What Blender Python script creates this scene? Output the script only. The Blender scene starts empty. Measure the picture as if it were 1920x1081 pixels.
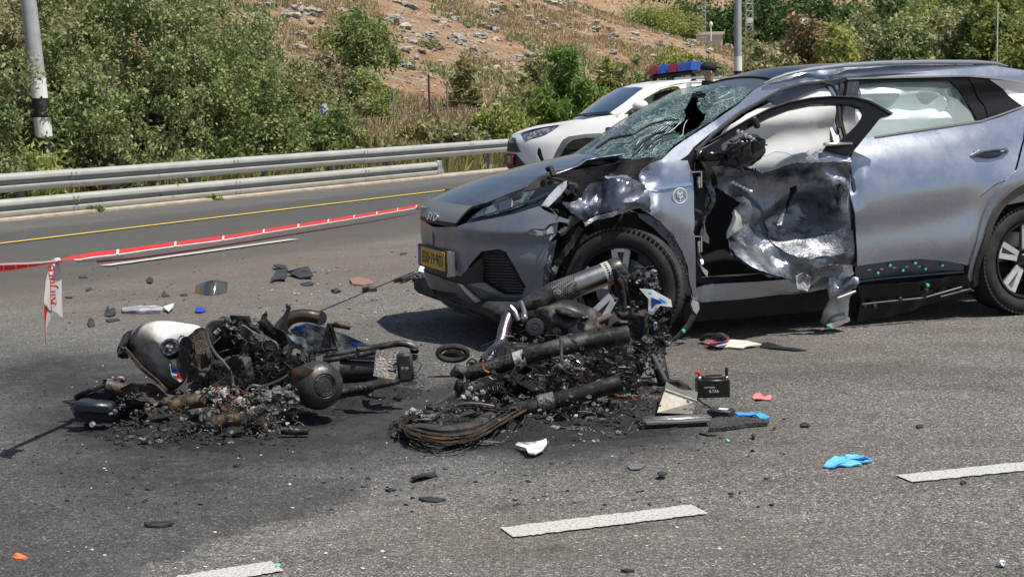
import bpy, math, random
import numpy as np
from mathutils import Vector, Matrix, noise
from mathutils.geometry import delaunay_2d_cdt, tessellate_polygon

random.seed(7); RNG = np.random.default_rng(7)
SC = bpy.context.scene
COL = SC.collection
R = math.radians

# ------------------------------------------------------------------ camera, sky, sun, exposure
F, CH, YH, ROLL = 3000.0, 1.5, 157.0, .016
_p = math.atan((540.5 - YH) / F)
_fw = Vector((0, math.cos(_p), -math.sin(_p))); _r = Vector((1, 0, 0)); _u = _r.cross(_fw)
CR = _r * math.cos(ROLL) - _u * math.sin(ROLL); CU = _u * math.cos(ROLL) + _r * math.sin(ROLL); CF = _fw
CP = Vector((0, 0, CH))
cam = bpy.data.objects.new('camera', bpy.data.cameras.new('camera')); COL.objects.link(cam)
cam.matrix_world = Matrix(((CR.x, CU.x, -CF.x, CP.x), (CR.y, CU.y, -CF.y, CP.y), (CR.z, CU.z, -CF.z, CP.z), (0, 0, 0, 1)))
cam.data.sensor_width = 36; cam.data.lens = F / 1920 * 36; cam.data.clip_start = .1; cam.data.clip_end = 3000
SC.camera = cam
SUNV = Vector((.30, -.17, .80)).normalized()
el = math.asin(SUNV.z); az = math.atan2(SUNV.x, SUNV.y)
world = bpy.data.worlds.new('World'); SC.world = world; world.use_nodes = True
nt = world.node_tree
sky = nt.nodes.new('ShaderNodeTexSky'); sky.sky_type = 'NISHITA'; sky.sun_disc = False
sky.sun_elevation = el; sky.sun_rotation = az; sky.air_density = 1.0; sky.dust_density = 1.5; sky.ozone_density = 1.0
nt.links.new(sky.outputs[0], nt.nodes['Background'].inputs[0]); nt.nodes['Background'].inputs[1].default_value = .085
sun = bpy.data.objects.new('sun', bpy.data.lights.new('sun', 'SUN')); COL.objects.link(sun)
sun.data.energy = 5.0; sun.data.angle = R(.5); sun.data.color = (1, .95, .865)
sun.rotation_euler = SUNV.to_track_quat('Z', 'Y').to_euler(); sun.location = (0, 0, 30)
SC.view_settings.view_transform = 'Standard'; SC.view_settings.look = 'None'
SC.view_settings.exposure = 0.22; SC.view_settings.gamma = 1; SC.view_settings.use_curve_mapping = False

# ------------------------------------------------------------------ pixel <-> place
RD = Vector((-8.2, 25.5)); RN = Vector((-.8455, .534))          # a point of the guardrail line, its far-side normal
def dist(x, y): return (x - RD.x) * RN.x + (y - RD.y) * RN.y    # metres beyond the guardrail line
def sst(a, lo, hi):
    t = np.clip((np.asarray(a, float) - lo) / (hi - lo), 0, 1); return t * t * (3 - 2 * t)
def G(x, y):
    e = dist(np.asarray(x, float), np.asarray(y, float)) + 14.5
    return -.039 * np.clip(np.where(e > 1, e - .5, np.clip(e, 0, 1) ** 2 / 2), 0, 14.0)
def ray(px, py): return (CF * F + CR * (px - 960) - CU * (py - 540.5))
def gp(px, py, h=0.0):
    d = ray(px, py); z = 0
    for _ in range(12):
        t = (z + h - CP.z) / d.z; P = CP + d * t; z = float(G(P.x, P.y))
    return P
def at(px, py, Y):
    "point seen at px,py at depth Y, kept above the road"
    d = ray(px, py); P = CP + d * (Y / d.y)
    g = float(G(P.x, P.y))
    return P if P.z > g + .008 else gp(px, py, .008)
_CR, _CU, _CF, _CP = [np.array(v) for v in (CR, CU, CF, CP)]
def nproj(P):
    d = np.asarray(P, float) - _CP; z = d @ _CF
    return np.stack([960 + F * (d @ _CR) / z, 540.5 - F * (d @ _CU) / z], -1)

# ------------------------------------------------------------------ materials
MATS = {}
def mat(name, col, rough=.6, metal=0, col2=None, ns=6, lo=.4, hi=.6, detail=6, bump=0, bs=60, coat=0, island=0, spec=.5,
        trans=0, alpha=1, rough2=None, emit=None, ior=1.45, sub=0):
    if name in MATS: return MATS[name]
    m = bpy.data.materials.new(name); m.use_nodes = True; MATS[name] = m
    N, L = m.node_tree.nodes, m.node_tree.links
    b = N['Principled BSDF']
    b.inputs['Base Color'].default_value = (*col, 1); b.inputs['Roughness'].default_value = rough
    b.inputs['Metallic'].default_value = metal; b.inputs['Coat Weight'].default_value = coat; b.inputs['Coat Roughness'].default_value = .06
    b.inputs['Specular IOR Level'].default_value = spec; b.inputs['Transmission Weight'].default_value = trans
    b.inputs['Alpha'].default_value = alpha; b.inputs['IOR'].default_value = ior
    tc = N.new('ShaderNodeTexCoord')
    src = None
    if col2 is not None:
        n = N.new('ShaderNodeTexNoise'); n.inputs['Scale'].default_value = ns; n.inputs['Detail'].default_value = detail; n.inputs['Roughness'].default_value = .65
        L.new(tc.outputs['Object'], n.inputs['Vector'])
        mr = N.new('ShaderNodeMapRange'); mr.inputs['From Min'].default_value = lo; mr.inputs['From Max'].default_value = hi
        L.new(n.outputs['Fac'], mr.inputs['Value'])
        mx = N.new('ShaderNodeMix'); mx.data_type = 'RGBA'; mx.inputs[6].default_value = (*col, 1); mx.inputs[7].default_value = (*col2, 1)
        L.new(mr.outputs[0], mx.inputs[0]); src = mx.outputs[2]; L.new(src, b.inputs['Base Color'])
        if rough2 is not None:
            m2 = N.new('ShaderNodeMapRange'); m2.inputs['To Min'].default_value = rough; m2.inputs['To Max'].default_value = rough2
            L.new(mr.outputs[0], m2.inputs['Value']); L.new(m2.outputs[0], b.inputs['Roughness'])
    if island:
        g = N.new('ShaderNodeNewGeometry'); hs = N.new('ShaderNodeHueSaturation')
        m2 = N.new('ShaderNodeMapRange'); m2.inputs['To Min'].default_value = 1 - island; m2.inputs['To Max'].default_value = 1 + island
        L.new(g.outputs['Random Per Island'], m2.inputs['Value']); L.new(m2.outputs[0], hs.inputs['Value'])
        m3 = N.new('ShaderNodeMapRange'); m3.inputs['To Min'].default_value = .485; m3.inputs['To Max'].default_value = .515
        ml = N.new('ShaderNodeMath'); ml.operation = 'MULTIPLY'; ml.inputs[1].default_value = 7.3
        fr = N.new('ShaderNodeMath'); fr.operation = 'FRACT'; L.new(g.outputs['Random Per Island'], ml.inputs[0]); L.new(ml.outputs[0], fr.inputs[0])
        L.new(fr.outputs[0], m3.inputs['Value']); L.new(m3.outputs[0], hs.inputs['Hue'])
        if src: L.new(src, hs.inputs['Color'])
        else: hs.inputs['Color'].default_value = (*col, 1)
        L.new(hs.outputs[0], b.inputs['Base Color'])
    if bump:
        n = N.new('ShaderNodeTexNoise'); n.inputs['Scale'].default_value = bs; n.inputs['Detail'].default_value = 5
        L.new(tc.outputs['Object'], n.inputs['Vector'])
        bp = N.new('ShaderNodeBump'); bp.inputs['Strength'].default_value = bump; bp.inputs['Distance'].default_value = .02
        L.new(n.outputs['Fac'], bp.inputs['Height']); L.new(bp.outputs[0], b.inputs['Normal'])
    if emit: b.inputs['Emission Color'].default_value = (*emit, 1); b.inputs['Emission Strength'].default_value = 1
    if sub:
        tr = N.new('ShaderNodeBsdfTranslucent'); ms = N.new('ShaderNodeMixShader'); ms.inputs[0].default_value = sub
        if b.inputs['Base Color'].links: L.new(b.inputs['Base Color'].links[0].from_socket, tr.inputs['Color'])
        else: tr.inputs['Color'].default_value = (*col, 1)
        L.new(b.outputs[0], ms.inputs[1]); L.new(tr.outputs[0], ms.inputs[2]); L.new(ms.outputs[0], N['Material Output'].inputs[0])
    return m

# ------------------------------------------------------------------ objects
WM = {}
def props(o, label=None, cat=None, group=None, kind=None):
    if label: o['label'] = label
    if cat: o['category'] = cat
    if group: o['group'] = group
    if kind: o['kind'] = kind
    return o
def thing(name, label, cat, loc, group=None, rot=None):
    o = bpy.data.objects.new(name, None); COL.objects.link(o); o.empty_display_size = .2
    M_ = Matrix.Translation(Vector(loc)) @ (rot if rot is not None else Matrix.Identity(4))
    o.matrix_world = M_; WM[o.name] = M_
    return props(o, label, cat, group)
def link(name, me, m, parent=None, local=False):
    o = bpy.data.objects.new(name, me)
    COL.objects.link(o)
    if m is not None and not me.materials: me.materials.append(m)
    if parent is not None:
        o.parent = parent
        if local: WM[o.name] = WM[parent.name]
        else: o.matrix_parent_inverse = WM[parent.name].inverted(); WM[o.name] = Matrix.Identity(4)
    else: WM[o.name] = Matrix.Identity(4)
    return o
def np_mesh(name, V, Fq, smooth=False):
    me = bpy.data.meshes.new(name); V = np.asarray(V, np.float32); Fq = np.asarray(Fq, np.int32)
    k = Fq.shape[1]; me.vertices.add(len(V)); me.vertices.foreach_set('co', V.ravel())
    me.loops.add(Fq.size); me.loops.foreach_set('vertex_index', Fq.ravel())
    me.polygons.add(len(Fq)); me.polygons.foreach_set('loop_start', np.arange(0, Fq.size, k, dtype=np.int32))
    me.polygons.foreach_set('use_smooth', np.full(len(Fq), smooth)); me.update(calc_edges=True); me.validate(); return me

def vec(p): return Vector(p)
class MB:
    def __init__(s): s.v = []; s.f = []
    def add(s, V, Fs):
        n = len(s.v); s.v += [tuple(p) for p in V]; s.f += [tuple(i + n for i in f) for f in Fs]; return s
    def box(s, c, d, rot=None, jit=0):
        c = Vector(c); V = []
        for x in (-1, 1):
            for y in (-1, 1):
                for z in (-1, 1):
                    p = Vector((x * d[0] / 2, y * d[1] / 2, z * d[2] / 2))
                    if jit: p += Vector([random.uniform(-jit, jit) for _ in range(3)])
                    V.append(c + (rot @ p if rot is not None else p))
        return s.add(V, [(0, 1, 3, 2), (4, 6, 7, 5), (0, 4, 5, 1), (2, 3, 7, 6), (0, 2, 6, 4), (1, 5, 7, 3)])
    def rbox(s, c, d, b=.01, rot=None):
        "box with chamfered edges"
        c = Vector(c); h = [max(x / 2, 1e-4) for x in d]; b = min(b, min(h) * .8); V = []; ix = {}
        for sx in (-1, 1):
            for sy in (-1, 1):
                for sz in (-1, 1):
                    for a in range(3):
                        p = [sx * (h[0] - b), sy * (h[1] - b), sz * (h[2] - b)]; p[a] = (sx, sy, sz)[a] * h[a]
                        ix[(sx, sy, sz, a)] = len(V); p = Vector(p); V.append(c + (rot @ p if rot is not None else p))
        Fs = []
        for a in range(3):
            b1, b2 = [(1, 2), (2, 0), (0, 1)][a]
            for sg in (-1, 1):
                q = []
                for (u, w) in ((-1, -1), (1, -1), (1, 1), (-1, 1)):
                    k = [0, 0, 0]; k[a] = sg; k[b1] = u; k[b2] = w; q.append(ix[(*k, a)])
                Fs.append(q if sg > 0 else q[::-1])
        for a in range(3):
            b1, b2 = [(1, 2), (2, 0), (0, 1)][a]
            for u in (-1, 1):
                for w in (-1, 1):
                    k0 = [0, 0, 0]; k0[a] = -1; k0[b1] = u; k0[b2] = w; k1 = list(k0); k1[a] = 1
                    q = [ix[(*k0, b1)], ix[(*k1, b1)], ix[(*k1, b2)], ix[(*k0, b2)]]; Fs.append(q if u * w < 0 else q[::-1])
        for sx in (-1, 1):
            for sy in (-1, 1):
                for sz in (-1, 1):
                    q = [ix[(sx, sy, sz, a)] for a in range(3)]; Fs.append(q if sx * sy * sz > 0 else q[::-1])
        return s.add(V, Fs)
    def tube(s, P, r, n=8, caps=True, flat=1.0, up=None):
        P = [Vector(p) for p in P]; m = len(P)
        rs = list(r) if hasattr(r, '__len__') else [r] * m
        V = []; Fs = []; T0 = (P[1] - P[0]).normalized()
        a = Vector(up) if up is not None else (Vector((0, 0, 1)) if abs(T0.z) < .9 else Vector((1, 0, 0)))
        for i in range(m):
            T = (P[min(i + 1, m - 1)] - P[max(i - 1, 0)])
            T = T.normalized() if T.length > 1e-9 else T0
            a = (a - T * a.dot(T)); a = a.normalized() if a.length > 1e-6 else T.orthogonal().normalized()
            b = T.cross(a)
            for k in range(n):
                w = 2 * math.pi * k / n; V.append(P[i] + a * math.cos(w) * rs[i] * flat + b * math.sin(w) * rs[i])
        for i in range(m - 1):
            for k in range(n):
                k2 = (k + 1) % n; Fs.append((i * n + k, i * n + k2, (i + 1) * n + k2, (i + 1) * n + k))
        if caps: Fs.append(tuple(range(n))[::-1]); Fs.append(tuple((m - 1) * n + k for k in range(n)))
        return s.add(V, Fs)
    def cyl(s, a, b, r, r2=None, n=16, caps=True): return s.tube([a, b], [r, r2 if r2 is not None else r], n, caps)
    def lathe(s, prof, o, axis, n=32, closed=False):
        o = Vector(o); ax = Vector(axis).normalized(); a = ax.orthogonal().normalized(); b = ax.cross(a); V = []; Fs = []
        for (r, h) in prof:
            for k in range(n):
                w = 2 * math.pi * k / n; V.append(o + ax * h + (a * math.cos(w) + b * math.sin(w)) * r)
        m = len(prof)
        for i in range(m if closed else m - 1):
            j = (i + 1) % m
            for k in range(n):
                k2 = (k + 1) % n; Fs.append((i * n + k, i * n + k2, j * n + k2, j * n + k))
        return s.add(V, Fs)
    def prism(s, poly, off):
        poly = [Vector(p) for p in poly]; off = Vector(off); n = len(poly)
        tris = tessellate_polygon([poly]); V = [p for p in poly] + [p + off for p in poly]
        Fs = [tuple(t) for t in tris] + [tuple(i + n for i in t)[::-1] for t in tris]
        Fs += [(i, (i + 1) % n, (i + 1) % n + n, i + n) for i in range(n)]
        return s.add(V, Fs)
    def blob(s, c, rad, seed=0, amp=.25, fr=2.0, sub=2, rot=None, ridged=False):
        V, Fs = ICO[sub]; c = Vector(c); out = []
        for p in V:
            q = Vector(p); k = noise.noise(q * fr + Vector((seed * 7.1, seed * 3.3, seed)))
            if ridged: k = .5 - abs(k) * 2
            q = q * (1 + amp * k * 1.6)
            q = Vector((q.x * rad[0], q.y * rad[1], q.z * rad[2]))
            out.append(c + (rot @ q if rot is not None else q))
        return s.add(out, Fs)
    def build(s, name, m, parent=None, smooth=True, ang=40, local=False, label=None, cat=None, group=None, kind=None):
        V = s.v
        org = None
        if parent is None and not local:
            A = np.array(V); org = Vector(((A[:, 0].min() + A[:, 0].max()) / 2, (A[:, 1].min() + A[:, 1].max()) / 2, A[:, 2].min()))
            V = [(p[0] - org.x, p[1] - org.y, p[2] - org.z) for p in V]
        me = bpy.data.meshes.new(name); me.from_pydata(V, [], s.f); me.update()
        if smooth:
            me.polygons.foreach_set('use_smooth', [True] * len(me.polygons)); me.set_sharp_from_angle(angle=R(ang))
        o = link(name, me, m, parent, local)
        if org is not None: o.location = org; WM[o.name] = Matrix.Translation(org)
        return props(o, label, cat, group, kind)
def _ico():
    out = {}; t = (1 + 5 ** .5) / 2
    V = [Vector(p).normalized() for p in [(-1, t, 0), (1, t, 0), (-1, -t, 0), (1, -t, 0), (0, -1, t), (0, 1, t), (0, -1, -t), (0, 1, -t), (t, 0, -1), (t, 0, 1), (-t, 0, -1), (-t, 0, 1)]]
    Fs = [(0, 11, 5), (0, 5, 1), (0, 1, 7), (0, 7, 10), (0, 10, 11), (1, 5, 9), (5, 11, 4), (11, 10, 2), (10, 7, 6), (7, 1, 8), (3, 9, 4), (3, 4, 2), (3, 2, 6), (3, 6, 8), (3, 8, 9), (4, 9, 5), (2, 4, 11), (6, 2, 10), (8, 6, 7), (9, 8, 1)]
    for lv in range(5):
        out[lv] = ([tuple(v) for v in V], list(Fs)); mid = {}; V = list(V); N = []
        def md(a, b):
            k = (min(a, b), max(a, b))
            if k not in mid: mid[k] = len(V); V.append(((V[a] + V[b]) / 2).normalized())
            return mid[k]
        for a, b, c in Fs:
            x, y, z = md(a, b), md(b, c), md(c, a); N += [(a, x, z), (b, y, x), (c, z, y), (x, y, z)]
        Fs = N
    return out
ICO = _ico()
def text_mesh(txt, size, depth=.002, align='CENTER', bold=0):
    cu = bpy.data.curves.new('lettering', 'FONT'); cu.body = txt; cu.size = size; cu.extrude = depth; cu.align_x = align; cu.align_y = 'CENTER'; cu.offset = bold
    cu.resolution_u = 3
    o = bpy.data.objects.new('lettering', cu); COL.objects.link(o)
    me = bpy.data.meshes.new_from_object(o.evaluated_get(bpy.context.evaluated_depsgraph_get()))
    bpy.data.objects.remove(o); bpy.data.curves.remove(cu); return me
def text_on(name, txt, size, o, xdir, ydir, m, parent, depth=.002, sx=1, bold=0, warp=None):
    me = text_mesh(txt, size, depth, bold=bold); X = Vector(xdir).normalized(); Y = Vector(ydir).normalized(); Z = X.cross(Y)
    for v in me.vertices:
        p = Vector(o) + X * v.co.x * sx + Y * v.co.y + Z * v.co.z
        v.co = warp(p) if warp else p
    return link(name, me, m, parent)
def fbm(P, sc, oct=4, seed=0):
    "cheap numpy value noise, P (n,2 or 3)"
    P = np.asarray(P, float) * sc + seed * 13.7; out = np.zeros(len(P)); a = 1; tot = 0
    for _ in range(oct):
        i = np.floor(P).astype(np.int64); f = P - i; f = f * f * (3 - 2 * f); acc = 0
        for c in range(2 ** P.shape[1]):
            w = 1.0; h = np.zeros(len(P), np.int64)
            for k in range(P.shape[1]):
                b = (c >> k) & 1; w = w * (f[:, k] if b else 1 - f[:, k]); h = h * 92837111 + (i[:, k] + b) * (689287499 + k * 283923481)
            h = (h ^ (h >> 13)) * 1274126177; h = (h ^ (h >> 16)) & 0xffffff
            acc = acc + w * (h / 0xffffff)
        out += a * acc; tot += a; a *= .5; P = P * 2.03 + 5.1
    return out / tot
# ------------------------------------------------------------------ land
def TH(x, y):
    x = np.asarray(x, float); y = np.asarray(y, float); d = dist(x, y)
    P = np.stack([x.ravel(), y.ravel()], 1)
    n1 = (fbm(P, .12, 4, 1) - .5).reshape(x.shape); n2 = (fbm(P, .9, 3, 2) - .5).reshape(x.shape)
    amp = 1 - .58 * sst(y, 84, 118)
    hill = .365 * np.clip(d - 9.5, 0, 17) * amp
    crest = np.clip(d - 26.5, 0, 60) * .02
    z = -.55 + .95 * sst(d, 1.5, 11) + hill - crest + n1 * 1.3 * sst(d, 7, 16) + n2 * .35 * sst(d, 5, 10)
    far = 4.2 + .17 * np.clip(y - 255, 0, 400) + n1 * 8 * sst(y, 250, 330) + .02 * (y - 180) * sst(y, 180, 260)
    return np.where(d < .3, G(x, y) - .06, z * (1 - sst(y, 122, 150)) + far * sst(y, 122, 150)) 
def sheet(name, X, Y, Z, m, smooth=True):
    n, k = X.shape; V = np.stack([X.ravel(), Y.ravel(), Z.ravel()], 1)
    i = np.arange((n - 1) * (k - 1)); r, c = i // (k - 1), i % (k - 1); a = r * k + c
    me = np_mesh(name, V, np.stack([a, a + 1, a + k + 1, a + k], 1), smooth); o = link(name, me, m); return o

def soil_material():
    m = bpy.data.materials.new('hill_soil'); m.use_nodes = True; N, L = m.node_tree.nodes, m.node_tree.links; b = N['Principled BSDF']
    b.inputs['Roughness'].default_value = .95; b.inputs['Specular IOR Level'].default_value = .1
    g = N.new('ShaderNodeNewGeometry')
    def nz(s, d=6, dist_=0):
        n = N.new('ShaderNodeTexNoise'); n.inputs['Scale'].default_value = s; n.inputs['Detail'].default_value = d; n.inputs['Roughness'].default_value = .7; n.inputs['Distortion'].default_value = dist_
        L.new(g.outputs['Position'], n.inputs['Vector']); return n.outputs['Fac']
    def ramp(f, stops):
        r = N.new('ShaderNodeValToRGB'); L.new(f, r.inputs[0]); e = r.color_ramp.elements
        while len(e) < len(stops): e.new(.5)
        for q, (p, c) in zip(e, stops): q.position = p; q.color = (*c, 1)
        return r.outputs[0]
    def mix(f, a, c):
        x = N.new('ShaderNodeMix'); x.data_type = 'RGBA'; L.new(f, x.inputs[0]); L.new(a, x.inputs[6]); L.new(c, x.inputs[7]); return x.outputs[2]
    c1 = ramp(nz(.55, 8), [(.3, (.22, .10, .055)), (.45, (.28, .15, .088)), (.58, (.34, .24, .145)), (.72, (.37, .31, .20))])
    c2 = ramp(nz(4.5, 8, .4), [(.34, (.17, .13, .09)), (.46, (.29, .195, .12)), (.6, (.48, .36, .23)), (.72, (.25, .18, .11))])
    def fac(f, lo, hi):
        r = N.new('ShaderNodeMapRange'); r.inputs['From Min'].default_value = lo; r.inputs['From Max'].default_value = hi; L.new(f, r.inputs['Value']); return r.outputs[0]
    c = mix(fac(nz(1.3, 5), .38, .62), c1, c2)
    grey = ramp(nz(9, 6), [(.35, (.17, .165, .15)), (.6, (.46, .44, .40))])
    c = mix(fac(nz(1.1, 7, 1.2), .57, .62), c, grey)
    L.new(c, b.inputs['Base Color'])
    bp = N.new('ShaderNodeBump'); bp.inputs['Strength'].default_value = 1; bp.inputs['Distance'].default_value = .25; L.new(nz(3.2, 9), bp.inputs['Height']); L.new(bp.outputs[0], b.inputs['Normal'])
    return m
SOIL = soil_material()
def terrain():
    U = np.concatenate([np.linspace(-1.2, -.36, 30)[:-1], np.linspace(-.36, .36, 330), np.linspace(.36, 1.2, 30)[1:]])
    Yv = 14 * (1200 / 14) ** (np.linspace(0, 1, 400) ** 1.1)
    Uu, Yy = np.meshgrid(U, Yv); X = Uu * (Yy + 8)
    o = sheet('hillside', X, Yy, TH(X, Yy), SOIL); o['kind'] = 'structure'; return o
terrain()
# the ground all round, far out of the frame as well
mb = MB(); a = 1500
mb.add([(-a, -a, -.9), (a, -a, -.9), (a, a, -.9), (-a, a, -.9)], [(0, 1, 2, 3)])
mb.build('ground', SOIL, smooth=False, kind='structure')

# ------------------------------------------------------------------ road
def road_material():
    m = bpy.data.materials.new('asphalt'); m.use_nodes = True; N, L = m.node_tree.nodes, m.node_tree.links; b = N['Principled BSDF']
    g = N.new('ShaderNodeNewGeometry')
    def nz(s, d=4, off=0, r=.6):
        n = N.new('ShaderNodeTexNoise'); n.inputs['Scale'].default_value = s; n.inputs['Detail'].default_value = d; n.inputs['Roughness'].default_value = r
        L.new(g.outputs['Position'], n.inputs['Vector']); return n.outputs['Fac']
    def rng(f, lo, hi, a=0., c=1.):
        r = N.new('ShaderNodeMapRange'); r.inputs['From Min'].default_value = lo; r.inputs['From Max'].default_value = hi; r.inputs['To Min'].default_value = a; r.inputs['To Max'].default_value = c; L.new(f, r.inputs['Value']); return r.outputs[0]
    def mix(f, a, c, ty='MIX'):
        x = N.new('ShaderNodeMix'); x.data_type = 'RGBA'; x.blend_type = ty
        if isinstance(f, float): x.inputs[0].default_value = f
        else: L.new(f, x.inputs[0])
        for s_, q in ((6, a), (7, c)):
            if isinstance(q, tuple): x.inputs[s_].default_value = (*q, 1)
            else: L.new(q, x.inputs[s_])
        return x.outputs[2]
    def math_(op, a, c):
        x = N.new('ShaderNodeMath'); x.operation = op
        for i, q in enumerate((a, c)):
            if isinstance(q, (int, float)): x.inputs[i].default_value = q
            else: L.new(q, x.inputs[i])
        x.use_clamp = True; return x.outputs[0]
    v = N.new('ShaderNodeTexVoronoi'); v.inputs['Scale'].default_value = 105; L.new(g.outputs['Position'], v.inputs['Vector'])
    v2 = N.new('ShaderNodeTexVoronoi'); v2.inputs['Scale'].default_value = 105; v2.feature = 'DISTANCE_TO_EDGE'; L.new(g.outputs['Position'], v2.inputs['Vector'])
    sep = N.new('ShaderNodeSeparateColor'); L.new(v.outputs['Color'], sep.inputs[0])
    stone = mix(rng(sep.outputs[0], 0., 1.), (.078, .076, .074), (.315, .302, .285))
    stone = mix(rng(sep.outputs[1], .88, 1.), stone, (.52, .50, .47))
    stone = mix(rng(v2.outputs[0], .0, .12, .0, 1.), (.035, .034, .033), stone)
    at_ = {}
    for k in ('soot', 'dirt', 'fresh', 'pale'):
        a_ = N.new('ShaderNodeAttribute'); a_.attribute_name = k; at_[k] = a_.outputs['Fac']
    big = mix(rng(nz(.7, 6), .35, .7, .0, .6), (1., 1., 1.), (.72, .70, .68))
    c = mix(1.0, stone, big, 'MULTIPLY')
    c = mix(1.0, c, mix(rng(nz(3.1, 7, r=.7), .38, .66), (1.06, 1.05, 1.04), (.80, .79, .78)), 'MULTIPLY')
    wv = N.new('ShaderNodeTexNoise'); wv.inputs['Scale'].default_value = 1; wv.inputs['Detail'].default_value = 4; mp = N.new('ShaderNodeMapping'); mp.inputs['Rotation'].default_value = (0, 0, -.372); mp.inputs['Scale'].default_value = (.12, 1.7, 1)
    L.new(g.outputs['Position'], mp.inputs[0]); L.new(mp.outputs[0], wv.inputs['Vector']); c = mix(rng(wv.outputs['Fac'], .45, .62), c, mix(1.0, c, (.84, .84, .85), 'MULTIPLY'))
    c = mix(rng(nz(26, 3, r=.5), .70, .74, 0, .6), c, (.05, .048, .046))
    fresh = mix(rng(nz(150, 3), .35, .7), (.040, .040, .040), (.125, .12, .115))
    c = mix(at_['fresh'], c, fresh)
    c = mix(math_('MULTIPLY', at_['dirt'], rng(nz(9, 7), .25, .75, .45, 1.)), c, mix(rng(nz(60, 4), .35, .65), (.085, .068, .055), (.19, .155, .125)))
    c = mix(math_('MULTIPLY', at_['pale'], rng(nz(14, 7), .3, .7, .2, .95)), c, (.27, .27, .275))
    sk = math_('MULTIPLY', at_['soot'], rng(nz(13, 9, r=.8), .3, .66, .62, 1.2))
    sc_ = mix(rng(nz(90, 5, r=.8), .42, .72), (.009, .009, .010), (.060, .060, .062)); sc_ = mix(rng(nz(5, 8, r=.75), .48, .72, 0, .55), sc_, (.075, .075, .08)); sc_ = mix(rng(nz(150, 2), .70, .78), sc_, (.22, .22, .22))
    c = mix(math_('MULTIPLY', sk, .94), c, sc_)
    L.new(c, b.inputs['Base Color'])
    L.new(rng(sk, 0, 1, .9, .78), b.inputs['Roughness']); b.inputs['Specular IOR Level'].default_value = .3
    h = math_('ADD', rng(v2.outputs[0], 0, .35), math_('MULTIPLY', nz(45, 5), .8))
    bp = N.new('ShaderNodeBump'); bp.inputs['Strength'].default_value = .55; bp.inputs['Distance'].default_value = .006; L.new(h, bp.inputs['Height']); L.new(bp.outputs[0], b.inputs['Normal'])
    return m
ASPH = road_material()
def gauss(px, py, cx, cy, sx, sy, rot=0):
    c, s = math.cos(rot), math.sin(rot); a = (px - cx) * c + (py - cy) * s; b = -(px - cx) * s + (py - cy) * c
    return np.exp(-((a / sx) ** 2 + (b / sy) ** 2))
def ppoly(px, py, poly, soft=1):
    x = np.asarray(px); y = np.asarray(py); ins = np.zeros(x.shape, bool); n = len(poly)
    for i in range(n):
        x1, y1 = poly[i]; x2, y2 = poly[(i + 1) % n]
        if y1 != y2: ins ^= ((y1 > y) != (y2 > y)) & (x < (x2 - x1) * (y - y1) / (y2 - y1) + x1)
    return ins
def road_attrs(me, V):
    q = nproj(V); px, py = q[:, 0], q[:, 1]; P2 = V[:, :2]
    w = (fbm(P2, 1.7, 4, 3) - .5); w2 = (fbm(P2, 7, 4, 4) - .5)
    ok = (V[:, 1] > 3.5)
    pxw = px + w * 190 + w2 * 70; pyw = py + w * 50 + w2 * 26
    soot = 0 * px
    for (cx, cy, sx, sy, r_, a_) in [(430, 780, 430, 105, 0, 1.9), (120, 710, 260, 62, .05, 1.15), (640, 740, 190, 60, 0, 1.0), (970, 790, 330, 72, 0, 1.9), (1180, 780, 180, 60, 0, .9),
                                     (300, 880, 420, 80, -.1, 1.0), (760, 850, 230, 45, .0, .65), (1620, 690, 260, 16, .04, .45), (1400, 690, 130, 22, 0, .35), (1840, 730, 170, 12, .08, .35), (1340, 640, 120, 20, 0, .5), (1050, 660, 260, 40, 0, .4)]:
        soot = np.maximum(soot, a_ * gauss(pxw, pyw, cx, cy, sx, sy, r_))
    # the wet-looking wash of the lower left and its crooked edge
    edge = [(-400, 830), (60, 850), (430, 880), (700, 905), (560, 965), (330, 1040), (200, 1100), (-400, 1400)]
    soot = np.maximum(soot, .72 * ppoly(px + w2 * 30, py + w2 * 30 + w * 40, edge))
    ly = np.interp(px, [150, 180, 260, 330, 400, 470, 560], [1100, 1081, 1060, 1036, 1008, 990, 972]) + w2 * 26
    line = np.exp(-((py - ly) / (3 + 7 * sst(560 - px, 0, 300))) ** 2) * ((px > 150) & (px < 565))
    soot = np.maximum(soot, .8 * line)
    spots = np.clip((fbm(P2, 11, 3, 8) - .66) * 9, 0, 1) * ((px > 560) & (px < 1500) & (py > 820) & (py < 1040)); soot = np.maximum(soot, .5 * spots)
    dirt = np.maximum.reduce([.9 * gauss(px, py, 560, 505, 560, 62, -.06), .75 * gauss(px, py, 240, 560, 420, 60, 0), .5 * gauss(px, py, 1500, 640, 400, 60), .35 * gauss(px, py, 1100, 1000, 500, 80), .25 * gauss(px, py, 1500, 820, 300, 60)])
    dirt = np.clip(dirt + w * .6 * (dirt > .08), 0, 1)
    d = dist(V[:, 0], V[:, 1])
    dirt = np.maximum(dirt, .95 * sst(d + w * 1.0, -1.0, -.15) * (V[:, 1] > 8))
    fresh = sst(d + w * .3, -10.6, -9.8) * (1 - .5 * sst(d + w * .5, -3.2, -2.2))
    pale = np.maximum.reduce([.55 * gauss(pxw, pyw, 700, 960, 170, 12, -.35), .5 * gauss(pxw, pyw, 420, 858, 200, 14, .1), .9 * gauss(px + w2 * 40, py + w2 * 20, 235, 1055, 75, 12, -.42), .4 * gauss(pxw, pyw, 500, 770, 120, 10)])
    for k, a_ in (('soot', soot), ('dirt', dirt), ('fresh', fresh), ('pale', pale)):
        a_ = np.where(ok, a_, 0).astype(np.float32)
        A = me.attributes.new(k, 'FLOAT', 'POINT'); A.data.foreach_set('value', a_)
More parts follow.
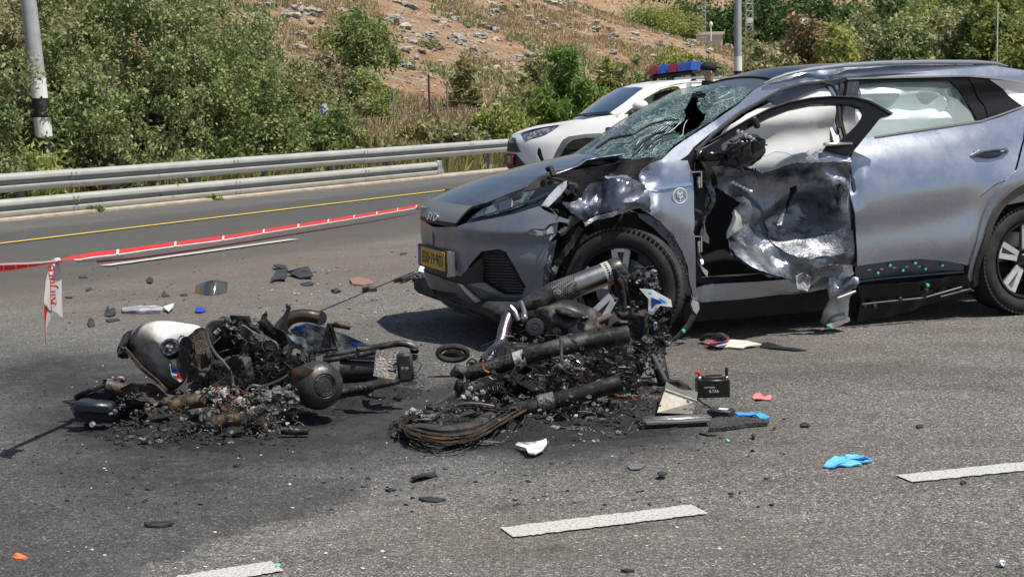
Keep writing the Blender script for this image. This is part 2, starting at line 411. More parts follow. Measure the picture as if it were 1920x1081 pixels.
def road():
    Yv = np.concatenate([np.linspace(-20, 4, 12)[:-1], np.linspace(4, 15, 230)[:-1], np.linspace(15, 40, 160)[:-1], np.linspace(40, 170, 50)])
    U = np.linspace(0, 1, 210)
    # from the guardrail side out to the right, narrow cells near the view
    Uu, Yy = np.meshgrid(U, Yv)
    xl = RD.x + ((Yy - RD.y) * .534 - .0) / .8455 - 0      # x where dist = 0
    X0 = np.maximum(xl + .12, -9 - 0 * Yy); X1 = np.maximum(X0 + 14, 9 + Yy * .25)
    X = X0 + (X1 - X0) * Uu ** 1.35
    Z = G(X, Yy)
    o = sheet('road', X, Yy, Z, ASPH); o['kind'] = 'structure'
    me = o.data; V = np.empty(len(me.vertices) * 3, np.float32); me.vertices.foreach_get('co', V); road_attrs(me, V.reshape(-1, 3).astype(float))
    # the rest of the road, to the sides and behind the photographer
    mb = MB(); mb.add([(-120, -80, -.30), (120, -80, -.30), (120, 60, -.42), (-120, 13, -.42)], [(0, 1, 2, 3)])
road()
PAINTW = mat('white_road_paint', (.50, .49, .465), .85, col2=(.19, .185, .18), ns=85, lo=.47, hi=.66, detail=12, bump=.4, bs=200)
PAINTY = mat('yellow_road_paint', (.62, .44, .06), .75, col2=(.35, .27, .07), ns=9, lo=.5, hi=.75)
def marking(name, pts, w, m, n=40):
    mb = MB(); P = [gp(*p) for p in pts]; V = []
    T = (P[-1] - P[0]).normalized(); S = Vector((-T.y, T.x, 0)) * w / 2; Fs = []
    for i in range(n + 1):
        t = i / n * (len(P) - 1); k = min(int(t), len(P) - 2); c = P[k].lerp(P[k + 1], t - k)
        e = 0
        if i in (0, n): e = random.uniform(-.02, .02)
        for sg in (-1, 1):
            q = c + S * sg * (1 + random.uniform(-.09, .09)); q.z = float(G(q.x, q.y)) + (.006 if q.y < 9 else .014); V.append(q)
    for i in range(n): Fs.append((2 * i, 2 * i + 1, 2 * i + 3, 2 * i + 2))
    mb.add(V, Fs); return mb.build(name, m, kind='structure')
def far_end(p, q, L_):
    return None
marking('lane_marking', [(950, 1000), (1312, 956)], .13, PAINTW, 60)
marking('lane_marking', [(1695, 899), (2200, 846)], .12, PAINTW, 60)
marking('lane_marking', [(520, 1063), (340, 1092)], .12, PAINTW, 40)
marking('lane_marking', [(196, 500), (552, 450)], .17, mat('worn_road_paint', (.44, .43, .41), .85, col2=(.25, .24, .23), ns=30, lo=.5, hi=.75), 20)
marking('edge_line', [(-400, 500), (0, 458), (430, 406), (865, 354), (1150, 322)], .15, PAINTY, 60)

# ------------------------------------------------------------------ guardrail
GALV = mat('galvanised_steel', (.47, .47, .44), .5, .35, col2=(.38, .38, .35), ns=3, lo=.35, hi=.7, bump=.05, bs=20)
GALVD = mat('dull_galvanised_steel', (.30, .31, .30), .6, .4)
DIRE = Vector((.534, .8455, 0)); NEAR = Vector((.8455, -.534, 0))
def railp(px, off=0.0):
    "point on the guardrail line seen at column px"
    k = (px - 960) / F * 1.0
    # X = RD.x + t*.534 ; Y = RD.y + t*.8455
    t = (k * RD.y - RD.x) / (.534 - k * .8455); P = Vector((RD.x, RD.y, 0)) + DIRE * t + NEAR * off; P.z = float(G(*(Vector((RD.x, RD.y, 0)) + DIRE * t)[:2])); return P, t
WP = [(0, .0), (.03, .0), (.085, .03), (.105, .06), (.105, .10), (.0, .14), (.0, .17), (.105, .21), (.105, .25), (.085, .28), (.03, .31), (0, .31)]
def beam(t0, t1, zb, off, parent, name='beam', step=4.0, sag=0):
    ts = np.arange(t0, t1 + .01, step / 4); k = 0
    segs = []; t = t0
    while t < t1 - .2: segs.append((t, min(t + step, t1))); t += step
    for a_, b_ in segs:
        mb = MB(); V = []; Fs = []; m_ = 7; jz = random.uniform(-.006, .006)
        for i in range(m_):
            t = a_ - .04 + (b_ - a_ + .08) * i / (m_ - 1); c = Vector((RD.x, RD.y, 0)) + DIRE * t; c.z = float(G(c.x, c.y))
            for (y, z) in WP: V.append(c + NEAR * (off + y + (.003 if len(segs) % 2 else 0) + (.004 if i == 0 else 0)) + Vector((0, 0, zb + z + jz)))
        n = len(WP)
        for i in range(m_ - 1):
            for j in range(n - 1): Fs.append((i * n + j, i * n + j + 1, (i + 1) * n + j + 1, (i + 1) * n + j))
        # back face gives the sheet its thickness
        q = len(V); V += [v - NEAR * .004 for v in V]; Fs += [tuple(x + q for x in f)[::-1] for f in Fs]
        for j in (0, n - 1):
            for i in range(m_ - 1): Fs.append((i * n + j, (i + 1) * n + j, (i + 1) * n + j + q, i * n + j + q))
        mb.add(V, Fs); mb.build(name, GALV, parent, ang=50)
        bb = MB()
        for dz in (.05, .085, .225, .26):
            for dt in (-.05, .05):
                c = Vector((RD.x, RD.y, 0)) + DIRE * (b_ + dt); c.z = float(G(c.x, c.y)); c = c + NEAR * (off + .105) + Vector((0, 0, zb + dz))
                bb.cyl(c, c + NEAR * .014, .012, n=6)
        bb.build('bolts', GALVD, parent, kind='stuff')
tA = railp(-260)[1]; tB = railp(818)[1]; tC = railp(1500)[1]
P0 = Vector((RD.x, RD.y, float(G(RD.x, RD.y))))
g1 = thing('guardrail', 'long galvanised steel W-beam guardrail running behind the yellow edge line', 'guardrail', P0)
beam(tA, tC, .44, .02, g1)
g2 = thing('guardrail', 'short lower crash barrier beam below the long rail, ending in a blunt plate', 'guardrail', P0 - Vector((0, 0, 0)))
beam(tA, tB, .04, .05, g2)
mb = MB(); c = Vector((RD.x, RD.y, 0)) + DIRE * (tB + .02); c.z = float(G(c.x, c.y))
mb.rbox(c + NEAR * .10 + Vector((0, 0, .20)), (.16, .10, .34), .01, Matrix.Rotation(math.atan2(DIRE.y, DIRE.x), 3, 'Z')); mb.build('end_plate', GALV, g2)
for i in range(60):
    t = tA + 1.0 + i * 4.0 / 2
    if t > tC: break
    c = Vector((RD.x, RD.y, 0)) + DIRE * t; c.z = float(G(c.x, c.y)); rz = Matrix.Rotation(math.atan2(DIRE.y, DIRE.x), 3, 'Z')
    mb = MB(); mb.box(c - NEAR * .06 + Vector((0, 0, .33)), (.06, .10, .90), rz); mb.box(c - NEAR * .02 + Vector((0, 0, .33)), (.12, .006, .90), rz); mb.build('post', GALVD, g1, smooth=False)
# kerb under the rail
KERB = mat('kerb_concrete', (.42, .36, .29), .9, col2=(.25, .2, .15), ns=4, lo=.4, hi=.7, bump=.4, bs=30)
mb = MB()
V = []; Fs = []
ts = np.linspace(tA - 6, tC + 20, 90)
for t in ts:
    c = Vector((RD.x, RD.y, 0)) + DIRE * t; c.z = float(G(c.x, c.y)); e = random.uniform(-.02, .02)
    for (o_, z_) in ((.34 + e, -.08), (.33 + e, .045), (.29 + e, .06), (-.28, .06), (-.30, -.2)): V.append(c + NEAR * o_ + Vector((0, 0, z_)))
for i in range(len(ts) - 1):
    for j in range(4): Fs.append((i * 5 + j, i * 5 + j + 1, i * 5 + j + 6, i * 5 + j + 5))
mb.add(V, Fs); mb.build('kerb', KERB, kind='structure')

# ------------------------------------------------------------------ poles
CONC = mat('grey_pole_concrete', (.40, .41, .42), .75, col2=(.31, .32, .33), ns=5, lo=.4, hi=.65, bump=.2, bs=40)
WHITEP = mat('white_band_paint', (.80, .79, .77), .6, col2=(.6, .59, .57), ns=8, lo=.55, hi=.7)
BLACKP = mat('black_band_paint', (.02, .021, .024), .5, col2=(.06, .06, .065), ns=8, lo=.5, hi=.7)
def pole(label, P, top, r0, r1, bands, lean=0, ragged=0):
    o = thing('lamp_post', label, 'lamp post', P)
    z0 = P.z
    def c(h): return Vector((P.x - lean * h, P.y, z0 + h))
    def r(h): return r0 + (r1 - r0) * h / top
    prev = 0; cuts = []
    for (a, b, m, nm) in bands:
        if a > prev + .01: cuts.append((prev, a, CONC, 'shaft', 0))
        cuts.append((a, b, m, nm, .003)); prev = b
    cuts.append((prev, top, CONC, 'shaft', 0))
    for a, b, m, nm, e in cuts:
        mb = MB(); n = 24; hs = np.linspace(a, b, 3 + int((b - a) * 2)); V = []; Fs = []
        for i, h in enumerate(hs):
            for k in range(n):
                w = 2 * math.pi * k / n; hh = h
                if e and ragged and i == 0: hh = h + .03 * math.sin(k * 2.3) + .02 * math.sin(k * 5.1)
                q = c(hh); V.append((q.x + math.cos(w) * (r(h) + e), q.y + math.sin(w) * (r(h) + e), q.z))
        for i in range(len(hs) - 1):
            for k in range(n): Fs.append((i * n + k, i * n + (k + 1) % n, (i + 1) * n + (k + 1) % n, (i + 1) * n + k))
        mb.add(V, Fs); mb.build(nm, m, o)
    q = c(top); mb = MB(); mb.tube([q - Vector((0, 0, .3)), q + Vector((.2, -.1, .5)), q + Vector((1.6, -1.0, .8))], .04, 8); mb.build('arm', GALVD, o)
    mb = MB(); mb.rbox(q + Vector((1.9, -1.2, .8)), (.7, .3, .12), .03, Matrix.Rotation(-.5, 3, 'Z')); mb.build('lamp_head', GALVD, o)
    return o
PY = (1.3 + 20.55) / (.534 - .8455 * (92 - 960) / F); Pl = at(92, 275, PY); Pl.z = float(TH(Pl.x, Pl.y)) if dist(Pl.x, Pl.y) > .3 else float(G(Pl.x, Pl.y))
S_ = F / PY
def zat(py, Y, px=960): return at(px, py, Y).z
lp = pole('grey lamp post with black and white painted bands in front of the big green shrubs', Pl, 10, .15, .10,
     [(zat(275, PY, 92) - Pl.z - .12, zat(257, PY, 92) - Pl.z, BLACKP, 'black_band'), (zat(257, PY, 90) - Pl.z, zat(220, PY, 88) - Pl.z, WHITEP, 'white_band'),
      (zat(220, PY, 88) - Pl.z, zat(184, PY, 85) - Pl.z, BLACKP, 'black_band'), (zat(184, PY, 85) - Pl.z, zat(146, PY, 82) - Pl.z, WHITEP, 'white_band')], lean=.062, ragged=1)
pa = at(85, 137, PY); mb = MB(); mb.rbox(pa + Vector((.0, -.125, 0)), (.08, .012, .035), .003); mb.build('number_tag', mat('orange_tag', (.7, .3, .03), .5), lp, label='small orange tag on the pole')
Pr = at(1384, 200, 53.0); Pr.z = float(TH(Pr.x, Pr.y))
zz = lambda py: zat(py, 53.0, 1384) - Pr.z
pole('straight grey lamp post rising beyond the silver car roof', Pr, 11, .138, .09, [(zz(160), zz(133), BLACKP, 'black_band'), (zz(133), zz(106), WHITEP, 'white_band')], lean=0.004)
# ------------------------------------------------------------------ plants, rocks, fence, pylons
def leafmat(name, c, c2, ns=1.5, isl=.45, sub=.3):
    return mat(name, c, .5, col2=c2, ns=ns, lo=.4, hi=.6, island=isl, spec=.35, sub=.38)
LG = leafmat('grey_green_leaves', (0.196, 0.270, 0.098), (0.345, 0.368, 0.172), 1.2)
LD = leafmat('deep_green_leaves', (0.141, 0.208, 0.067), (0.283, 0.333, 0.117), 1.0)
LB = leafmat('bright_green_leaves', (0.102, 0.217, 0.036), (0.217, 0.290, 0.072), 1.3)
LY = leafmat('yellow_green_leaves', (0.400, 0.400, 0.117), (0.250, 0.316, 0.100), 1.1)
LO = leafmat('olive_leaves', (0.230, 0.270, 0.115), (0.391, 0.368, 0.196), 1.0)
LR = leafmat('rusty_green_leaves', (.26, .25, .12), (.36, .23, .13), .8)
LK = leafmat('orchard_leaves', (0.041, 0.090, 0.023), (0.087, 0.145, 0.041), .25)
LS = leafmat('straw', (.52, .41, .24), (.38, .30, .16), 1.5, .35, .2)
LGR = leafmat('green_straw', (.24, .24, .09), (.34, .29, .13), 1.5, .35, .2)
WOOD = mat('dry_wood', (.24, .20, .16), .9, col2=(.13, .105, .085), ns=12, lo=.4, hi=.6)
def leaves(C, n, r, size, elong=2.0, up=.5, droop=0):
    "n leaf quads scattered around each row of C (m,3), spread r"
    m = len(C); k = RNG.integers(0, m, n); P = C[k] + RNG.normal(0, 1, (n, 3)) * (np.asarray(r)[k][:, None] if np.ndim(r) else r)
    A = RNG.normal(0, 1, (n, 3)); A[:, 2] = A[:, 2] * .8 + up; A /= np.linalg.norm(A, axis=1)[:, None]
    B = np.cross(A, RNG.normal(0, 1, (n, 3))); B /= np.linalg.norm(B, axis=1)[:, None] + 1e-9
    s = size * (.6 + .8 * RNG.random((n, 1))); A = A * s * elong / 2; B = B * s / 2
    V = np.stack([P - A, P + B * .9 - A * .1, P + A, P - B * .9 - A * .1], 1).reshape(-1, 3)
    return V, np.arange(4 * n).reshape(n, 4)
def crown_points(c, rx, ry, h, n, lumpy=.35, seed=0, solid=.45, low=.0):
    "cluster centres over an uneven dome"
    P = RNG.normal(0, 1, (n * 3, 3)); P /= np.linalg.norm(P, axis=1)[:, None]; P[:, 2] = np.abs(P[:, 2]) * 1.0 - low * RNG.random(len(P))
    lum = .72 + lumpy * (fbm(P, 1.8, 3, seed) - .35) * 2.2
    rr = lum * (1 - solid * RNG.random(len(P)) ** 2.2)
    Q = P * rr[:, None] * np.array([rx, ry, h]) + np.array(c)
    return Q[:n]
def bush(name, label, cat, c, rx, ry, h, n, size, m, ncl=120, spread=.13, group=None, elong=2.0, up=.4, lumpy=.4, solid=.5, stems=7, part='foliage', sprigs=0, ground=True, low=.12):
    c = Vector(c); o = thing(name, label, cat, c, group)
    seed = int(abs(c.x * 31 + c.y * 17)) % 97
    C = crown_points(c, rx, ry, h, ncl, lumpy, seed, solid, low)
    if sprigs:
        S = crown_points(c, rx * 1.12, ry * 1.12, h * 1.12, sprigs, lumpy * 1.2, seed, .1, 0); C = np.concatenate([C, S])
    C[:, 2] = np.maximum(C[:, 2], c.z + .04)
    V, Fq = leaves(C, n, spread * min(rx, h) * (.5 + .9 * RNG.random(len(C))), size, elong, up)
    V[:, 2] = np.maximum(V[:, 2], c.z - .02)
    link(part, np_mesh(part, V, Fq), m, o)
    mb = MB()
    for i in range(stems):
        q = C[RNG.integers(0, len(C))]; a = random.uniform(0, 6.28); b = c + Vector((math.cos(a) * rx * .12, math.sin(a) * ry * .12, -.1)); e = Vector(q)
        mid = b.lerp(e, .5) + Vector((random.uniform(-.1, .1) * rx, random.uniform(-.1, .1) * rx, .08 * h))
        mb.tube([b, mid, e], [h * .008 + .008, h * .005 + .005, .003], 5)
    mb.build('stems', WOOD, o)
    return o
def gz(px, Y):
    "foot of a thing on the land, at column px and depth Y"
    X = (px - 960) / F * Y; X = X + .0; return Vector((X, Y, float(TH(X, Y)) if dist(X, Y) > .3 else float(G(X, Y))))
def yd(px, d):
    "depth at which column px is d metres beyond the rail line"
    return (d + 20.55) / (.534 - .8455 * (px - 960) / F)
def bush_px(name, label, cat, px, d, half, top, m, dens=1.0, size=.062, group=None, sink=.15, **k):
    Y = yd(px, d); P = gz(px, Y); s = F / Y; P.z -= sink; h = max(at(px, top, Y).z - P.z, .3); r = half / s
    return bush(name, label, cat, P, r, r * .85, h, int(9000 * r * max(h, 1) / 1.6 * dens), size, m, group=group, **k)
# the mass of shrubs on the left, one after another behind the rail: (column, metres behind the rail, half width, top row)
LM = [(-90, 1.6, 170, -60, LG), (50, 3.6, 190, -170, LO), (140, 1.5, 125, 95, LG), (285, 2.4, 150, -60, LG), (240, 5.0, 190, -140, LO),
      (375, 2.2, 125, 60, LD), (430, 5.0, 150, 20, LG), (490, 2.6, 125, 95, LD), (565, 3.4, 110, 118, LO), (625, 2.0, 85, 205, LD)]
LBL = ['grey-green shrub at the left edge of the photo behind the double guardrail', 'tall dusty shrub behind the banded lamp post on the left', 'low grey-green shrub just right of the banded lamp post',
       'broad grey-green shrub left of the middle of the shrub mass', 'tallest brownish shrub at the back of the left shrub mass', 'dark green shrub in the middle of the left shrub mass',
       'tall grey-green shrub with loose top against the red hillside', 'dark leafy shrub behind the rail right of the shrub mass middle', 'sparse shrub with bare twigs near the right end of the shrub mass', 'low dark shrub ending the left shrub mass above the guardrail']
for (px, d, hw, top, m), lb in zip(LM, LBL):
    bush_px('large_shrub', lb, 'shrub', px, d, hw, top, m, 1.15, .055, ncl=230, spread=.078, group='shrubs massed behind the left guardrail', elong=1.5, up=.5, sprigs=50, lumpy=.5, stems=34, low=.02)
for px, d, hw, top, m, lb in [(30, 1.2, 110, 262, LY, 'low yellowish weeds at the foot of the lamp post'), (215, 1.2, 110, 280, LGR, 'low straw-green weeds behind the rail right of the lamp post'), (330, 1.2, 80, 276, LG, 'small leafy weeds behind the double rail'), (700, 1.4, 70, 252, LGR, 'dry weeds behind the rail where the shrub mass ends')]:
    bush_px('weeds', lb, 'weeds', px, d, hw, top, m, .9, .05, ncl=60, spread=.2, elong=3.5, up=1.2, stems=3, sink=0)
# plants hanging over the lower rail
bush('creeper', 'green creeper growing over the lower guardrail beam', 'creeper', gp(566, 352) + NEAR * .18, .30, .12, .45, 420, .055, LB, ncl=16, spread=.2, stems=5)
bush('creeper', 'small sprig growing through the lower guardrail beam', 'creeper', gp(668, 343) + NEAR * .18, .12, .08, .38, 110, .05, LB, ncl=6, spread=.2, stems=3)
for px, py in ((400, 376), (178, 398)):
    q = gp(px, py); bush('weeds', 'tiny green weeds at the kerb foot ' + ('below the left part of the double rail' if px < 200 else 'below the middle of the double rail'), 'weeds', q + Vector((0, .04, 0)), .18, .06, .10, 160, .035, LB, ncl=9, spread=.25, stems=2)
# middle bushes, behind the rail's end and the police car: (column, metres behind the rail, half width, top row)
MID = [(868, 2.0, 62, 236, LO, 'olive bush behind the single rail left of the police car'), (935, 2.6, 75, 196, LY, 'yellow-green bush behind the nose of the police car'), (985, 4.5, 60, 172, LO, 'grey-green bush beside the bright green one'),
       (1085, 3.6, 80, 128, LB, 'bright green feathery bush above the police car bonnet'), (1022, 2.4, 50, 172, LB, 'small bright green bush in front of the feathery one'), (1150, 5.2, 50, 118, LY, 'thin pale green bush right of the feathery bush'),
       (1195, 3.5, 55, 122, LO, 'olive brush behind the police car light bar'), (1255, 6.0, 60, 112, LY, 'yellow-green brush beside the policeman'), (1335, 5.0, 70, 128, LO, 'olive brush behind the policeman'), (785, 4.2, 45, 236, LGR, 'straw-coloured brush by the fence posts')]
for px, d, hw, top, m, lb in MID:
    bush_px('bush', lb, 'bush', px, d, hw, top, m, 1.0 if m is not LB else 1.5, .075 if m is not LB else .05, ncl=130, spread=.11, group='bushes on the verge behind the police car', elong=2.4 if m is not LB else 4.5, up=.7, sprigs=30, lumpy=.5, low=.05)
# single bushes on the hill
TREE1 = 1
bush_px('shrub', 'brownish thorny shrub left of the lone tree on the hillside', 'shrub', 615, 10.5, 40, 52, mat('brown_twigs', (.30, .23, .15), .9, island=.3), .6, .05, ncl=60, spread=.2, elong=4, stems=16)
bush_px('shrub', 'grey-green shrub below the lone tree on the hillside', 'shrub', 690, 9.5, 36, 100, LG, .8, .06, ncl=50, spread=.2)
bush_px('shrub', 'small pale shrub on the slope left of the fence posts', 'shrub', 712, 8, 38, 118, LY, .9, .05, ncl=50, spread=.2)
for i, (px, d, hw, top, m) in enumerate([(455, 15, 45, 28, LG), (512, 11, 36, 60, LO), (805, 16, 32, 88, LO), (940, 22, 26, 30, LGR), (1240, 25, 90, 18, LY), (1012, 12, 34, 92, LO), (880, 9, 34, 118, LGR)]):
    bush_px('shrub', ['grey shrub on the slope above the shrub mass', 'low olive shrub among the rocks above the shrub mass', 'small olive tuft half way up the red slope', 'dry tuft near the top of the red slope', 'yellow-green brush on the crest left of the orchard', 'olive tuft above the feathery bush', 'straw tuft above the fence posts'][i], 'shrub', px, d, hw, top, m, .7, .07, ncl=60, spread=.18, elong=2.4)
# right-hand bushes beyond the road: (column, depth, half width px, top row)
RB = [(1450, 74, 60, 75, LO), (1508, 80, 82, 36, LR), (1565, 78, 62, 62, LY), (1630, 84, 80, 42, LO), (1685, 80, 74, 55, LG), (1740, 88, 84, 44, LY), (1795, 82, 78, 30, LO), (1852, 80, 88, 2, LD), (1925, 78, 90, -6, LY), (1999, 82, 100, -10, LD), (1870, 100, 96, -30, LY), (1775, 104, 92, 12, LY)]
RBL = ['low olive bush at the left end of the row above the silver roof', 'rounded bush with rusty brown top', 'yellow-green bush right of the rusty topped one', 'olive green bush above the middle of the roof rail', 'silver-green bush above the roof rail',
       'yellow-green thicket right of the silver-green bush', 'grey-brown thicket with bare branches', 'tall dark green tree-like bush near the right edge', 'tall yellowish bush at the right edge of the photo', 'dark bush just at the right border', 'big yellow-green tree behind the right thicket', 'yellow-green tree behind the bare branches']
for (px, Y, hw, top, m), lb in zip(RB, RBL):
    P = gz(px, Y); P.z = min(P.z, .4) - .2; s = F / Y; r = hw / s; h = at(px, top, Y).z - P.z
    bush('bush', lb, 'bush', P, r, r, h, int(3200 * r * h / 2), .14, m, ncl=150, spread=.11, group='bushes beyond the road above the silver car', elong=1.9, sprigs=30, lumpy=.5, low=.02)
# orchard trees: trunk and crown
def tree(label, P, r, h, n, m, group, seed, ls=.30):
    o = thing('tree', label, 'tree', P, group)
    C = crown_points((P.x, P.y, P.z + h * .32), r, r, h * .66, 42, .5, seed, .5, .45)
    V, Fq = leaves(C, n, r * .2 * (.6 + .8 * RNG.random(len(C))), ls, 1.6, .4); link('crown', np_mesh('crown', V, Fq), m, o)
    mb = MB(); mb.tube([P - Vector((0, 0, .2)), P + Vector((.1, 0, h * .3)), P + Vector((.0, .1, h * .6))], [.16, .12, .06], 6)
    for k in range(3): mb.tube([P + Vector((.1, 0, h * .3)), Vector(C[k * 5])], [.08, .03], 5)
    mb.build('trunk', WOOD, o)
Y1 = yd(686, 12.5); P1 = gz(686, Y1); h1 = at(686, -8, Y1).z - P1.z
tree('round green tree standing alone on the rocky hillside', P1, 62 * Y1 / F, h1, 7000, LD, None, 5, .085)
orch = []
for i, px in enumerate(list(range(1276, 1960, 21))):
    Y = 168 + (i * 37 % 5) * 5; orch.append((px + random.uniform(-6, 6), Y, random.uniform(2.3, 3.2), random.uniform(5.2, 7.4)))
for i, px in enumerate(range(1400, 2000, 44)): orch.append((px, 205 + (i % 3) * 8, 3.2, 8))
words = ['tall', 'rounded', 'broad', 'narrow', 'low', 'bushy', 'dense', 'ragged']
for i, (px, Y, r, h) in enumerate(orch):
    if px in (1276,): h = 8.5
    tree({0: 'tall dark orchard tree at the left end of the far row, by the slim mast', 1: 'dark orchard tree just left of the straight lamp post top', 6: 'dark orchard tree just right of the wider lattice mast', 32: 'dark orchard tree in the far row at the right edge of the photo'}.get(i, 'dark green orchard tree in the far row behind the lamp post and bushes'), gz(px, Y), r, h, 1500, LK, 'dark orchard trees in the distance', i)
# far hillside shrubs
cl = np.array([[*gz(1000 + RNG.random() * 1000, y)[:2], 0] for y in 280 + 160 * RNG.random(170)])
cl[:, 2] = TH(cl[:, 0], cl[:, 1]) + .7
V, Fq = leaves(cl, 22000, .9 + .9 * RNG.random(len(cl)), .45, 1.4); o = link('far_scrub', np_mesh('far_scrub', V, Fq), LO); o['kind'] = 'stuff'; o['label'] = 'scattered scrub on the distant pale hillside'; o['category'] = 'scrub'
# dry grass on verge and hill
def grass(name, label, n, m, region, hgt, w=.012, clump=7):
    "region() -> candidate (x,y); blades as thin quads"
    xy = region(n // clump); z = TH(xy[:, 0], xy[:, 1]); k = np.repeat(np.arange(len(xy)), clump); N_ = len(k)
    B = np.stack([xy[k, 0], xy[k, 1], z[k] - .03], 1) + np.concatenate([RNG.normal(0, .09, (N_, 2)), np.zeros((N_, 1))], 1)
    hh = hgt * (.4 + RNG.random(N_) ** 1.5) ; T = B + np.stack([RNG.normal(0, .3, N_) * hh, RNG.normal(0, .3, N_) * hh, hh], 1)
    ww = w * (1 + B[:, 1] / 30); S = np.stack([ww, 0 * ww, 0 * ww], 1)
    V = np.stack([B - S, B + S, T + S * .35, T - S * .35], 1).reshape(-1, 3)
    o = link(name, np_mesh(name, V, np.arange(4 * N_).reshape(N_, 4)), m); props(o, label, 'grass', kind='stuff')
def verge(lo, hi, y0, y1, pxlo=-80, pxhi=2000, thr=.0, sc=.5):
    def f(n):
        out = []
        tot = 0
        while tot < n:
            Y = y0 + (y1 - y0) * RNG.random(n * 3); px = pxlo + (pxhi - pxlo) * RNG.random(n * 3); X = (px - 960) / F * Y; d = dist(X, Y)
            k = (d > lo) & (d < hi) & (fbm(np.stack([X, Y], 1), sc, 3, 9) > thr); out.append(np.stack([X[k], Y[k]], 1)); tot += k.sum()
            if len(out) > 60: break
        return np.concatenate(out)[:n]
    return f
grass('verge_grass', 'tangled green and straw grass along the verge behind the guardrail', 30000, LGR, verge(.5, 3.0, 24, 70), .42)
grass('tall_dry_grass', 'pale dry grass between the fence posts and the rail', 46000, LS, verge(2.5, 10.5, 30, 66, 600, 1500), .40)
grass('hill_grass', 'sparse dry grass tufts over the red hillside', 64000, LS, verge(9, 28, 40, 110, 350, 1480, .52, .35), .17, .008)
grass('hill_weeds', 'olive weeds scattered over the red hillside', 12000, LO, verge(7, 28, 40, 110, 350, 1480, .62, .22), .2, .012)
# rocks
ROCK = mat('limestone', (.37, .345, .31), .9, col2=(.16, .15, .135), ns=3.0, lo=.42, hi=.62, bump=1, bs=7, detail=10)
ROCKW = mat('pale_stone', (.46, .41, .345), .9, col2=(.27, .21, .155), ns=2.4, lo=.45, hi=.7, bump=.8, bs=8)
rmesh = []
for s in range(9):
    mb = MB(); mb.blob((0, 0, 0), (1, .8, .62), s + 3, .42, 1.35, 2, ridged=s % 2 == 0)
    A = [(round(p[0] * 3.2) / 3.2 * .35 + p[0] * .65, round(p[1] * 3) / 3 * .35 + p[1] * .65, round(p[2] * 4) / 4 * .4 + p[2] * .6) for p in mb.v]
    me = bpy.data.meshes.new('rock'); me.from_pydata(A, [], mb.f); me.polygons.foreach_set('use_smooth', [True] * len(me.polygons)); me.set_sharp_from_angle(angle=R(28)); me.materials.append(ROCKW if s in (1, 5) else ROCK); rmesh.append(me)
def rock_at(px, py, w, k=None, Y=None, label=None):
    "rock seen at px,py, w pixels wide: march the ray to the land"
    d = ray(px, py); Yv = np.linspace(30, 130, 1200); X = CP.x + d.x * Yv / d.y; Z = CP.z + d.z * Yv / d.y; t = TH(X, Yv)
    hit = np.nonzero((Z < t) & (dist(X, Yv) > 1))[0]
    if len(hit) == 0: return None
    i = hit[0]; s = w / F * Yv[i] / 2
    o = bpy.data.objects.new('rock', rmesh[(k if k is not None else random.randrange(9)) % 9]); COL.objects.link(o)
    o.location = (X[i], Yv[i], t[i] + s * .12); o.scale = (s, s * random.uniform(.7, 1.1), s * random.uniform(.6, 1.0)); o.rotation_euler = (random.uniform(-.3, .3), random.uniform(-.3, .3), random.uniform(0, 6.28))
    props(o, label or 'pale limestone rock half buried in the dry grass of the red hillside', 'rock', 'limestone rocks on the red hillside'); WM[o.name] = o.matrix_world.copy(); return o
for px, py, w, k, lb in [(497, 50, 46, 0, 'large dark outcrop stone at the top of the slope left of the lone tree'), (470, 38, 34, 2, None), (590, 28, 40, 4, 'long grey outcrop stone beside the lone tree'), (560, 22, 30, 6, None), (640, 150, 22, 3, None), (760, 52, 26, 1, None),
                     (852, 38, 24, 3, None), (840, 30, 20, 0, None), (806, 68, 24, 2, None), (858, 78, 34, 4, None), (902, 70, 26, 6, 'grey boulder right of a patch of bare red soil'), (885, 98, 30, 0, None), (930, 76, 18, 1, None), (905, 36, 14, 5, None),
                     (988, 36, 24, 5, 'long pale boulder on the bare red slope'), (972, 110, 26, 2, None), (1000, 116, 22, 4, None), (1046, 22, 12, 1, None), (1190, 65, 20, 5, 'white boulder near the crest above the light bar'), (1249, 67, 12, 1, 'small white stone on the crest above the light bar'), (1210, 45, 18, 3, None), (1215, 92, 18, 0, None),
                     (1330, 96, 20, 5, 'pale boulder left of the straight lamp post'), (1325, 71, 22, 1, 'whitish boulder on the crest left of the lamp post'), (1288, 87, 18, 2, None), (1424, 84, 16, 5, None), (1364, 80, 16, 2, None), (1100, 75, 16, 2, None), (1150, 100, 16, 4, None), (1060, 98, 20, 0, None), (1120, 128, 16, 0, None), (650, 140, 24, 0, None), (735, 95, 22, 2, None), (790, 98, 20, 6, None)]:
    rock_at(px, py, w, k, label=lb)
for i in range(265):
    px = random.uniform(430, 1440); py = random.uniform(-5, 150)
    if py > 165 - abs(px - 900) * .06: continue
    rock_at(px, py, random.choice([6, 8, 9, 10, 12, 14, 17, 20, 24, 30]))
# little stones as one mass
xy = verge(9.5, 27, 45, 115, 380, 1460)(5200); z = TH(xy[:, 0], xy[:, 1]); Vs = []; Fs = []
bv, bf = ICO[0]; bv = np.array(bv); bf = np.array(bf); n = len(xy); sc = .035 + .10 * RNG.random(n) ** 3
rnd = 1 + .35 * RNG.normal(0, 1, (n, 12, 1)).clip(-1, 1)
V = (bv[None] * rnd * sc[:, None, None] * np.array([1, 1, .6])) + np.stack([xy[:, 0], xy[:, 1], z + .01], 1)[:, None]
o = link('scattered_stones', np_mesh('scattered_stones', V.reshape(-1, 3), (bf[None] + 12 * np.arange(n)[:, None, None]).reshape(-1, 3)), mat('small_stones', (.32, .27, .215), .9, island=.4)); props(o, 'small stones scattered over the hillside soil', 'stones', kind='stuff')
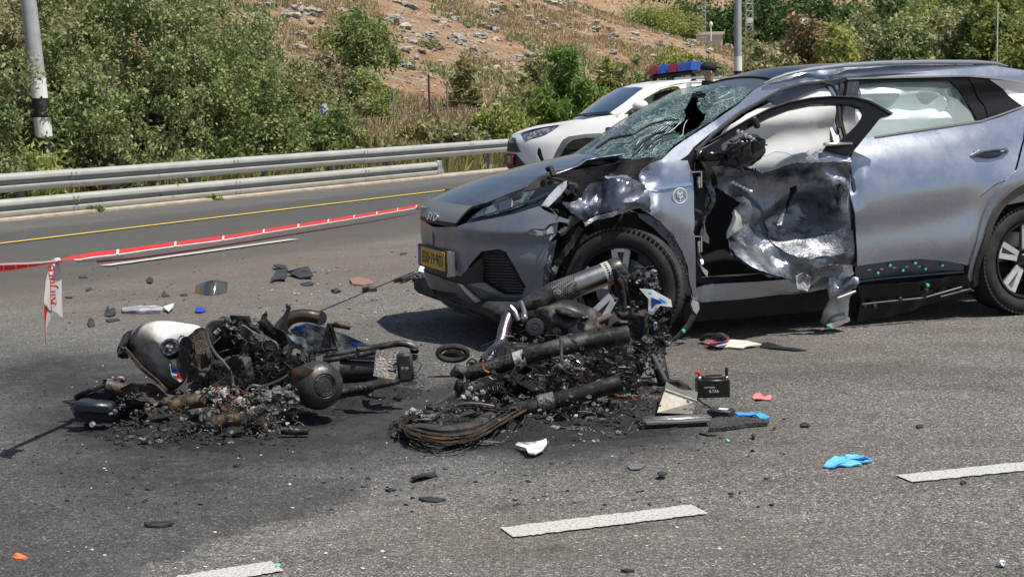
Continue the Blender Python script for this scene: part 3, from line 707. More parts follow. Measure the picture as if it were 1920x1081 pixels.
# pale stones at the rail foot by the police car
for px, py, w, lb in [(900, 311, 20, 'flat pale stone beside the rail post next to the police car'), (922, 314, 13, 'small pale stone close to the police car nose'), (870, 318, 14, 'pale stone lying left of the last visible rail post')]:
    q = gp(px, py); s = w / F * q.y / 2; o = bpy.data.objects.new('stone', rmesh[5]); COL.objects.link(o); o.location = q + Vector((0, 0, s * .2)); o.scale = (s, s * .8, s * .4); props(o, lb, 'stone')
# fence posts and a wire
RUST = mat('rusty_iron', (.13, .06, .04), .8, .3, col2=(.09, .05, .04), ns=10)
fz = gz(811, yd(811, 7)); mb = MB(); top = zat(140, fz.y, 811); mb.box(fz + Vector((0, 0, (top - fz.z) / 2 - .1)), (.055, .055, top - fz.z + .2)); mb.box(fz + Vector((.03, .02, (top - fz.z) / 2 - .1)), (.004, .07, top - fz.z + .2))
fp = thing('fence_post', 'rusty brown angle-iron fence post on the slope', 'fence post', fz); mb.build('post', RUST, fp, smooth=False)
mb = MB(); mb.tube([fz + Vector((0, 0, 1.0)), fz + Vector((.45, .2, -.1))], .015, 5); mb.build('brace', RUST, fp)
for px, d_, py, lb in [(745, 6.5, 166, 'thin grey fence post left of the rusty post'), (845, 7, 160, 'thin grey fence post right of the rusty post'), (1138, 6, 134, 'grey fence post in the brush right of the feathery bush'), (622, 6.5, 190, 'grey fence post at the edge of the shrub mass')]:
    Y = yd(px, d_)
    q = gz(px, Y); t = zat(py, Y, px); mb = MB(); mb.cyl(q - Vector((0, 0, .1)), Vector((q.x, q.y, t)), .025, n=8); mb.build('fence_post', GALVD, label=lb, cat='fence post')
pts = [gz(px, yd(px, d_)) for px, d_ in ((622, 6.5), (745, 6.5), (811, 7), (845, 7), (1138, 6))]
mb = MB()
for h in (.35, .7, 1.0):
    for a, b in zip(pts[:-1], pts[1:]): mb.tube([a + Vector((0, 0, h)), a.lerp(b, .5) + Vector((0, 0, h - .06)), b + Vector((0, 0, h))], .004, 4)
mb.build('fence_wire', GALVD, label='thin wires strung between the fence posts on the verge', cat='fence wire')
# white and blue rubbish caught in the shrubs
q = at(608, 205, yd(608, 1.2)); mb = MB(); mb.blob(q, (.07, .05, .11), 3, .6, 2.8, 2); mb.build('plastic_sheet', mat('pale_plastic', (.42, .46, .50), .6), label='pale crumpled plastic caught in the end of the shrub mass', cat='rubbish')
# lattice pylons and the low lamp
def pylon(px, py0, w, Y, lb, top=14):
    P = gz(px, Y); P.z = at(px, py0, Y).z; o = thing('lattice_mast', lb, 'mast', P); W = w / F * Y; mb = MB(); L4 = []
    for sx in (-1, 1):
        for sy in (-1, 1):
            a = P + Vector((sx * W / 2, sy * W / 2, -1.5)); b = P + Vector((sx * W * .36, sy * W * .36, top)); leg = MB(); leg.tube([a, b], W * .045, 5); leg.build('leg', GALV, o); L4.append((a, b))
    n = int(top / (W * .9)); pr = [(0, 1), (0, 2), (1, 3), (2, 3)]
    for i, j in pr:
        for k in range(n):
            p = L4[i][0].lerp(L4[i][1], k / n); q = L4[j][0].lerp(L4[j][1], (k + 1) / n); p2 = L4[j][0].lerp(L4[j][1], k / n); mb.tube([p, q], W * .026, 4); mb.tube([p, p2], W * .026, 4)
    mb.build('bracing', GALV, o, kind='stuff'); return o, W
pylon(1323, 62, 7, 122, 'slim steel lattice mast left of the lamp post')
py_, W = pylon(1407, 84, 13, 104, 'wider steel lattice mast with a box, right of the lamp post')
q = at(1405, 40, 103.4); mb = MB(); mb.rbox(q, (.42, .3, .30), .03); mb.build('junction_box', mat('grey_white_box', (.6, .6, .58), .6), py_)
P = gz(1332, 121); mb = MB(); a = at(1333, 62, 121); b = at(1333, 46, 121); mb.tube([Vector((a.x, a.y, a.z - .6)), b], .05, 6); mb.blob(b, (.14, .14, .2), 1, .1); mb.build('small_lamp', mat('white_lamp', (.8, .8, .78), .4), label='small white globe lamp beside the slim lattice mast', cat='lamp')
mb = MB(); a = at(1303, 64, 124); b = at(1358, 61, 124); mb.box((a + b) / 2, ((b - a).length, .3, .22)); mb.box((a + b) / 2 - Vector((0, -.2, .5)), ((b - a).length * .9, .1, .9)); mb.build('low_wall', mat('pale_wall', (.55, .53, .48), .8), smooth=False, label='low pale wall at the foot of the slim lattice mast', cat='wall')
mb = MB(); a = at(1508, 44, 79.5); mb.blob(a, (.28, .2, .2), 4, .5, 3, 2); mb.build('rag', mat('pale_plastic', (.55, .6, .68), .5), label='pale blue rag caught on top of the rusty bush', cat='rag')
mb = MB(); a = at(1871, 90, 76); b = at(1871, 6, 76); mb.tube([Vector((a.x, a.y, -.4)), b], .028, 5); mb.build('thin_pole', mat('white_lamp', (.8, .8, .78), .4), label='thin white pole standing in the thicket near the right edge', cat='pole')
# ------------------------------------------------------------------ body panels laid on a shaped surface
class Frame:
    def __init__(s, o, fx, z0=0.0):
        fx = np.array([fx[0], fx[1], 0.]); s.fx = fx / np.linalg.norm(fx); s.l = np.array([-s.fx[1], s.fx[0], 0]); s.o = np.array([o[0], o[1], z0]); s.z = np.array([0, 0, 1.])
    def w(s, P): P = np.asarray(P, float); return s.o + P[..., :1] * s.fx + P[..., 1:2] * s.l + P[..., 2:3] * s.z
    def v(s, x, y, z): return Vector(s.w([x, y, z]))
    def d(s, x, y, z): return Vector(x * s.fx + y * s.l + z * s.z)
    def rot(s): return Matrix(((s.fx[0], s.l[0], 0, 0), (s.fx[1], s.l[1], 0, 0), (0, 0, 1, 0), (0, 0, 0, 1)))
    def plane(s, px, py, y=None, x=None, p=None, n=None):
        "car coordinates of the pixel on the plane y=const, x=const or (p, n)"
        if y is not None: p, n = np.array([0, y, 0.]), np.array([0, 1., 0])
        elif x is not None: p, n = np.array([x, 0, 0.]), np.array([1., 0, 0])
        d = np.array(ray(px, py)); M_ = np.stack([s.fx, s.l, s.z]); dl = M_ @ d; cl = M_ @ (_CP - s.o)
        t = ((np.asarray(p) - cl) @ np.asarray(n)) / (dl @ np.asarray(n)); return cl + dl * t
class Surf:
    def __init__(s, fr, fn, ur, vr, nu=260, nv=120, flip=1, ctr=(0, 0, .7)):
        s.fr, s.fn, s.ctr, s.flip = fr, fn, np.array(ctr), flip
        u = np.linspace(*ur, nu); v = np.linspace(*vr, nv); s.U, s.V = [a.ravel() for a in np.meshgrid(u, v)]
        s.P = fn(s.U, s.V); s.px = nproj(fr.w(s.P)); n = s.normal(s.U, s.V)
        view = _CP - fr.w(s.P); nw = n[:, :1] * fr.fx + n[:, 1:2] * fr.l + n[:, 2:3] * fr.z
        s.front = (nw * view).sum(1) > -.02
        s.ur, s.vr = ur, vr
    def normal(s, u, v):
        e = 1e-3; a = s.fn(u + e, v) - s.fn(u - e, v); b = s.fn(u, v + e) - s.fn(u, v - e); n = np.cross(a, b); n /= np.linalg.norm(n, axis=-1, keepdims=True) + 1e-12
        P = s.fn(u, v); sg = np.sign(((P - s.ctr) * n).sum(-1)); sg[sg == 0] = 1
        return n * sg[:, None]
    def inv(s, pts):
        out = []
        for q in pts:
            if len(q) == 3: out.append((q[1], q[2])); continue
            q = np.array(q, float); D = ((s.px - q) ** 2).sum(1) + np.where(s.front, 0, 1e7); i = int(np.argmin(D)); u, v = s.U[i], s.V[i]
            for _ in range(12):
                A = nproj(s.fr.w(s.fn(np.array([u, u + 1e-3, u]), np.array([v, v, v + 1e-3])))); J = np.stack([(A[1] - A[0]) / 1e-3, (A[2] - A[0]) / 1e-3], 1)
                try: st = np.linalg.solve(J.T @ J + np.eye(2) * 50, J.T @ (q - A[0]))
                except Exception: break
                st = np.clip(st, -.08, .08); u = float(np.clip(u + st[0], *s.ur)); v = float(np.clip(v + st[1], *s.vr))
            out.append((u, v))
        return out
    def pt(s, px, py, off=0.0):
        (u, v), = s.inv([(px, py)]); u, v = np.array([u]), np.array([v]); return (s.fn(u, v) + s.normal(u, v) * off)[0]
def dens_poly(P, step):
    out = []
    for i in range(len(P)):
        a, b = np.array(P[i]), np.array(P[(i + 1) % len(P)]); n = max(1, int(np.linalg.norm(b - a) / step))
        for k in range(n): out.append(tuple(a + (b - a) * k / n))
    return out
def panel(surf, outline, res=.03, holes=(), off=0.0, thick=.012, disp=None, mb=None, mirror=False, uv=False, jag=0.0, wrap=None):
    "cut a sheet of the surface along the outline, give it an edge"
    mb = mb or MB()
    loops = [dens_poly(outline if uv else surf.inv(outline), res)] + [dens_poly(h if uv else surf.inv(h), res) for h in holes]
    if jag: loops = [[(a + random.uniform(-jag, jag), b + random.uniform(-jag, jag)) for a, b in L_] for L_ in loops]
    pts = []; edges = []; 
    for L_ in loops:
        k = len(pts); pts += L_; edges += [(k + i, k + (i + 1) % len(L_)) for i in range(len(L_))]
    A = np.array(loops[0]); lo, hi = A.min(0), A.max(0)
    gx, gy = np.meshgrid(np.arange(lo[0], hi[0], res), np.arange(lo[1], hi[1], res)); gy = gy + 0; gx = gx + (np.arange(gx.shape[0]) % 2)[:, None] * res / 2
    g = np.stack([gx.ravel(), gy.ravel()], 1)
    if disp is not None: g = g + RNG.uniform(-.25, .25, g.shape) * res
    k = ppoly(g[:, 0], g[:, 1], loops[0])
    for h in loops[1:]: k &= ~ppoly(g[:, 0], g[:, 1], h)
    g = g[k]
    if len(g):
        B = np.array(pts); D = np.min(((g[:, None] - B[None]) ** 2).sum(-1), 1) if len(g) * len(B) < 4e7 else np.full(len(g), 1.); g = g[D > (res * .45) ** 2]
    allp = [Vector(p) for p in pts] + [Vector(p) for p in g]
    vs, _, fs, *_r = delaunay_2d_cdt(allp, edges, [], 0, 1e-6)
    V2 = np.array([(v.x, v.y) for v in vs]); fs = [f for f in fs if len(f) == 3]
    C = V2[np.array(fs)].mean(1); k = ppoly(C[:, 0], C[:, 1], loops[0])
    for h in loops[1:]: k &= ~ppoly(C[:, 0], C[:, 1], h)
    fs = [f for f, q in zip(fs, k) if q]
    P = surf.fn(V2[:, 0], V2[:, 1]); N_ = surf.normal(V2[:, 0], V2[:, 1]); o_ = off
    if disp is not None: o_ = off + disp(P)
    P = P + N_ * (o_[:, None] if np.ndim(o_) else o_)
    if wrap is not None: P = wrap(P)
    # orientation
    a, b, c = fs[0]; nn = sum(np.cross(P[b] - P[a], P[c] - P[a]) @ N_[a] for a, b, c in fs[:20])
    if nn < 0: fs = [f[::-1] for f in fs]
    used = {}; from_ = {}
    for f in fs:
        for i in range(3):
            e = (f[i], f[(i + 1) % 3]); used[e] = 1
    bd = [e for e in used if (e[1], e[0]) not in used]
    def emit(Q, NN, fl):
        n = len(Q); mb_v = [tuple(p) for p in Q]; bi = {}; ex = []
        for a, b in bd:
            for q in (a, b):
                if q not in bi: bi[q] = n + len(ex); ex.append(tuple(Q[q] - NN[q] * thick))
        F2 = [tuple(f) for f in fs] + [(b, a, bi[a], bi[b]) for a, b in bd]
        if fl: F2 = [f[::-1] for f in F2]
        mb.add(mb_v + ex, F2)
    emit(surf.fr.w(P), N_ @ np.stack([surf.fr.fx, surf.fr.l, surf.fr.z]), False)
    if mirror:
        Pm = P * np.array([1, -1, 1]); Nm = N_ * np.array([1, -1, 1]); emit(surf.fr.w(Pm), Nm @ np.stack([surf.fr.fx, surf.fr.l, surf.fr.z]), True)
    return mb
def tri(x): return 2 * np.abs(x - np.floor(x + .5))
def crumple(amp, fr=4.0, n=7, seed=0, env=None):
    r = np.random.default_rng(seed); D = r.normal(0, 1, (n, 3)); D /= np.linalg.norm(D, axis=1)[:, None]; Fq = fr * (.5 + 1.6 * r.random(n)); ph = r.random(n); am = 1 / Fq; am = am / am.sum()
    def f(P):
        Q = P + (np.stack([fbm(P, 3, 2, seed + 1), fbm(P, 3, 2, seed + 2), fbm(P, 3, 2, seed + 3)], 1) - .5) * .35
        z = sum(a * tri(Q @ d * q + p) for a, d, q, p in zip(am, D, Fq, ph)) - .5
        z = z * amp * 2
        return z * env(P) if env else z
    return f
def blobenv(*cs):
    def f(P):
        e = 0
        for x, z, r in cs: e = np.maximum(e, np.exp(-((P[:, 0] - x) ** 2 + (P[:, 2] - z) ** 2) / r ** 2))
        return e
    return f
def interp(tab):
    a, b = zip(*sorted(tab)); a = np.array(a); b = np.array(b)
    # smooth (monotone-ish) interpolation through the table
    xs = np.linspace(a[0], a[-1], 400); ys = np.interp(xs, a, b); k = np.ones(17) / 17; yp = np.concatenate([2 * ys[0] - ys[8:0:-1], ys, 2 * ys[-1] - ys[-2:-10:-1]]); ys = np.convolve(yp, k, 'valid')
    return lambda x: np.interp(x, xs, ys)
class Body:
    "lower body and greenhouse side of a car: u runs round the nose (u<1.7) then back along the side, v is height"
    def __init__(s, fr, N_, W_, xs, n, belt, tumble, tail, extra=None, hw=None):
        s.fr, s.N, s.W, s.xs, s.n, s.belt, s.tumble, s.tail, s.extra = fr, interp(N_), interp(W_), xs, n, belt, tumble, tail, extra
    def width(s, x, z):
        zb = s.belt(x); w = np.where(z < zb, s.W(z - (zb - s.belt(np.float64(0.)))), s.W(s.belt(np.float64(0.))) - (z - zb) * s.tumble)
        w = s.W(np.minimum(z, zb)) ; w = np.where(z > zb, w - (z - zb) * s.tumble, w)
        w = w * (1 - .035 * np.clip((-x - .9) / 1.3, 0, 1.2) ** 2 * 1.6)
        if s.extra is not None: w = w + s.extra(x, z)
        return w
    def fn(s, u, v):
        th = np.clip(u / 1.7, -1, 1) * np.pi / 2; c = np.abs(np.cos(th)) ** (2 / s.n); q = np.sign(th) * np.abs(np.sin(th)) ** (2 / s.n)
        x = s.xs + (s.N(v) - s.xs) * c; x = np.where(np.abs(u) > 1.7, s.xs - (np.abs(u) - 1.7), x)
        t = np.clip((s.xs - .0 - x - (s.xs - s.tail - .35)) / .35, 0, 1)      # round the tail a little
        y = np.where(np.abs(u) > 1.7, np.sign(u), q) * s.width(x, v) * (1 - .12 * t ** 2.5)
        return np.stack([x, y, v], -1)
# ------------------------------------------------------------------ the wrecked silver-blue car
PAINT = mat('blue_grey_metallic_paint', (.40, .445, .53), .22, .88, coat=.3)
def add_dust(m, amount=.5, sc=3.0, col=(.20, .17, .14)):
    N, L = m.node_tree.nodes, m.node_tree.links; b = N['Principled BSDF']; g = N.new('ShaderNodeNewGeometry')
    n = N.new('ShaderNodeTexNoise'); n.inputs['Scale'].default_value = sc; n.inputs['Detail'].default_value = 8; n.inputs['Roughness'].default_value = .75; L.new(g.outputs['Position'], n.inputs['Vector'])
    r = N.new('ShaderNodeMapRange'); r.inputs['From Min'].default_value = .42; r.inputs['From Max'].default_value = .8; r.inputs['To Max'].default_value = amount; L.new(n.outputs['Fac'], r.inputs['Value'])
    n2 = N.new('ShaderNodeTexNoise'); n2.inputs['Scale'].default_value = 210; n2.inputs['Detail'].default_value = 2; L.new(g.outputs['Position'], n2.inputs['Vector'])
    r2 = N.new('ShaderNodeMapRange'); r2.inputs['From Min'].default_value = .66; r2.inputs['From Max'].default_value = .78; r2.inputs['To Max'].default_value = amount; L.new(n2.outputs['Fac'], r2.inputs['Value'])
    ad = N.new('ShaderNodeMath'); ad.operation = 'ADD'; ad.use_clamp = True; L.new(r.outputs[0], ad.inputs[0]); L.new(r2.outputs[0], ad.inputs[1])
    mx = N.new('ShaderNodeMix'); mx.data_type = 'RGBA'; mx.inputs[6].default_value = b.inputs['Base Color'].default_value; mx.inputs[7].default_value = (*col, 1); L.new(ad.outputs[0], mx.inputs[0])
    if b.inputs['Base Color'].links: L.new(b.inputs['Base Color'].links[0].from_socket, mx.inputs[6])
    L.new(mx.outputs[2], b.inputs['Base Color'])
    ro, me_ = b.inputs['Roughness'].default_value, b.inputs['Metallic'].default_value
    for nm, a, c in (('Roughness', ro, .75), ('Metallic', me_, 0)):
        q = N.new('ShaderNodeMapRange'); q.inputs['To Min'].default_value = a; q.inputs['To Max'].default_value = c; L.new(ad.outputs[0], q.inputs['Value']); L.new(q.outputs[0], b.inputs[nm])
    return m
add_dust(PAINT, .42, 2.5)
PAINTN = add_dust(mat('shaded_dusty_nose_paint', (.27, .29, .34), .32, .7, coat=.2), .8, 3.2, (.15, .128, .11))  # nose shade put into a darker copy of the body paint, dust on top
TORN = mat('crumpled_bright_metal', (.21, .23, .275), .27, .85, col2=(.06, .065, .08), ns=7, lo=.46, hi=.6, rough2=.5, bump=.12, bs=35)
SCRAPE = mat('scraped_bare_metal', (.36, .375, .41), .45, .7, col2=(.13, .14, .165), ns=13, lo=.46, hi=.60, detail=9, rough2=.6, bump=.35, bs=80)
DOORM = mat('mangled_door_metal', (.27, .29, .335), .34, .75, col2=(.055, .06, .075), ns=5, lo=.44, hi=.60, detail=9, rough2=.55, bump=.2, bs=60)
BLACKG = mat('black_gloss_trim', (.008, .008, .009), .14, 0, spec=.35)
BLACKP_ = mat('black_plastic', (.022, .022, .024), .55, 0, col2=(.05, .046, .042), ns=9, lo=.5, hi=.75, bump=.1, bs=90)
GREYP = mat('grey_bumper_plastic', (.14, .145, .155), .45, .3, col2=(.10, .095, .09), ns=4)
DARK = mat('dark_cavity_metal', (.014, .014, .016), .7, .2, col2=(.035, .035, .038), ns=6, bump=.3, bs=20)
CHROME = mat('satin_silver_trim', (.72, .74, .77), .22, 1.0)
SILV = mat('silver_roof_rail', (.55, .58, .63), .28, .85)
RUBBER = mat('tyre_rubber', (.022, .021, .020), .8, col2=(.06, .055, .05), ns=10, lo=.45, hi=.75, bump=.15, bs=120)
RIMD = mat('black_rim', (.018, .018, .02), .28, .3, coat=.3)
RIMS = mat('machined_rim', (.78, .79, .80), .38, .6, col2=(.5, .5, .5), ns=14, lo=.45, hi=.8)
GLASS = mat('dark_tinted_glass', (.012, .016, .018), .06, 0, spec=.9, coat=.3)
CLEAR = mat('side_window_glass', (.62, .78, .76), .04, 0, alpha=.32, spec=.9)
BAG = mat('white_airbag_cloth', (.88, .88, .87), .75, bump=.06, bs=25, sub=.35)
BAGG = mat('curtain_airbag_cloth', (.80, .88, .87), .8, bump=.1, bs=30)
CREAM = mat('cream_primer', (.50, .52, .46), .6, col2=(.42, .44, .38), ns=7)
SEAT = mat('grey_seat_cloth', (.16, .17, .18), .85, bump=.2, bs=120)
CLIP = mat('green_plastic_clip', (.10, .55, .36), .4)
SO = (1.63174467, 10.3495122)
FR = Frame(SO, (-0.93032877, -0.36672657), 0.0)
suv = thing('wrecked_car', 'silver-blue electric car with torn front door, shattered windscreen and crushed front wing', 'car', Vector((*SO, 0)), rot=FR.rot())
belt = lambda x: 1.055 + (1.0 - np.asarray(x, float)) * .098
SHP = interp([(-.9, -.09), (-.25, -.09), (0, 0), (.06, .0), (.22, .020), (.28, .021), (.42, .0), (.60, .024), (.66, .02), (.85, -.03), (1.4, -.05)])
def side_shape(x, z):
    "shoulder above the crease, hollow below it, bulge, sill: metres of half width"
    zc = .985 + (0.1 - x) * .115; d = zc - z
    e = SHP(d)
    f = np.clip((.75 - x) / .35, 0, 1) * np.clip((x + 2.1) / .3, 0, 1) * (1 - sst(z, belt(x) + .06, 1.50))
    # flares over the wheels
    fl = .02 * np.exp(-(((x - 1.39) ** 2 + (z - .35) ** 2) ** .5 - .47) ** 2 / .008) + .022 * np.exp(-(((x + 1.385) ** 2 + (z - .37) ** 2) ** .5 - .50) ** 2 / .008)
    return e * f + fl * (z < 1.0)
BD = Body(FR, [(.05, 2.02), (.15, 2.10), (.22, 2.17), (.30, 2.22), (.42, 2.245), (.52, 2.255), (.62, 2.262), (.70, 2.25), (.76, 2.225), (.80, 2.19), (.86, 2.12), (.95, 2.06), (1.05, 2.0), (1.7, 1.8)],
          [(.05, .84), (.15, .86), (.25, .885), (.35, .90), (.5, .92), (.7, .928), (.85, .922), (.95, .90), (1.0, .885), (1.055, .86), (1.15, .825), (1.29, .80), (1.7, .78)], 1.0, 2.55, belt, .55, -2.25, side_shape)
SB = Surf(FR, BD.fn, (-1.6, 4.95), (.10, 1.60), 520, 150)
def pb(name, outline, m, parent=None, **k):
    lab = k.pop('label', None); ang = k.pop('ang', 35); nm = panel(k.pop('surf', SB), outline, **k); return nm.build(name, m, parent or suv, ang=ang, label=lab)
def z1(x, y): return (780 + x / 3.86, 330 + y / 3.86)
def z2(x, y): return (1040 + x / 3.86, 280 + y / 3.86)
def z4(x, y): return (1290 + x / 3.603, 260 + y / 3.603)
def z5(x, y): return (1580 + x / 3.862, 120 + y / 3.862)
def z6(x, y): return (1580 + x / 4.16, 380 + y / 4.16)
def r2(x, y): return (1260 + x / 1.965, 90 + y / 1.965)
def z7(x, y): return (1100 + x / 4.914, 110 + y / 4.914)
def U(u, v): return ('u', u, v)
# --- nose
grille = [(902, 471), (935, 467), (948, 472), (966, 501), (986, 537), (979, 553), (946, 553), (907, 529.5), (872, 523), (878, 500)]
ZT = float(FR.plane(817, 425, y=0)[2]); ZU = float(FR.plane(817, 392, y=0)[2])
def mir(*pts): return [U(-u, v) for u, v in SB.inv(list(pts))[::-1]]
nose = panel(SB, [U(0, ZT), (858, 425), (872, 419), (915, 411), (961, 402), (1013, 386), (1017, 392), (1069, 413), (1065, 418), (1049, 415.5), (1029, 421), (1021, 430), (1000, 428), (985, 437), (1005, 441), (1029, 439), (1039, 437), (1031, 460), (1022, 496), (1018, 530), (1014, 556), (972, 566), (935, 563), (900, 552), (866, 531), (860, 524), (864, 519), U(0, .405)], res=.03, holes=[grille],
             disp=lambda P: -.010 * np.exp(-((P[:, 2] - .60) / .05) ** 2) + .0 * P[:, 0] + .012 * np.exp(-((P[:, 2] - .665) / .03) ** 2))
und = panel(SB, [U(0, ZT)] + mir((1013, 386), (961, 402), (915, 411), (858, 425))[::-1] + [U(-1.55, .86), U(-1.55, .30), U(-.9, .30), U(-.35, .40), U(0, .405)], res=.05, uv=False, mb=nose)
nose.build('front_bumper', PAINTN, suv)
pb('side_grille', [(898, 466), (938, 461), (953, 470), (972, 500), (992, 538), (983, 560), (942, 560), (903, 534), (866, 528), (874, 498)], BLACKP_, off=-.035, res=.04)
mb = MB()
for k in range(13):
    py = 480 + k * 5.6; xa = 905 - max(0, (k - 8)) * -9; xb = 943 + (k * 3.4); xb = min(xb, 984 - max(0, k - 11) * 6)
    if k > 8: xa = 905 + (k - 8) * 11
    P = [SB.pt(xa + (xb - xa) * t, py + 1.5 * t, -.02) for t in np.linspace(0, 1, 6)]; mb.tube([FR.v(*p) for p in P], .0035, 4)
mb.build('grille_slats', GREYP, suv, kind='stuff')
# black band under the number plate
pb('intake', [U(-.62, .40), U(-.45, .445), U(0, .44), (820, 505), (863, 519), (904, 483), (908, 500), (906, 529), (872, 532), U(0, .372), U(-.5, .38)], BLACKP_, off=.006, res=.04)
# lower lip
pb('lower_lip', [U(-1.35, .33), U(-.9, .33), U(-.45, .365), U(0, .372), (863, 530), (872, 537), (890, 556), (915, 577), (941, 590), (975, 588), (884, 587), (850, 578), U(0, .165), U(-.5, .17), U(-1.0, .20), U(-1.35, .22)], GREYP, off=.016, res=.035, holes=[[(812, 538), (858, 546), (880, 570), (868, 571), (822, 560)], [(800, 535), (806, 536), (817, 559), (808, 556)]])
pb('lower_mouth', [(800, 534), (858, 545), (883, 571), (862, 571), (806, 556)], BLACKP_, off=-.012, res=.04)
mb = MB()
for k in range(5):
    a, b = (802 + k * 4, 538 + k * 4.5), (858 + k * 4.5, 549 + k * 4.6); mb.tube([FR.v(*SB.pt(a[0] + (b[0] - a[0]) * t, a[1] + (b[1] - a[1]) * t, .002)) for t in np.linspace(0, 1, 5)], .004, 4)
mb.build('lower_grille_bars', GREYP, suv, kind='stuff')
pb('lip_edge', [(863, 529), (873, 532), (893, 551), (918, 571), (948, 588), (940, 591), (914, 578), (889, 557), (871, 538)], SILV, off=.022, res=.03)
pb('corner_valance', [(872, 532), (900, 541), (946, 557), (982, 558), (1010, 560), (1000, 594), (950, 590), (918, 572), (893, 551)], GREYP, off=.004, res=.04)
# nose trim with the maker's letters, number plate
trim = panel(SB, [(888, 388.5), (858, 419)] + mir((888, 388.5), (858, 419)), res=.03, off=.014); trim.build('nose_trim', mat('grey_nose_trim', (.24, .245, .26), .42, .3), suv)
tl = panel(SB, [(858, 420), (856, 426)] + mir((858, 420), (856, 426)), res=.03, off=.010); tl.build('trim_lip', BLACKP_, suv)
def on_nose(u0, z0, off):
    def wrap(p):
        q = np.array(p) - SB.fr.o; y = q @ FR.l; z = q @ FR.z
        uu = np.linspace(-1.2, 1.2, 200); Q = BD.fn(uu, np.full(200, z)); u = np.interp(y, Q[:, 1], uu); u_, z_ = np.array([u]), np.array([z]); return Vector(FR.w((SB.fn(u_, z_) + SB.normal(u_, z_) * (off + (q @ FR.fx)))[0]))
    return wrap
text_on('maker_letters', 'BYD', .058, FR.o + 0 * FR.fx + FR.l * .0 + FR.z * float(FR.plane(817, 408, y=0)[2]), FR.d(0, 1, 0), FR.d(0, 0, 1), CHROME, suv, .003, 1.7, .0015, warp=on_nose(0, .77, .016))
pl = thing('plate_tmp', '', '', Vector((0, 0, 0))); bpy.data.objects.remove(pl)
YEL = mat('yellow_plate', (.62, .36, .03), .45, col2=(.42, .23, .03), ns=30, lo=.5, hi=.8); BLU = mat('blue_plate_band', (.05, .08, .35), .45); INK = mat('black_ink', (.01, .01, .01), .5)
pc = FR.plane(811, 484, x=2.275); Rz = FR.rot().to_3x3()
mb = MB(); mb.rbox(FR.v(2.27, pc[1], pc[2]), (.016, .53, .135), .004, Rz); plate = mb.build('number_plate', BLACKP_, suv)
mb = MB(); mb.rbox(FR.v(2.280, pc[1] + .02, pc[2]), (.006, .44, .112), .002, Rz); pf = mb.build('plate_face', YEL, plate)
mb = MB(); mb.box(FR.v(2.280, pc[1] - .228, pc[2]), (.006, .045, .112), Rz); mb.build('plate_band', BLU, plate, smooth=False)
text_on('plate_number', '830·19·903', .098, FR.v(2.2835, pc[1] + .022, pc[2] - .004), FR.d(0, 1, 0), FR.d(0, 0, 1), INK, plate, .0006, .86, .0015)
mb = MB(); mb.rbox(FR.v(2.25, pc[1] + .262, pc[2] - .01), (.05, .008, .15), .002, Rz); mb.build('plate_bracket', CHROME, plate)
# stars of chipped paint
mb = MB(); q = SB.pt(946, 435, .002)
for k in range(6): a = k * 1.05; mb.tube([FR.v(*q), FR.v(*SB.pt(946 + math.cos(a) * 7, 435 + math.sin(a) * 6, .002))], [.004, .001], 4)
mb.build('paint_chip', mat('chip', (.5, .47, .42), .8), suv)
# --- headlight
HL = mat('dark_headlight_housing', (.02, .023, .028), .15, .2, coat=.6)
pb('headlight', [(871, 420), (884, 404), (902, 391), (933, 377), (977, 359), (1022, 348), (1056, 341), (1058, 352), (1040, 371), (1016, 386), (961, 402), (915, 411), (882, 417)], HL, off=-.006, res=.03)
pb('headlight_lens', [(890, 404), (905, 393), (935, 380), (980, 362), (1004, 357), (985, 384), (960, 394), (915, 405)], mat('headlight_lens', (.16, .20, .25), .08, .3, col2=(.04, .05, .06), ns=14, lo=.45, hi=.55, coat=.8), off=.004, res=.03)
pb('lamp_strip', [(936, 382), (958, 374), (957, 392), (938, 398)], mat('lamp_inner', (.10, .13, .17), .2, .6), off=.008, res=.03)
mb = MB(); mb.tube([FR.v(*SB.pt(*p, .008)) for p in ((888, 409), (925, 399), (960, 388), (1002, 376), (1030, 362))], .0035, 5); mb.tube([FR.v(*SB.pt(*p, .008)) for p in ((962, 372), (960, 390))], .005, 5)
mb.build('lamp_chrome_line', CHROME, suv)
pb('headlight_shell', [(1015, 386), (1030, 366), (1046, 349), (1063, 339), (1062, 352), (1045, 372), (1028, 388)], mat('white_lamp_shell', (.66, .68, .70), .25, .3, col2=(.35, .37, .4), ns=22, lo=.5, hi=.6), off=.004, res=.018, disp=crumple(.012, 9, 6, 5))
pb('bumper_corner_rag', [(985, 437), (1000, 430), (1024, 432), (1034, 424), (1047, 417), (1042, 440), (1030, 452), (1036, 436), (1008, 443)], mat('torn_grey_plastic', (.28, .30, .33), .4, .3), off=.01, res=.015, disp=crumple(.03, 10, 6, 8), jag=.004)
pb('bumper_flange', [(1031, 455), (1044, 449), (1038, 480), (1031, 505), (1029, 540), (1021, 556), (1016, 548), (1020, 500)], mat('flange_blue', (.12, .14, .19), .3, .7), off=-.004, res=.02, disp=crumple(.01, 8, 5, 3))
mb = MB()
for p, q in (((1032, 470), (1036, 462)), ((1026, 492), (1034, 488)), ((1028, 500), (1033, 510)), ((1023, 512), (1024, 522)), ((1033, 478), (1030, 486))): mb.tube([FR.v(*SB.pt(*p, .01)), FR.v(*SB.pt(*q, .012))], .006, 5)
mb.build('flange_brackets', CHROME, suv, kind='stuff')
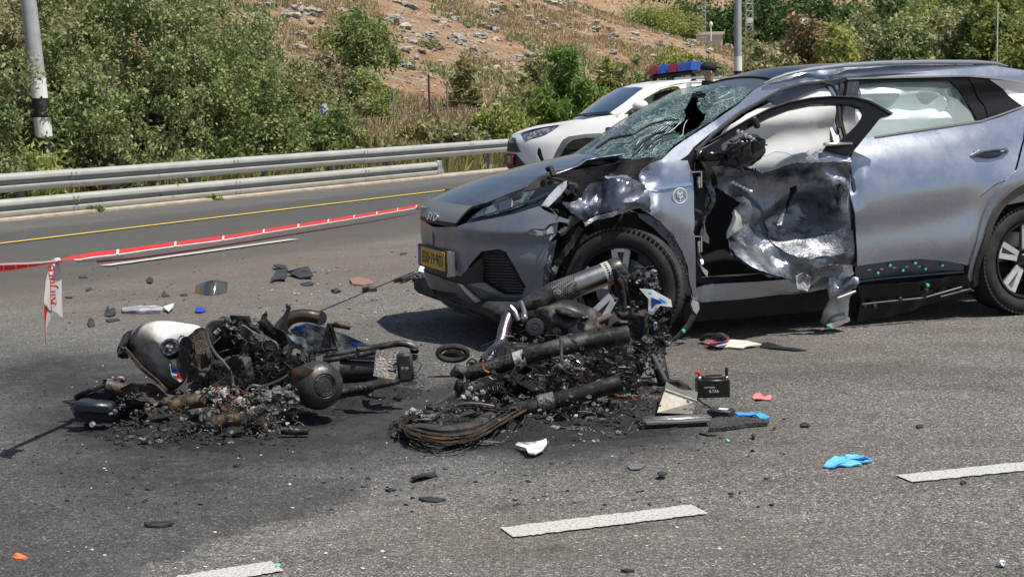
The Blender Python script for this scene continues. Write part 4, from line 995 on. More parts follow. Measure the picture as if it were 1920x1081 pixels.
# --- bonnet, roof, windscreen surfaces
zh = interp([(.9, 1.085), (1.05, 1.08), (1.2, 1.065), (1.5, 1.012), (1.8, .945), (2.0, .88), (2.12, .832), (2.19, .79), (2.24, ZU), (2.35, ZU - .08)])
def hood_fn(x, y): return np.stack([x, y, zh(x + .13 * y * y * 1.0) - .13 * y * y - .25 * np.clip(np.abs(y) - .62, 0, 1) ** 2 - .30 * np.clip(np.abs(y) - .74, 0, 1)], -1)
SH = Surf(FR, hood_fn, (.85, 2.34), (-.95, .95), 200, 160)
def hood_front(s): return [U(2.235 - .10 * y * y, y) for y in s]
bend = lambda P: (.045 * np.exp(-((P[:, 0] - 1.62) / .10) ** 2 - ((P[:, 1] - .55) / .16) ** 2) - .035 * np.exp(-((P[:, 0] - 1.75) / .08) ** 2 - ((P[:, 1] - .62) / .16) ** 2) + .05 * np.exp(-((P[:, 0] - 1.33) / .10) ** 2 - ((P[:, 1] - .62) / .14) ** 2) - .03 * np.exp(-((P[:, 0] - 1.48) / .06) ** 2 - ((P[:, 1] - .72) / .12) ** 2))
cr1 = crumple(.085, 4.0, 6, 21, lambda P: sst(P[:, 1], .12, .6) * sst(-P[:, 0], -1.95, -1.45))
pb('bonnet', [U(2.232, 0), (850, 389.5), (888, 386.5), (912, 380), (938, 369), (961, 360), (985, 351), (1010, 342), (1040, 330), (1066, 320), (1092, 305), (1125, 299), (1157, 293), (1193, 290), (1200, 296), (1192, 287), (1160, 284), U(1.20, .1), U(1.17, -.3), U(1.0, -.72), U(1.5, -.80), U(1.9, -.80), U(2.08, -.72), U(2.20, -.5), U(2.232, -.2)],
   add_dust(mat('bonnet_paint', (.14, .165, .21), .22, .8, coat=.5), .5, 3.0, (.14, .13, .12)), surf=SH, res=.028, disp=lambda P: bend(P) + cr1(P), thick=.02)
pb('bonnet_front_lip', [U(2.24, 0), (850, 391.5), (889, 388), (860, 386), U(2.19, 0)], BLACKP_, surf=SH, off=-.012, res=.04)
# bright buckled edge of the bonnet
mb = MB(); P = [SH.pt(*p, .012) for p in ((1036, 331), (1062, 322), (1080, 315), (1096, 304), (1122, 299), (1150, 295), (1172, 292), (1192, 291))]
mb.tube([FR.v(*p) for p in P], [.008, .016, .026, .020, .014, .02, .014, .016], 8, flat=.45); mb.build('bonnet_buckled_edge', TORN, suv)
# black hole below the bonnet edge, inner structures
CAV = Surf(FR, lambda u, v: np.stack([u, .58 + .0 * u, v], -1), (.7, 2.4), (.1, 1.2), 80, 60)
pb('wheel_housing', [('u', 1.98, .22), ('u', 1.98, .86), ('u', 1.80, .97), ('u', 1.10, 1.06), ('u', .88, 1.03), ('u', .86, .2)], DARK, surf=CAV, res=.05, disp=crumple(.10, 2.6, 7, 31))
mb = MB(); mb.rbox(FR.v(1.65, 0, .55), (.85, 1.15, .6), .08, Rz); mb.rbox(FR.v(1.6, 0, .22), (1.1, 1.5, .10), .03, Rz); mb.build('motor_block', DARK, suv)
rn = random.Random(4); mb = MB()
for k in range(26):
    a = FR.v(rn.uniform(1.05, 1.8), rn.uniform(.60, .70), rn.uniform(.45, .98)); b = a + Vector((rn.uniform(-.18, .18), rn.uniform(-.1, .05), rn.uniform(-.12, .12))); mb.tube([a, a.lerp(b, .5) + Vector((0, 0, rn.uniform(-.05, .05))), b], rn.uniform(.006, .022), 6)
for k in range(12): mb.rbox(FR.v(rn.uniform(1.1, 1.75), rn.uniform(.55, .64), rn.uniform(.5, .92)), (rn.uniform(.05, .16), rn.uniform(.03, .08), rn.uniform(.04, .14)), .01, Matrix.Rotation(rn.uniform(0, 3), 3, 'X') @ Matrix.Rotation(rn.uniform(0, 3), 3, 'Z'))
mb.build('exposed_innards', DARK, suv, kind='stuff')
pb('inner_wing_rail', [(1138, 315), (1184, 317), (1200, 329), (1192, 335), (1172, 323), (1138, 321)], mat('inner_rail', (.20, .24, .30), .3, .6), off=-.10, res=.02)
pb('arch_liner', [(1040, 590), (1030, 540), (1045, 500), (1062, 470), (1070, 440), (1086, 410), (1112, 420), (1140, 402), (1180, 396), (1225, 425), (1262, 465), (1280, 520), (1270, 560), (1240, 480), (1190, 440), (1130, 436), (1095, 470), (1080, 520), (1062, 580)], BLACKP_, off=-.16, res=.03, disp=crumple(.10, 5, 7, 14), jag=.006)
pb('liner_shred', [(1020, 560), (1026, 520), (1050, 482), (1064, 462), (1088, 425), (1096, 432), (1080, 462), (1068, 476), (1052, 500), (1040, 520), (1036, 560)], BLACKP_, off=-.02, res=.018, disp=crumple(.05, 7, 7, 15), jag=.006)
mb = MB()
for a, b, c in (((1138, 448), (1152, 444), (1166, 435)), ((1150, 436), (1160, 430), (1170, 428)), ((1128, 452), (1140, 451), (1146, 446))): mb.tube([FR.v(*FR.plane(*p, y=.78)) for p in (a, b, c)], .006, 5)
mb.build('torn_liner_edges', CHROME, suv, kind='stuff')
# --- crushed wing, whole rear part of the wing
crush = [(1055, 384), (1075, 372), (1089, 365), (1102, 342), (1108, 338), (1125, 333), (1169, 325), (1193, 332), (1206, 345), (1212, 372), (1216, 398), (1195, 388), (1180, 391), (1162, 392), (1138, 400), (1118, 405), (1096, 418), (1086, 405)]
pb('crushed_wing', crush, TORN, off=-.035, res=.012, disp=lambda P: crumple(.19, 3.0, 6, 44)(P) + crumple(.014, 10, 5, 46)(P), jag=.004, ang=17)
pb('crushed_wing_rim', [(1096, 418), (1118, 405), (1138, 400), (1162, 392), (1180, 391), (1196, 400), (1180, 396), (1160, 399), (1138, 408), (1118, 413), (1098, 424)], SCRAPE, off=-.0, res=.012, disp=crumple(.05, 9, 7, 45), jag=.003)
wing = [(1206, 340), (1203, 324), (1208, 312), (1222, 303), (1242, 298), (1262, 299), (1289, 300), (1294, 314), (1299, 330), (1300.5, 435), (1304, 477), (1305.5, 555), (1299, 556), (1294, 534), (1290, 500), (1279.6, 471.7), (1263, 440.6), (1237, 414.7), (1219, 402), (1200, 388), (1204, 365)]
pb('front_wing', wing, PAINT, res=.018, off=.0, disp=lambda P: crumple(.055, 4, 6, 52, blobenv((1.26, 1.0, .13), (1.28, .80, .10)))(P) - .05 * np.exp(-((P[:, 0] - 1.27) / .07) ** 2 - ((P[:, 2] - .99) / .05) ** 2) - .018 * np.exp(-((P[:, 0] - 1.19) / .06) ** 2 - ((P[:, 2] - .80) / .10) ** 2))
fl = panel(SB, [(1196, 400), (1219, 405), (1237, 416), (1262, 441.5), (1279, 472.5), (1289.5, 501), (1293, 535), (1298, 556), (1290, 556), (1282, 540), (1277, 510), (1268, 480), (1252, 452), (1226, 427), (1200, 409)], res=.02, off=-.012).build('wing_flange', mat('flange_blue', (.12, .14, .19), .3, .7), suv)
for p in ((1232, 420), (1258, 443), (1266, 450), (1270, 459.5), (1284, 492), (1287, 516), (1214, 398)):
    q = SB.pt(*p, -.006); nn = SB.pt(*p, .004) - q; mb = MB(); mb.lathe([(.004, 0), (.012, .001), (.013, .005), (.009, .006)], FR.v(*q), FR.d(*(nn / np.linalg.norm(nn))), 10); mb.build('clip_hole', GREYP, fl)
pb('wing_badge_strip', [(1222, 353), (1297, 342), (1297, 348), (1232, 357)], CHROME, off=.006, res=.02, thick=.005)
mb = MB(); c0 = SB.pt(1274, 367, .003); u0, = SB.inv([(1274, 367)])
ring = [c0 + np.array([.043 * math.cos(a), .004, .043 * math.sin(a)]) for a in np.linspace(0, 2 * math.pi, 25)]
mb.tube([FR.v(*p) for p in ring], .0028, 5, caps=False)
def lp_(dx, dz): return FR.v(*(c0 + np.array([-dx, .004, dz])))
for a in ([(-.012, .03), (-.012, .012)], [(.012, .03), (.012, .012)], [(-.018, .012), (.018, .012), (.014, -.004), (0, -.012), (-.014, -.004), (-.018, .012)], [(0, -.012), (0, -.03)], [(-.006, .004), (.006, .004)]): mb.tube([lp_(*p) for p in a], .0028, 5)
mb.build('charging_plug_emblem', mat('white_decal', (.8, .8, .8), .5), suv)
# --- pillar, roof side, roof
roofside = [(1242, 298), (1283, 263), (1344, 224), (1385, 196), (1413, 170), (1445, 152), (1463, 145), (1520, 131), (1586, 126), (1700, 122), (1850, 121), (1920, 131), (2040, 140), (2040, 165), (1916, 152), (1812, 144), (1700, 146), (1586, 149), (1540, 152), (1500, 156), (1460, 168), (1420, 190), (1385, 209), (1334, 248), (1303.5, 273), (1276, 299)]
pb('roof_side', roofside, PAINT, res=.022, off=-.004, disp=lambda P: crumple(.05, 6, 7, 61, lambda Q: np.exp(-((Q[:, 0] - .02) / .22) ** 2) * (Q[:, 2] > 1.4))(P))
zr = interp([(-2.25, 1.40), (-2.1, 1.47), (-1.8, 1.535), (-1.3, 1.575), (-.8, 1.592), (-.4, 1.585), (-.1, 1.565), (.15, 1.505), (.36, 1.436), (.5, 1.40)])
def roof_fn(x, y): return np.stack([x, y, zr(x + .08 * y * y) - .14 * y * y - .35 * np.clip(np.abs(y) - .5, 0, 1) ** 2 - .0 * x], -1)
SR = Surf(FR, roof_fn, (-2.3, .6), (-.72, .72), 120, 80)
rp = [U(.40 - .20 * y * y, y) for y in np.linspace(-.62, .62, 12)] + [U(x, .645) for x in np.linspace(.30, -2.05, 10)] + [U(-2.12, 0)] + [U(x, -.645) for x in np.linspace(-2.05, .3, 10)]
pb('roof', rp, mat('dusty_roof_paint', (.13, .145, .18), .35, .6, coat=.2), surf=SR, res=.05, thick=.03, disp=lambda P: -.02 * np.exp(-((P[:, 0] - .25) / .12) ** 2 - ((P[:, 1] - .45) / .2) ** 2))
pb('sunroof', [U(.12, -.46), U(.12, .46), U(-1.25, .46), U(-1.25, -.46)], BLACKG, surf=SR, off=.012, res=.06)
mb = MB(); q = SR.pt(1800, 118) if 0 else None; mb.rbox(FR.v(-1.55, 0, 1.585), (.16, .04, .05), .015, Rz); mb.build('roof_aerial', PAINT, suv)
# roof rails
def rrail(sg):
    if sg > 0: P = [FR.plane(px, py, y=yy) for px, py, yy in ((1432, 157, .655), (1450, 148, .655), (1475, 139.5, .655), (1520, 130, .65), (1580, 122.5, .645), (1650, 118, .64), (1740, 116, .635), (1830, 116.5, .63), (1868, 119, .625), (1889, 124, .62))]
    else: P = [p * np.array([1, -.94, 1]) - np.array([.12, 0, .10]) for p in RP]
    m = MB(); m.tube([FR.v(*p) for p in P], [.006, .014, .018, .021, .022, .022, .022, .021, .016, .006], 10, flat=.62, up=(0, 0, 1)); m.build('roof_rail', SILV, suv); return P
RP = rrail(1); rrail(-1)
# mirror-image and hidden parts: far side, tail
far = MB()
panel(SB, [U(-1.2, .30), U(-1.2, .80), U(-1.7, .98), U(-2.6, 1.14), U(-3.6, 1.24), U(-4.0, 1.27), U(-4.9, 1.25), U(-4.9, .45), U(-4.55, .42), U(-4.35, .70), U(-4.09, .80), U(-3.8, .70), U(-3.6, .40), U(-3.4, .26), U(-1.95, .22), U(-1.8, .40), U(-1.62, .72), U(-1.36, .78), U(-1.3, .6), U(-1.24, .35)], res=.07, mb=far) if 0 else None
def far_side():
    s = Surf(FR, lambda u, v: BD.fn(-u, v), (-.1, 4.95), (.10, 1.60), 20, 20); o_ = [(1.0, .78), (1.3, .84), (1.7, .93), (2.1, 1.02), (2.6, 1.13), (3.6, 1.24), (4.2, 1.28), (4.9, 1.22), (4.9, .42), (4.5, .42), (4.42, .62), (4.25, .78), (4.085, .82), (3.9, .78), (3.75, .62), (3.68, .26), (1.75, .22), (1.72, .5), (1.6, .72), (1.36, .80), (1.2, .7), (1.1, .5), (1.05, .3), (.9, .3)]
    m = panel(s, o_, res=.06, uv=True); m.build('far_body_side', PAINT, suv)
    g = panel(s, [(2.3, 1.12), (2.85, 1.42), (4.1, 1.48), (4.55, 1.28), (3.6, 1.22), (2.6, 1.13)], res=.08, uv=True, off=-.01); g.build('far_windows', GLASS, suv)
    panel(s, [(2.8, 1.40), (4.1, 1.48), (4.55, 1.28), (4.9, 1.25), (4.6, 1.5), (4.2, 1.54), (2.75, 1.47)], res=.06, uv=True).build('far_roof_side', PAINT, suv)
far_side()
panel(Surf(FR, lambda u, v: np.stack([u, -.70 + .22 * (v - 1), v], -1), (-1.7, 1.2), (.8, 1.6), 20, 20), [(.97, .98), (.66, 1.19), (.32, 1.39), (0, 1.47), (-1.0, 1.49), (-1.5, 1.3), (-1.2, 1.1), (0, 1.0)], res=.1, uv=True).build('far_windows_dark', GLASS, suv)
mb = MB(); mb.tube([FR.v(.98, -.70, .98), FR.v(.66, -.655, 1.20), FR.v(.31, -.60, 1.405)], .03, 8); mb.build('far_pillar', PAINT, suv)
mb = MB(); mb.rbox(FR.v(-2.05, 0, .62), (.32, 1.62, .62), .1, Rz); mb.build('rear_bumper', PAINT, suv)
mb = MB(); mb.prism([FR.v(-1.9, -.62, 1.52), FR.v(-1.9, .62, 1.52), FR.v(-2.2, .78, 1.05), FR.v(-2.2, .78, .85), FR.v(-2.2, -.78, .85), FR.v(-2.2, -.78, 1.05)], FR.d(.03, 0, 0)); mb.build('tailgate', PAINT, suv)
mb = MB(); mb.rbox(FR.v(-.2, 0, .27), (2.6, 1.62, .12), .03, Rz); mb.build('floor_pan', DARK, suv)
# --- windscreen
def ws_fn(u, y):
    x = (1.22 - .42 * y * y) * (1 - u) + (.40 - .20 * y * y) * u; z = (1.062 - .10 * y * y) * (1 - u) + (1.468 - .10 * y * y) * u + .028 * np.sin(np.pi * np.clip(u, 0, 1)); return np.stack([x, y, z], -1)
SW = Surf(FR, ws_fn, (-.02, 1.02), (-.70, .70), 120, 160)
def glass_crack():
    m = bpy.data.materials.new('shattered_glass'); m.use_nodes = True; N, L = m.node_tree.nodes, m.node_tree.links; b = N['Principled BSDF']
    g = N.new('ShaderNodeNewGeometry'); no = N.new('ShaderNodeTexNoise'); no.inputs['Scale'].default_value = 9; no.inputs['Detail'].default_value = 5; L.new(g.outputs['Position'], no.inputs['Vector'])
    ad = N.new('ShaderNodeVectorMath'); ad.operation = 'MULTIPLY_ADD'; L.new(no.outputs['Color'], ad.inputs[0]); ad.inputs[1].default_value = (.10, .10, .10); L.new(g.outputs['Position'], ad.inputs[2])
    facs = []
    for s_, w in ((26, .05), (70, .10), (11, .02)):
        v = N.new('ShaderNodeTexVoronoi'); v.feature = 'DISTANCE_TO_EDGE'; v.inputs['Scale'].default_value = s_; L.new(ad.outputs[0], v.inputs['Vector'])
        r = N.new('ShaderNodeMapRange'); r.inputs['From Min'].default_value = w; r.inputs['From Max'].default_value = 0; L.new(v.outputs[0], r.inputs['Value']); facs.append(r.outputs[0])
    big = N.new('ShaderNodeTexNoise'); big.inputs['Scale'].default_value = 4.5; big.inputs['Detail'].default_value = 6; L.new(g.outputs['Position'], big.inputs['Vector'])
    rb = N.new('ShaderNodeMapRange'); rb.inputs['From Min'].default_value = .47; rb.inputs['From Max'].default_value = .56; L.new(big.outputs['Fac'], rb.inputs['Value'])
    dv = N.new('ShaderNodeVectorMath'); dv.operation = 'DISTANCE'; L.new(g.outputs['Position'], dv.inputs[0]); dv.inputs[1].default_value = FR.v(.62, .22, 1.36)
    dm = N.new('ShaderNodeMapRange'); dm.inputs['From Min'].default_value = .75; dm.inputs['From Max'].default_value = .1; L.new(dv.outputs['Value'], dm.inputs['Value'])
    f0 = N.new('ShaderNodeMath'); f0.operation = 'MULTIPLY'; L.new(facs[0], f0.inputs[0]); f1_ = N.new('ShaderNodeMath'); f1_.operation = 'MAXIMUM'; L.new(dm.outputs[0], f1_.inputs[0]); L.new(rb.outputs[0], f1_.inputs[1]); L.new(f1_.outputs[0], f0.inputs[1]); facs[0] = f0.outputs[0]
    a1 = N.new('ShaderNodeMath'); a1.operation = 'MULTIPLY'; L.new(facs[1], a1.inputs[0]); L.new(rb.outputs[0], a1.inputs[1])
    a2 = N.new('ShaderNodeMath'); a2.operation = 'MAXIMUM'; L.new(a1.outputs[0], a2.inputs[0]); L.new(facs[0], a2.inputs[1])
    a3 = N.new('ShaderNodeMath'); a3.operation = 'MAXIMUM'; L.new(a2.outputs[0], a3.inputs[0]); L.new(facs[2], a3.inputs[1])
    mx = N.new('ShaderNodeMix'); mx.data_type = 'RGBA'; mx.inputs[6].default_value = (.05, .095, .105, 1); mx.inputs[7].default_value = (.52, .72, .70, 1); L.new(a3.outputs[0], mx.inputs[0]); L.new(mx.outputs[2], b.inputs['Base Color'])
    ra = N.new('ShaderNodeMapRange'); ra.inputs['To Min'].default_value = .62; ra.inputs['To Max'].default_value = 1; L.new(a3.outputs[0], ra.inputs['Value']); L.new(ra.outputs[0], b.inputs['Alpha'])
    b.inputs['Roughness'].default_value = .10; b.inputs['Specular IOR Level'].default_value = 1.0
    bp = N.new('ShaderNodeBump'); bp.inputs['Strength'].default_value = .9; bp.inputs['Distance'].default_value = .01; L.new(a3.outputs[0], bp.inputs['Height']); L.new(bp.outputs[0], b.inputs['Normal'])
    return m
GC = glass_crack()
hole = [z7(*p) for p in ((990, 300), (1060, 298), (1100, 330), (1085, 350), (1100, 410), (1102, 500), (1085, 545), (1035, 612), (965, 655), (905, 702), (850, 702), (812, 655), (800, 600), (860, 598), (882, 560), (888, 450), (878, 425), (915, 380), (950, 338))]
pb('windscreen', [U(0, -.66), U(.5, -.62), U(1, -.58), U(1, 0), (1385, 160), (1411, 168), (1385, 190), (1344, 219), (1300, 247), (1262, 275), (1242, 296), (1222, 303), (1203, 315), U(0, .4), U(0, 0)], GC, surf=SW, res=.022, holes=[hole], thick=.006,
   disp=lambda P: crumple(.035, 5, 7, 71, lambda Q: .15 + np.exp(-((Q[:, 0] - .75) / .3) ** 2 - ((Q[:, 1] - .2) / .45) ** 2))(P) - .03 * np.exp(-((P[:, 0] - .72) / .18) ** 2 - ((P[:, 1] - .25) / .25) ** 2), jag=.003, ang=12)
rn = random.Random(12); mb = MB(); ic = (1302, 205)
for k in range(46):
    a = rn.uniform(0, 6.283); r0 = rn.uniform(30, 70); r1 = r0 + rn.uniform(20, 170); P = []
    for j in range(7):
        r_ = r0 + (r1 - r0) * j / 6; a += rn.uniform(-.05, .05); q = (ic[0] + math.cos(a) * r_ * 1.25, ic[1] + math.sin(a) * r_ * .75)
        if not ppoly(q[0], q[1], [(1118, 284), (1206, 222), (1282, 182), (1310, 170), (1385, 163), (1405, 172), (1344, 216), (1262, 272), (1225, 298), (1203, 312), (1190, 290)]): break
        P.append(FR.v(*SW.pt(*q, .006)))
    if len(P) > 2: mb.tube(P, rn.choice([.0007, .0009, .0014]), 4)
mb.build('crack_lines', mat('crack_white', (.62, .78, .76), .4), suv, kind='stuff')
for pts, s_ in (([(1308, 182), (1320, 179), (1326, 188), (1322, 198), (1313, 203), (1306, 196)], 1),):
    pb('hanging_glass', pts, GC, surf=SW, off=-.02, res=.012, thick=.005, disp=crumple(.05, 9, 6, 75 + s_), jag=.003, ang=12)
pb('cowl', [U(-.02, -.66), U(.02, 0), U(.02, .5), U(-.02, .66)], BLACKP_, surf=SW, off=-.02, res=.06)
pb('headliner_edge', [(1303, 168), (1354, 159), (1385, 161), (1413, 168), (1404, 175), (1380, 168), (1345, 166), (1306, 174)], BLACKP_, surf=SW, off=-.012, res=.03)
def wip(pts, arm):
    m = MB(); m.tube([FR.v(*SW.pt(*z7(*p), .03)) for p in pts], .006, 6); w = m.build('wiper_blade', BLACKP_, suv)
    m = MB(); m.tube([FR.v(*SW.pt(*z7(*p), .035)) for p in arm], .009, 6); m.build('wiper_arm', BLACKP_, w)
wip([(450, 740), (520, 690), (620, 640), (740, 610), (860, 603)], [(110, 870), (250, 780), (440, 745)])
wip([(560, 865), (640, 800), (720, 745), (800, 720), (870, 722)], [(460, 880), (540, 810), (640, 740), (740, 715)])
# --- rear door and quarter
crease = lambda P: crumple(.04, 6, 6, 81, blobenv((-.08, .93, .10), (-.06, .80, .08)))(P) - .03 * np.exp(-((P[:, 0] + .07) / .05) ** 2 - ((P[:, 2] - .88) / .10) ** 2)
door = [(1603, 263), (1640, 256), (1700, 248), (1770, 239), (1838, 229), (1870, 221), (1905, 208), (1922, 200), (1918, 262), (1903, 317), (1894, 334), (1865, 346), (1839, 367), (1823, 398), (1816, 430), (1813, 497), (1800, 494), (1772, 489), (1724, 485.5), (1676, 488.5), (1607, 498.5), (1605, 430), (1598, 372), (1597, 330), (1596, 300)]
pb('rear_door', door, PAINT, res=.022, disp=crease)
pb('quarter_lower', [(1903, 318), (1893, 335), (1865, 348), (1839, 369), (1823, 400), (1816, 432), (1813, 498), (1832, 496), (1838, 440), (1856, 408), (1890, 384), (1930, 376), (1960, 378), (1960, 326), (1930, 324)], PAINT, off=-.006, res=.04)
quarter = [(1924, 199), (1922, 262), (1907, 317), (1897, 334), (1925, 326), (1960, 324), (2000, 332), (2030, 352), (2160, 352), (2160, 160), (2040, 166), (1960, 186)]
pb('rear_quarter', quarter, PAINT, res=.04)
bp_ = pb('door_sill_strip', [(1606, 500.5), (1676, 490.5), (1724, 487.5), (1772, 491), (1800, 496), (1811, 500), (1808, 510), (1740, 515), (1660, 522), (1606, 529)], mat('flange_blue', (.12, .14, .19), .3, .7), off=-.014, res=.03)
for p in ((1669, 498.5), (1693, 508), (1716, 494.4), (1735, 505), (1766.5, 498.5), (1646, 512.7)):
    q = SB.pt(*p, -.010); mb = MB(); mb.lathe([(0, .016), (.008, .015), (.010, .008), (.010, 0)], FR.v(*q), FR.d(0, 1, 0), 10); mb.build('green_clip', CLIP, bp_)
for p in ((1632, 507), (1655, 505), (1678.7, 503), (1702, 501), (1725, 501)):
    q = SB.pt(*p, -.011); mb = MB(); mb.rbox(FR.v(*q), (.026, .006, .009), .002, Rz); mb.build('slot_glint', CHROME, bp_)
mb = MB(); mb.tube([FR.v(*SB.pt(*p, -.006)) for p in ((1606, 529), (1660, 522.5), (1740, 515.5), (1808, 510))], .007, 6); mb.build('sill_strip_lip', mat('flange_blue', (.12, .14, .19), .3, .7), bp_)
# handle
q = SB.pt(1853, 290, .0); mb = MB(); mb.blob(FR.v(q[0], q[1] - .012, q[2]), (.115, .03, .045), 1, .0, 1, 3, Rz); hd = mb.build('door_handle_bowl', mat('handle_shade', (.10, .12, .16), .25, .7), suv)
mb = MB(); mb.tube([FR.v(*SB.pt(*p, o_)) for p, o_ in (((1820, 293), .0), ((1832, 288), .035), ((1855, 285), .045), ((1878, 283), .035), ((1889, 284), .002))], [.010, .018, .019, .018, .010], 10, flat=.7); mb.build('grip', PAINT, hd)
# window surround, glass, trims
wo = [(1612, 158), (1625, 154.5), (1700, 151.5), (1783, 151.5), (1800, 170), (1820, 200), (1835, 227), (1770, 237), (1690, 249), (1640, 257), (1612, 262)]
pb('window_frame', [(1587, 149), (1700, 146), (1813, 144), (1826, 165), (1845, 198), (1852, 225), (1838, 228.5), (1770, 238.5), (1690, 250.5), (1602, 263), (1597, 288), (1588, 290)], BLACKG, off=-.004, res=.03, holes=[wo])
pb('rear_window', [(p[0], p[1]) for p in wo], CLEAR, off=-.022, res=.05, thick=.004)
pb('quarter_glass', [(1815, 146), (1853, 149), (1880, 168), (1917, 200), (1895, 210), (1853, 224), (1846, 198), (1828, 166)], BLACKG, off=.002, res=.03)
pb('quarter_pillar_panel', [(1855, 149), (1918, 154), (1990, 168), (1990, 190), (1919, 200), (1882, 168)], mat('silver_scale_panel', (.80, .80, .80), .35, .15), off=.0, res=.04)
mb = MB(); mb.tube([FR.v(*SB.pt(*p, .006)) for p in ((1587, 149), (1650, 147), (1720, 145.5), (1812, 143.5), (1860, 147), (1920, 152.5), (2000, 164))], .006, 6); mb.build('window_top_trim', CHROME, suv)
mb = MB(); mb.tube([FR.v(*SB.pt(*p, .006)) for p in ((1640, 257.5), (1690, 250), (1770, 238), (1838, 228), (1870, 218), (1918, 201))], .006, 6); mb.build('window_bottom_trim', CHROME, suv)
pb('window_shade_lip', [(1625, 156), (1700, 152.5), (1780, 152.5), (1792, 165), (1760, 170), (1700, 172), (1650, 170), (1615, 163)], BLACKP_, off=-.04, res=.03)
cb = Surf(FR, lambda u, v: np.stack([u, .64 + .028 * np.sin((v - 1.05) * 40) * (1 - .3 * np.cos(u * 9)) + .02 * np.sin(u * 22), v], -1), (-1.4, 1.2), (.7, 1.6), 200, 160)
pb('rear_curtain_airbag', [(1606, 158), (1640, 163), (1700, 170), (1745, 172), (1772, 182), (1778, 196), (1770, 206), (1782, 216), (1784, 245), (1700, 262), (1606, 275)], BAGG, surf=cb, res=.02, thick=.03)
# --- B pillar, sills
pb('centre_pillar', [(1556, 152), (1588, 149), (1588, 290), (1597, 300), (1606, 500), (1590, 510), (1578, 300), (1562, 240)], PAINT, off=-.03, res=.03)
pb('pillar_rubber', [(1578, 150), (1588, 149), (1589, 290), (1598, 300), (1606, 500), (1601, 502), (1592, 300), (1582, 280)], BLACKP_, off=-.018, res=.03)
pb('pillar_cover', [(1590, 151), (1611, 150), (1613, 262), (1592, 285)], mat('dusty_black_pillar', (.045, .048, .055), .3, col2=(.12, .12, .12), ns=60, lo=.5, hi=.7), off=-.002, res=.04)
pb('sill', [(1302, 545), (1320, 540), (1345, 536), (1484, 528), (1552, 520), (1600, 513), (1606, 530), (1560, 547), (1500, 556), (1400, 566), (1306, 572), (1300, 560)], PAINT, off=-.04, res=.03, disp=lambda P: crumple(.05, 8, 5, 91, blobenv((.22, .30, .10)))(P))
pb('sill_step', [(1306, 500), (1318, 520), (1345, 532), (1484, 523), (1552, 514), (1484, 531), (1345, 541), (1312, 535)], DARK, off=-.09, res=.03)
SL = Surf(FR, lambda u, v: np.stack([u, .86 + (v - .25) * .25, v], -1), (-1.1, 1.3), (-.05, .6), 60, 40)
pb('sill_underside', [(1300, 568), (1400, 563), (1500, 553), (1600, 540), (1606, 580), (1560, 596), (1400, 610), (1300, 618)], BLACKP_, surf=SL, off=-.12, res=.05)
hs = pb('hanging_sill_cover', [(1600, 532), (1700, 523), (1806, 512), (1812, 530), (1814, 540), (1770, 556), (1700, 578), (1640, 592), (1600, 600), (1604, 560)], BLACKG, surf=SL, off=.05, res=.03, disp=crumple(.045, 3, 6, 95), ang=50)
mb = MB(); mb.tube([FR.v(*SL.pt(*p, .075)) for p in ((1750, 548), (1780, 540), (1805, 534), (1812, 538))], .006, 5); mb.tube([FR.v(*SL.pt(*p, .075)) for p in ((1604, 562), (1660, 556), (1720, 550), (1790, 530))], .005, 5); mb.build('sill_cover_glint', GREYP, hs)
q = SL.pt(1728, 528, .06); mb = MB(); mb.lathe([(0, .012), (.010, .011), (.012, 0)], FR.v(*q), FR.d(0, 1, 0), 10); mb.build('green_clip', CLIP, hs)
for p in ((1724, 537), (1675, 553), (1627, 566), (1608, 564)):
    mb = MB(); mb.rbox(FR.v(*SL.pt(*p, .075)), (.025, .02, .03), .005, Rz); mb.build('mount_lug', BLACKP_, hs)
SV = Surf(FR, lambda u, v: np.stack([u, .93 + .0 * u, v], -1), (-1.6, 2.2), (-.1, 1.6), 120, 60)
pb('hanging_bracket', [(1548, 545), (1590, 530), (1598, 545), (1590, 570), (1583, 600), (1560, 611), (1545, 614), (1535, 604), (1542, 580), (1552, 560)], GREYP, surf=SV, off=.03, res=.02, disp=crumple(.06, 6, 6, 97), jag=.004)
pb('hanging_bracket_edge', [(1540, 606), (1583, 592), (1584, 599), (1546, 614)], CHROME, surf=SV, off=.06, res=.02, disp=crumple(.02, 9, 5, 98))
mb = MB(); mb.tube([FR.v(*SV.pt(*p, .08)) for p in ((1556, 556), (1575, 549), (1590, 543))], .006, 5); mb.build('bracket_glint', CHROME, suv)
mb = MB(); q = SV.pt(1543, 609, .08); mb.lathe([(0, .012), (.010, .011), (.012, 0)], FR.v(*q), FR.d(0, 1, 0), 10); mb.build('green_clip', CLIP, suv)
# --- wheel arches, wheels
def arch(cx, cz, r0, r1, a0, a1, m, off=.012, ex=1.0):
    n = 40; o_ = [(2.7 - (cx + math.cos(a) * r1[0]), cz + math.sin(a) * r1[1]) for a in np.linspace(a0, a1, n)] + [(2.7 - (cx + math.cos(a) * r0[0]), cz + math.sin(a) * r0[1]) for a in np.linspace(a1, a0, n)]
    return panel(SB, o_, res=.03, uv=True, off=off, thick=.05)
arch(-1.385, .36, (.36, .425), (.40, .49), R(-20), R(200), 0, .014).build('rear_arch_trim', mat('grey_arch_plastic', (.045, .047, .05), .5, col2=(.08, .075, .07), ns=5), suv)
arch(-1.385, .36, (.395, .485), (.445, .58), R(-14), R(194), 0, .004).build('rear_arch_flare', PAINT, suv)
CV2 = Surf(FR, lambda u, v: np.stack([u, .66 + 0 * u, v], -1), (-2.2, -.6), (.05, 1.2), 40, 40)
mb = panel(CV2, [(-2.0, .12), (-2.0, .95), (-.85, .95), (-.85, .12)], res=.1, uv=True); mb.build('rear_wheel_housing', DARK, suv)
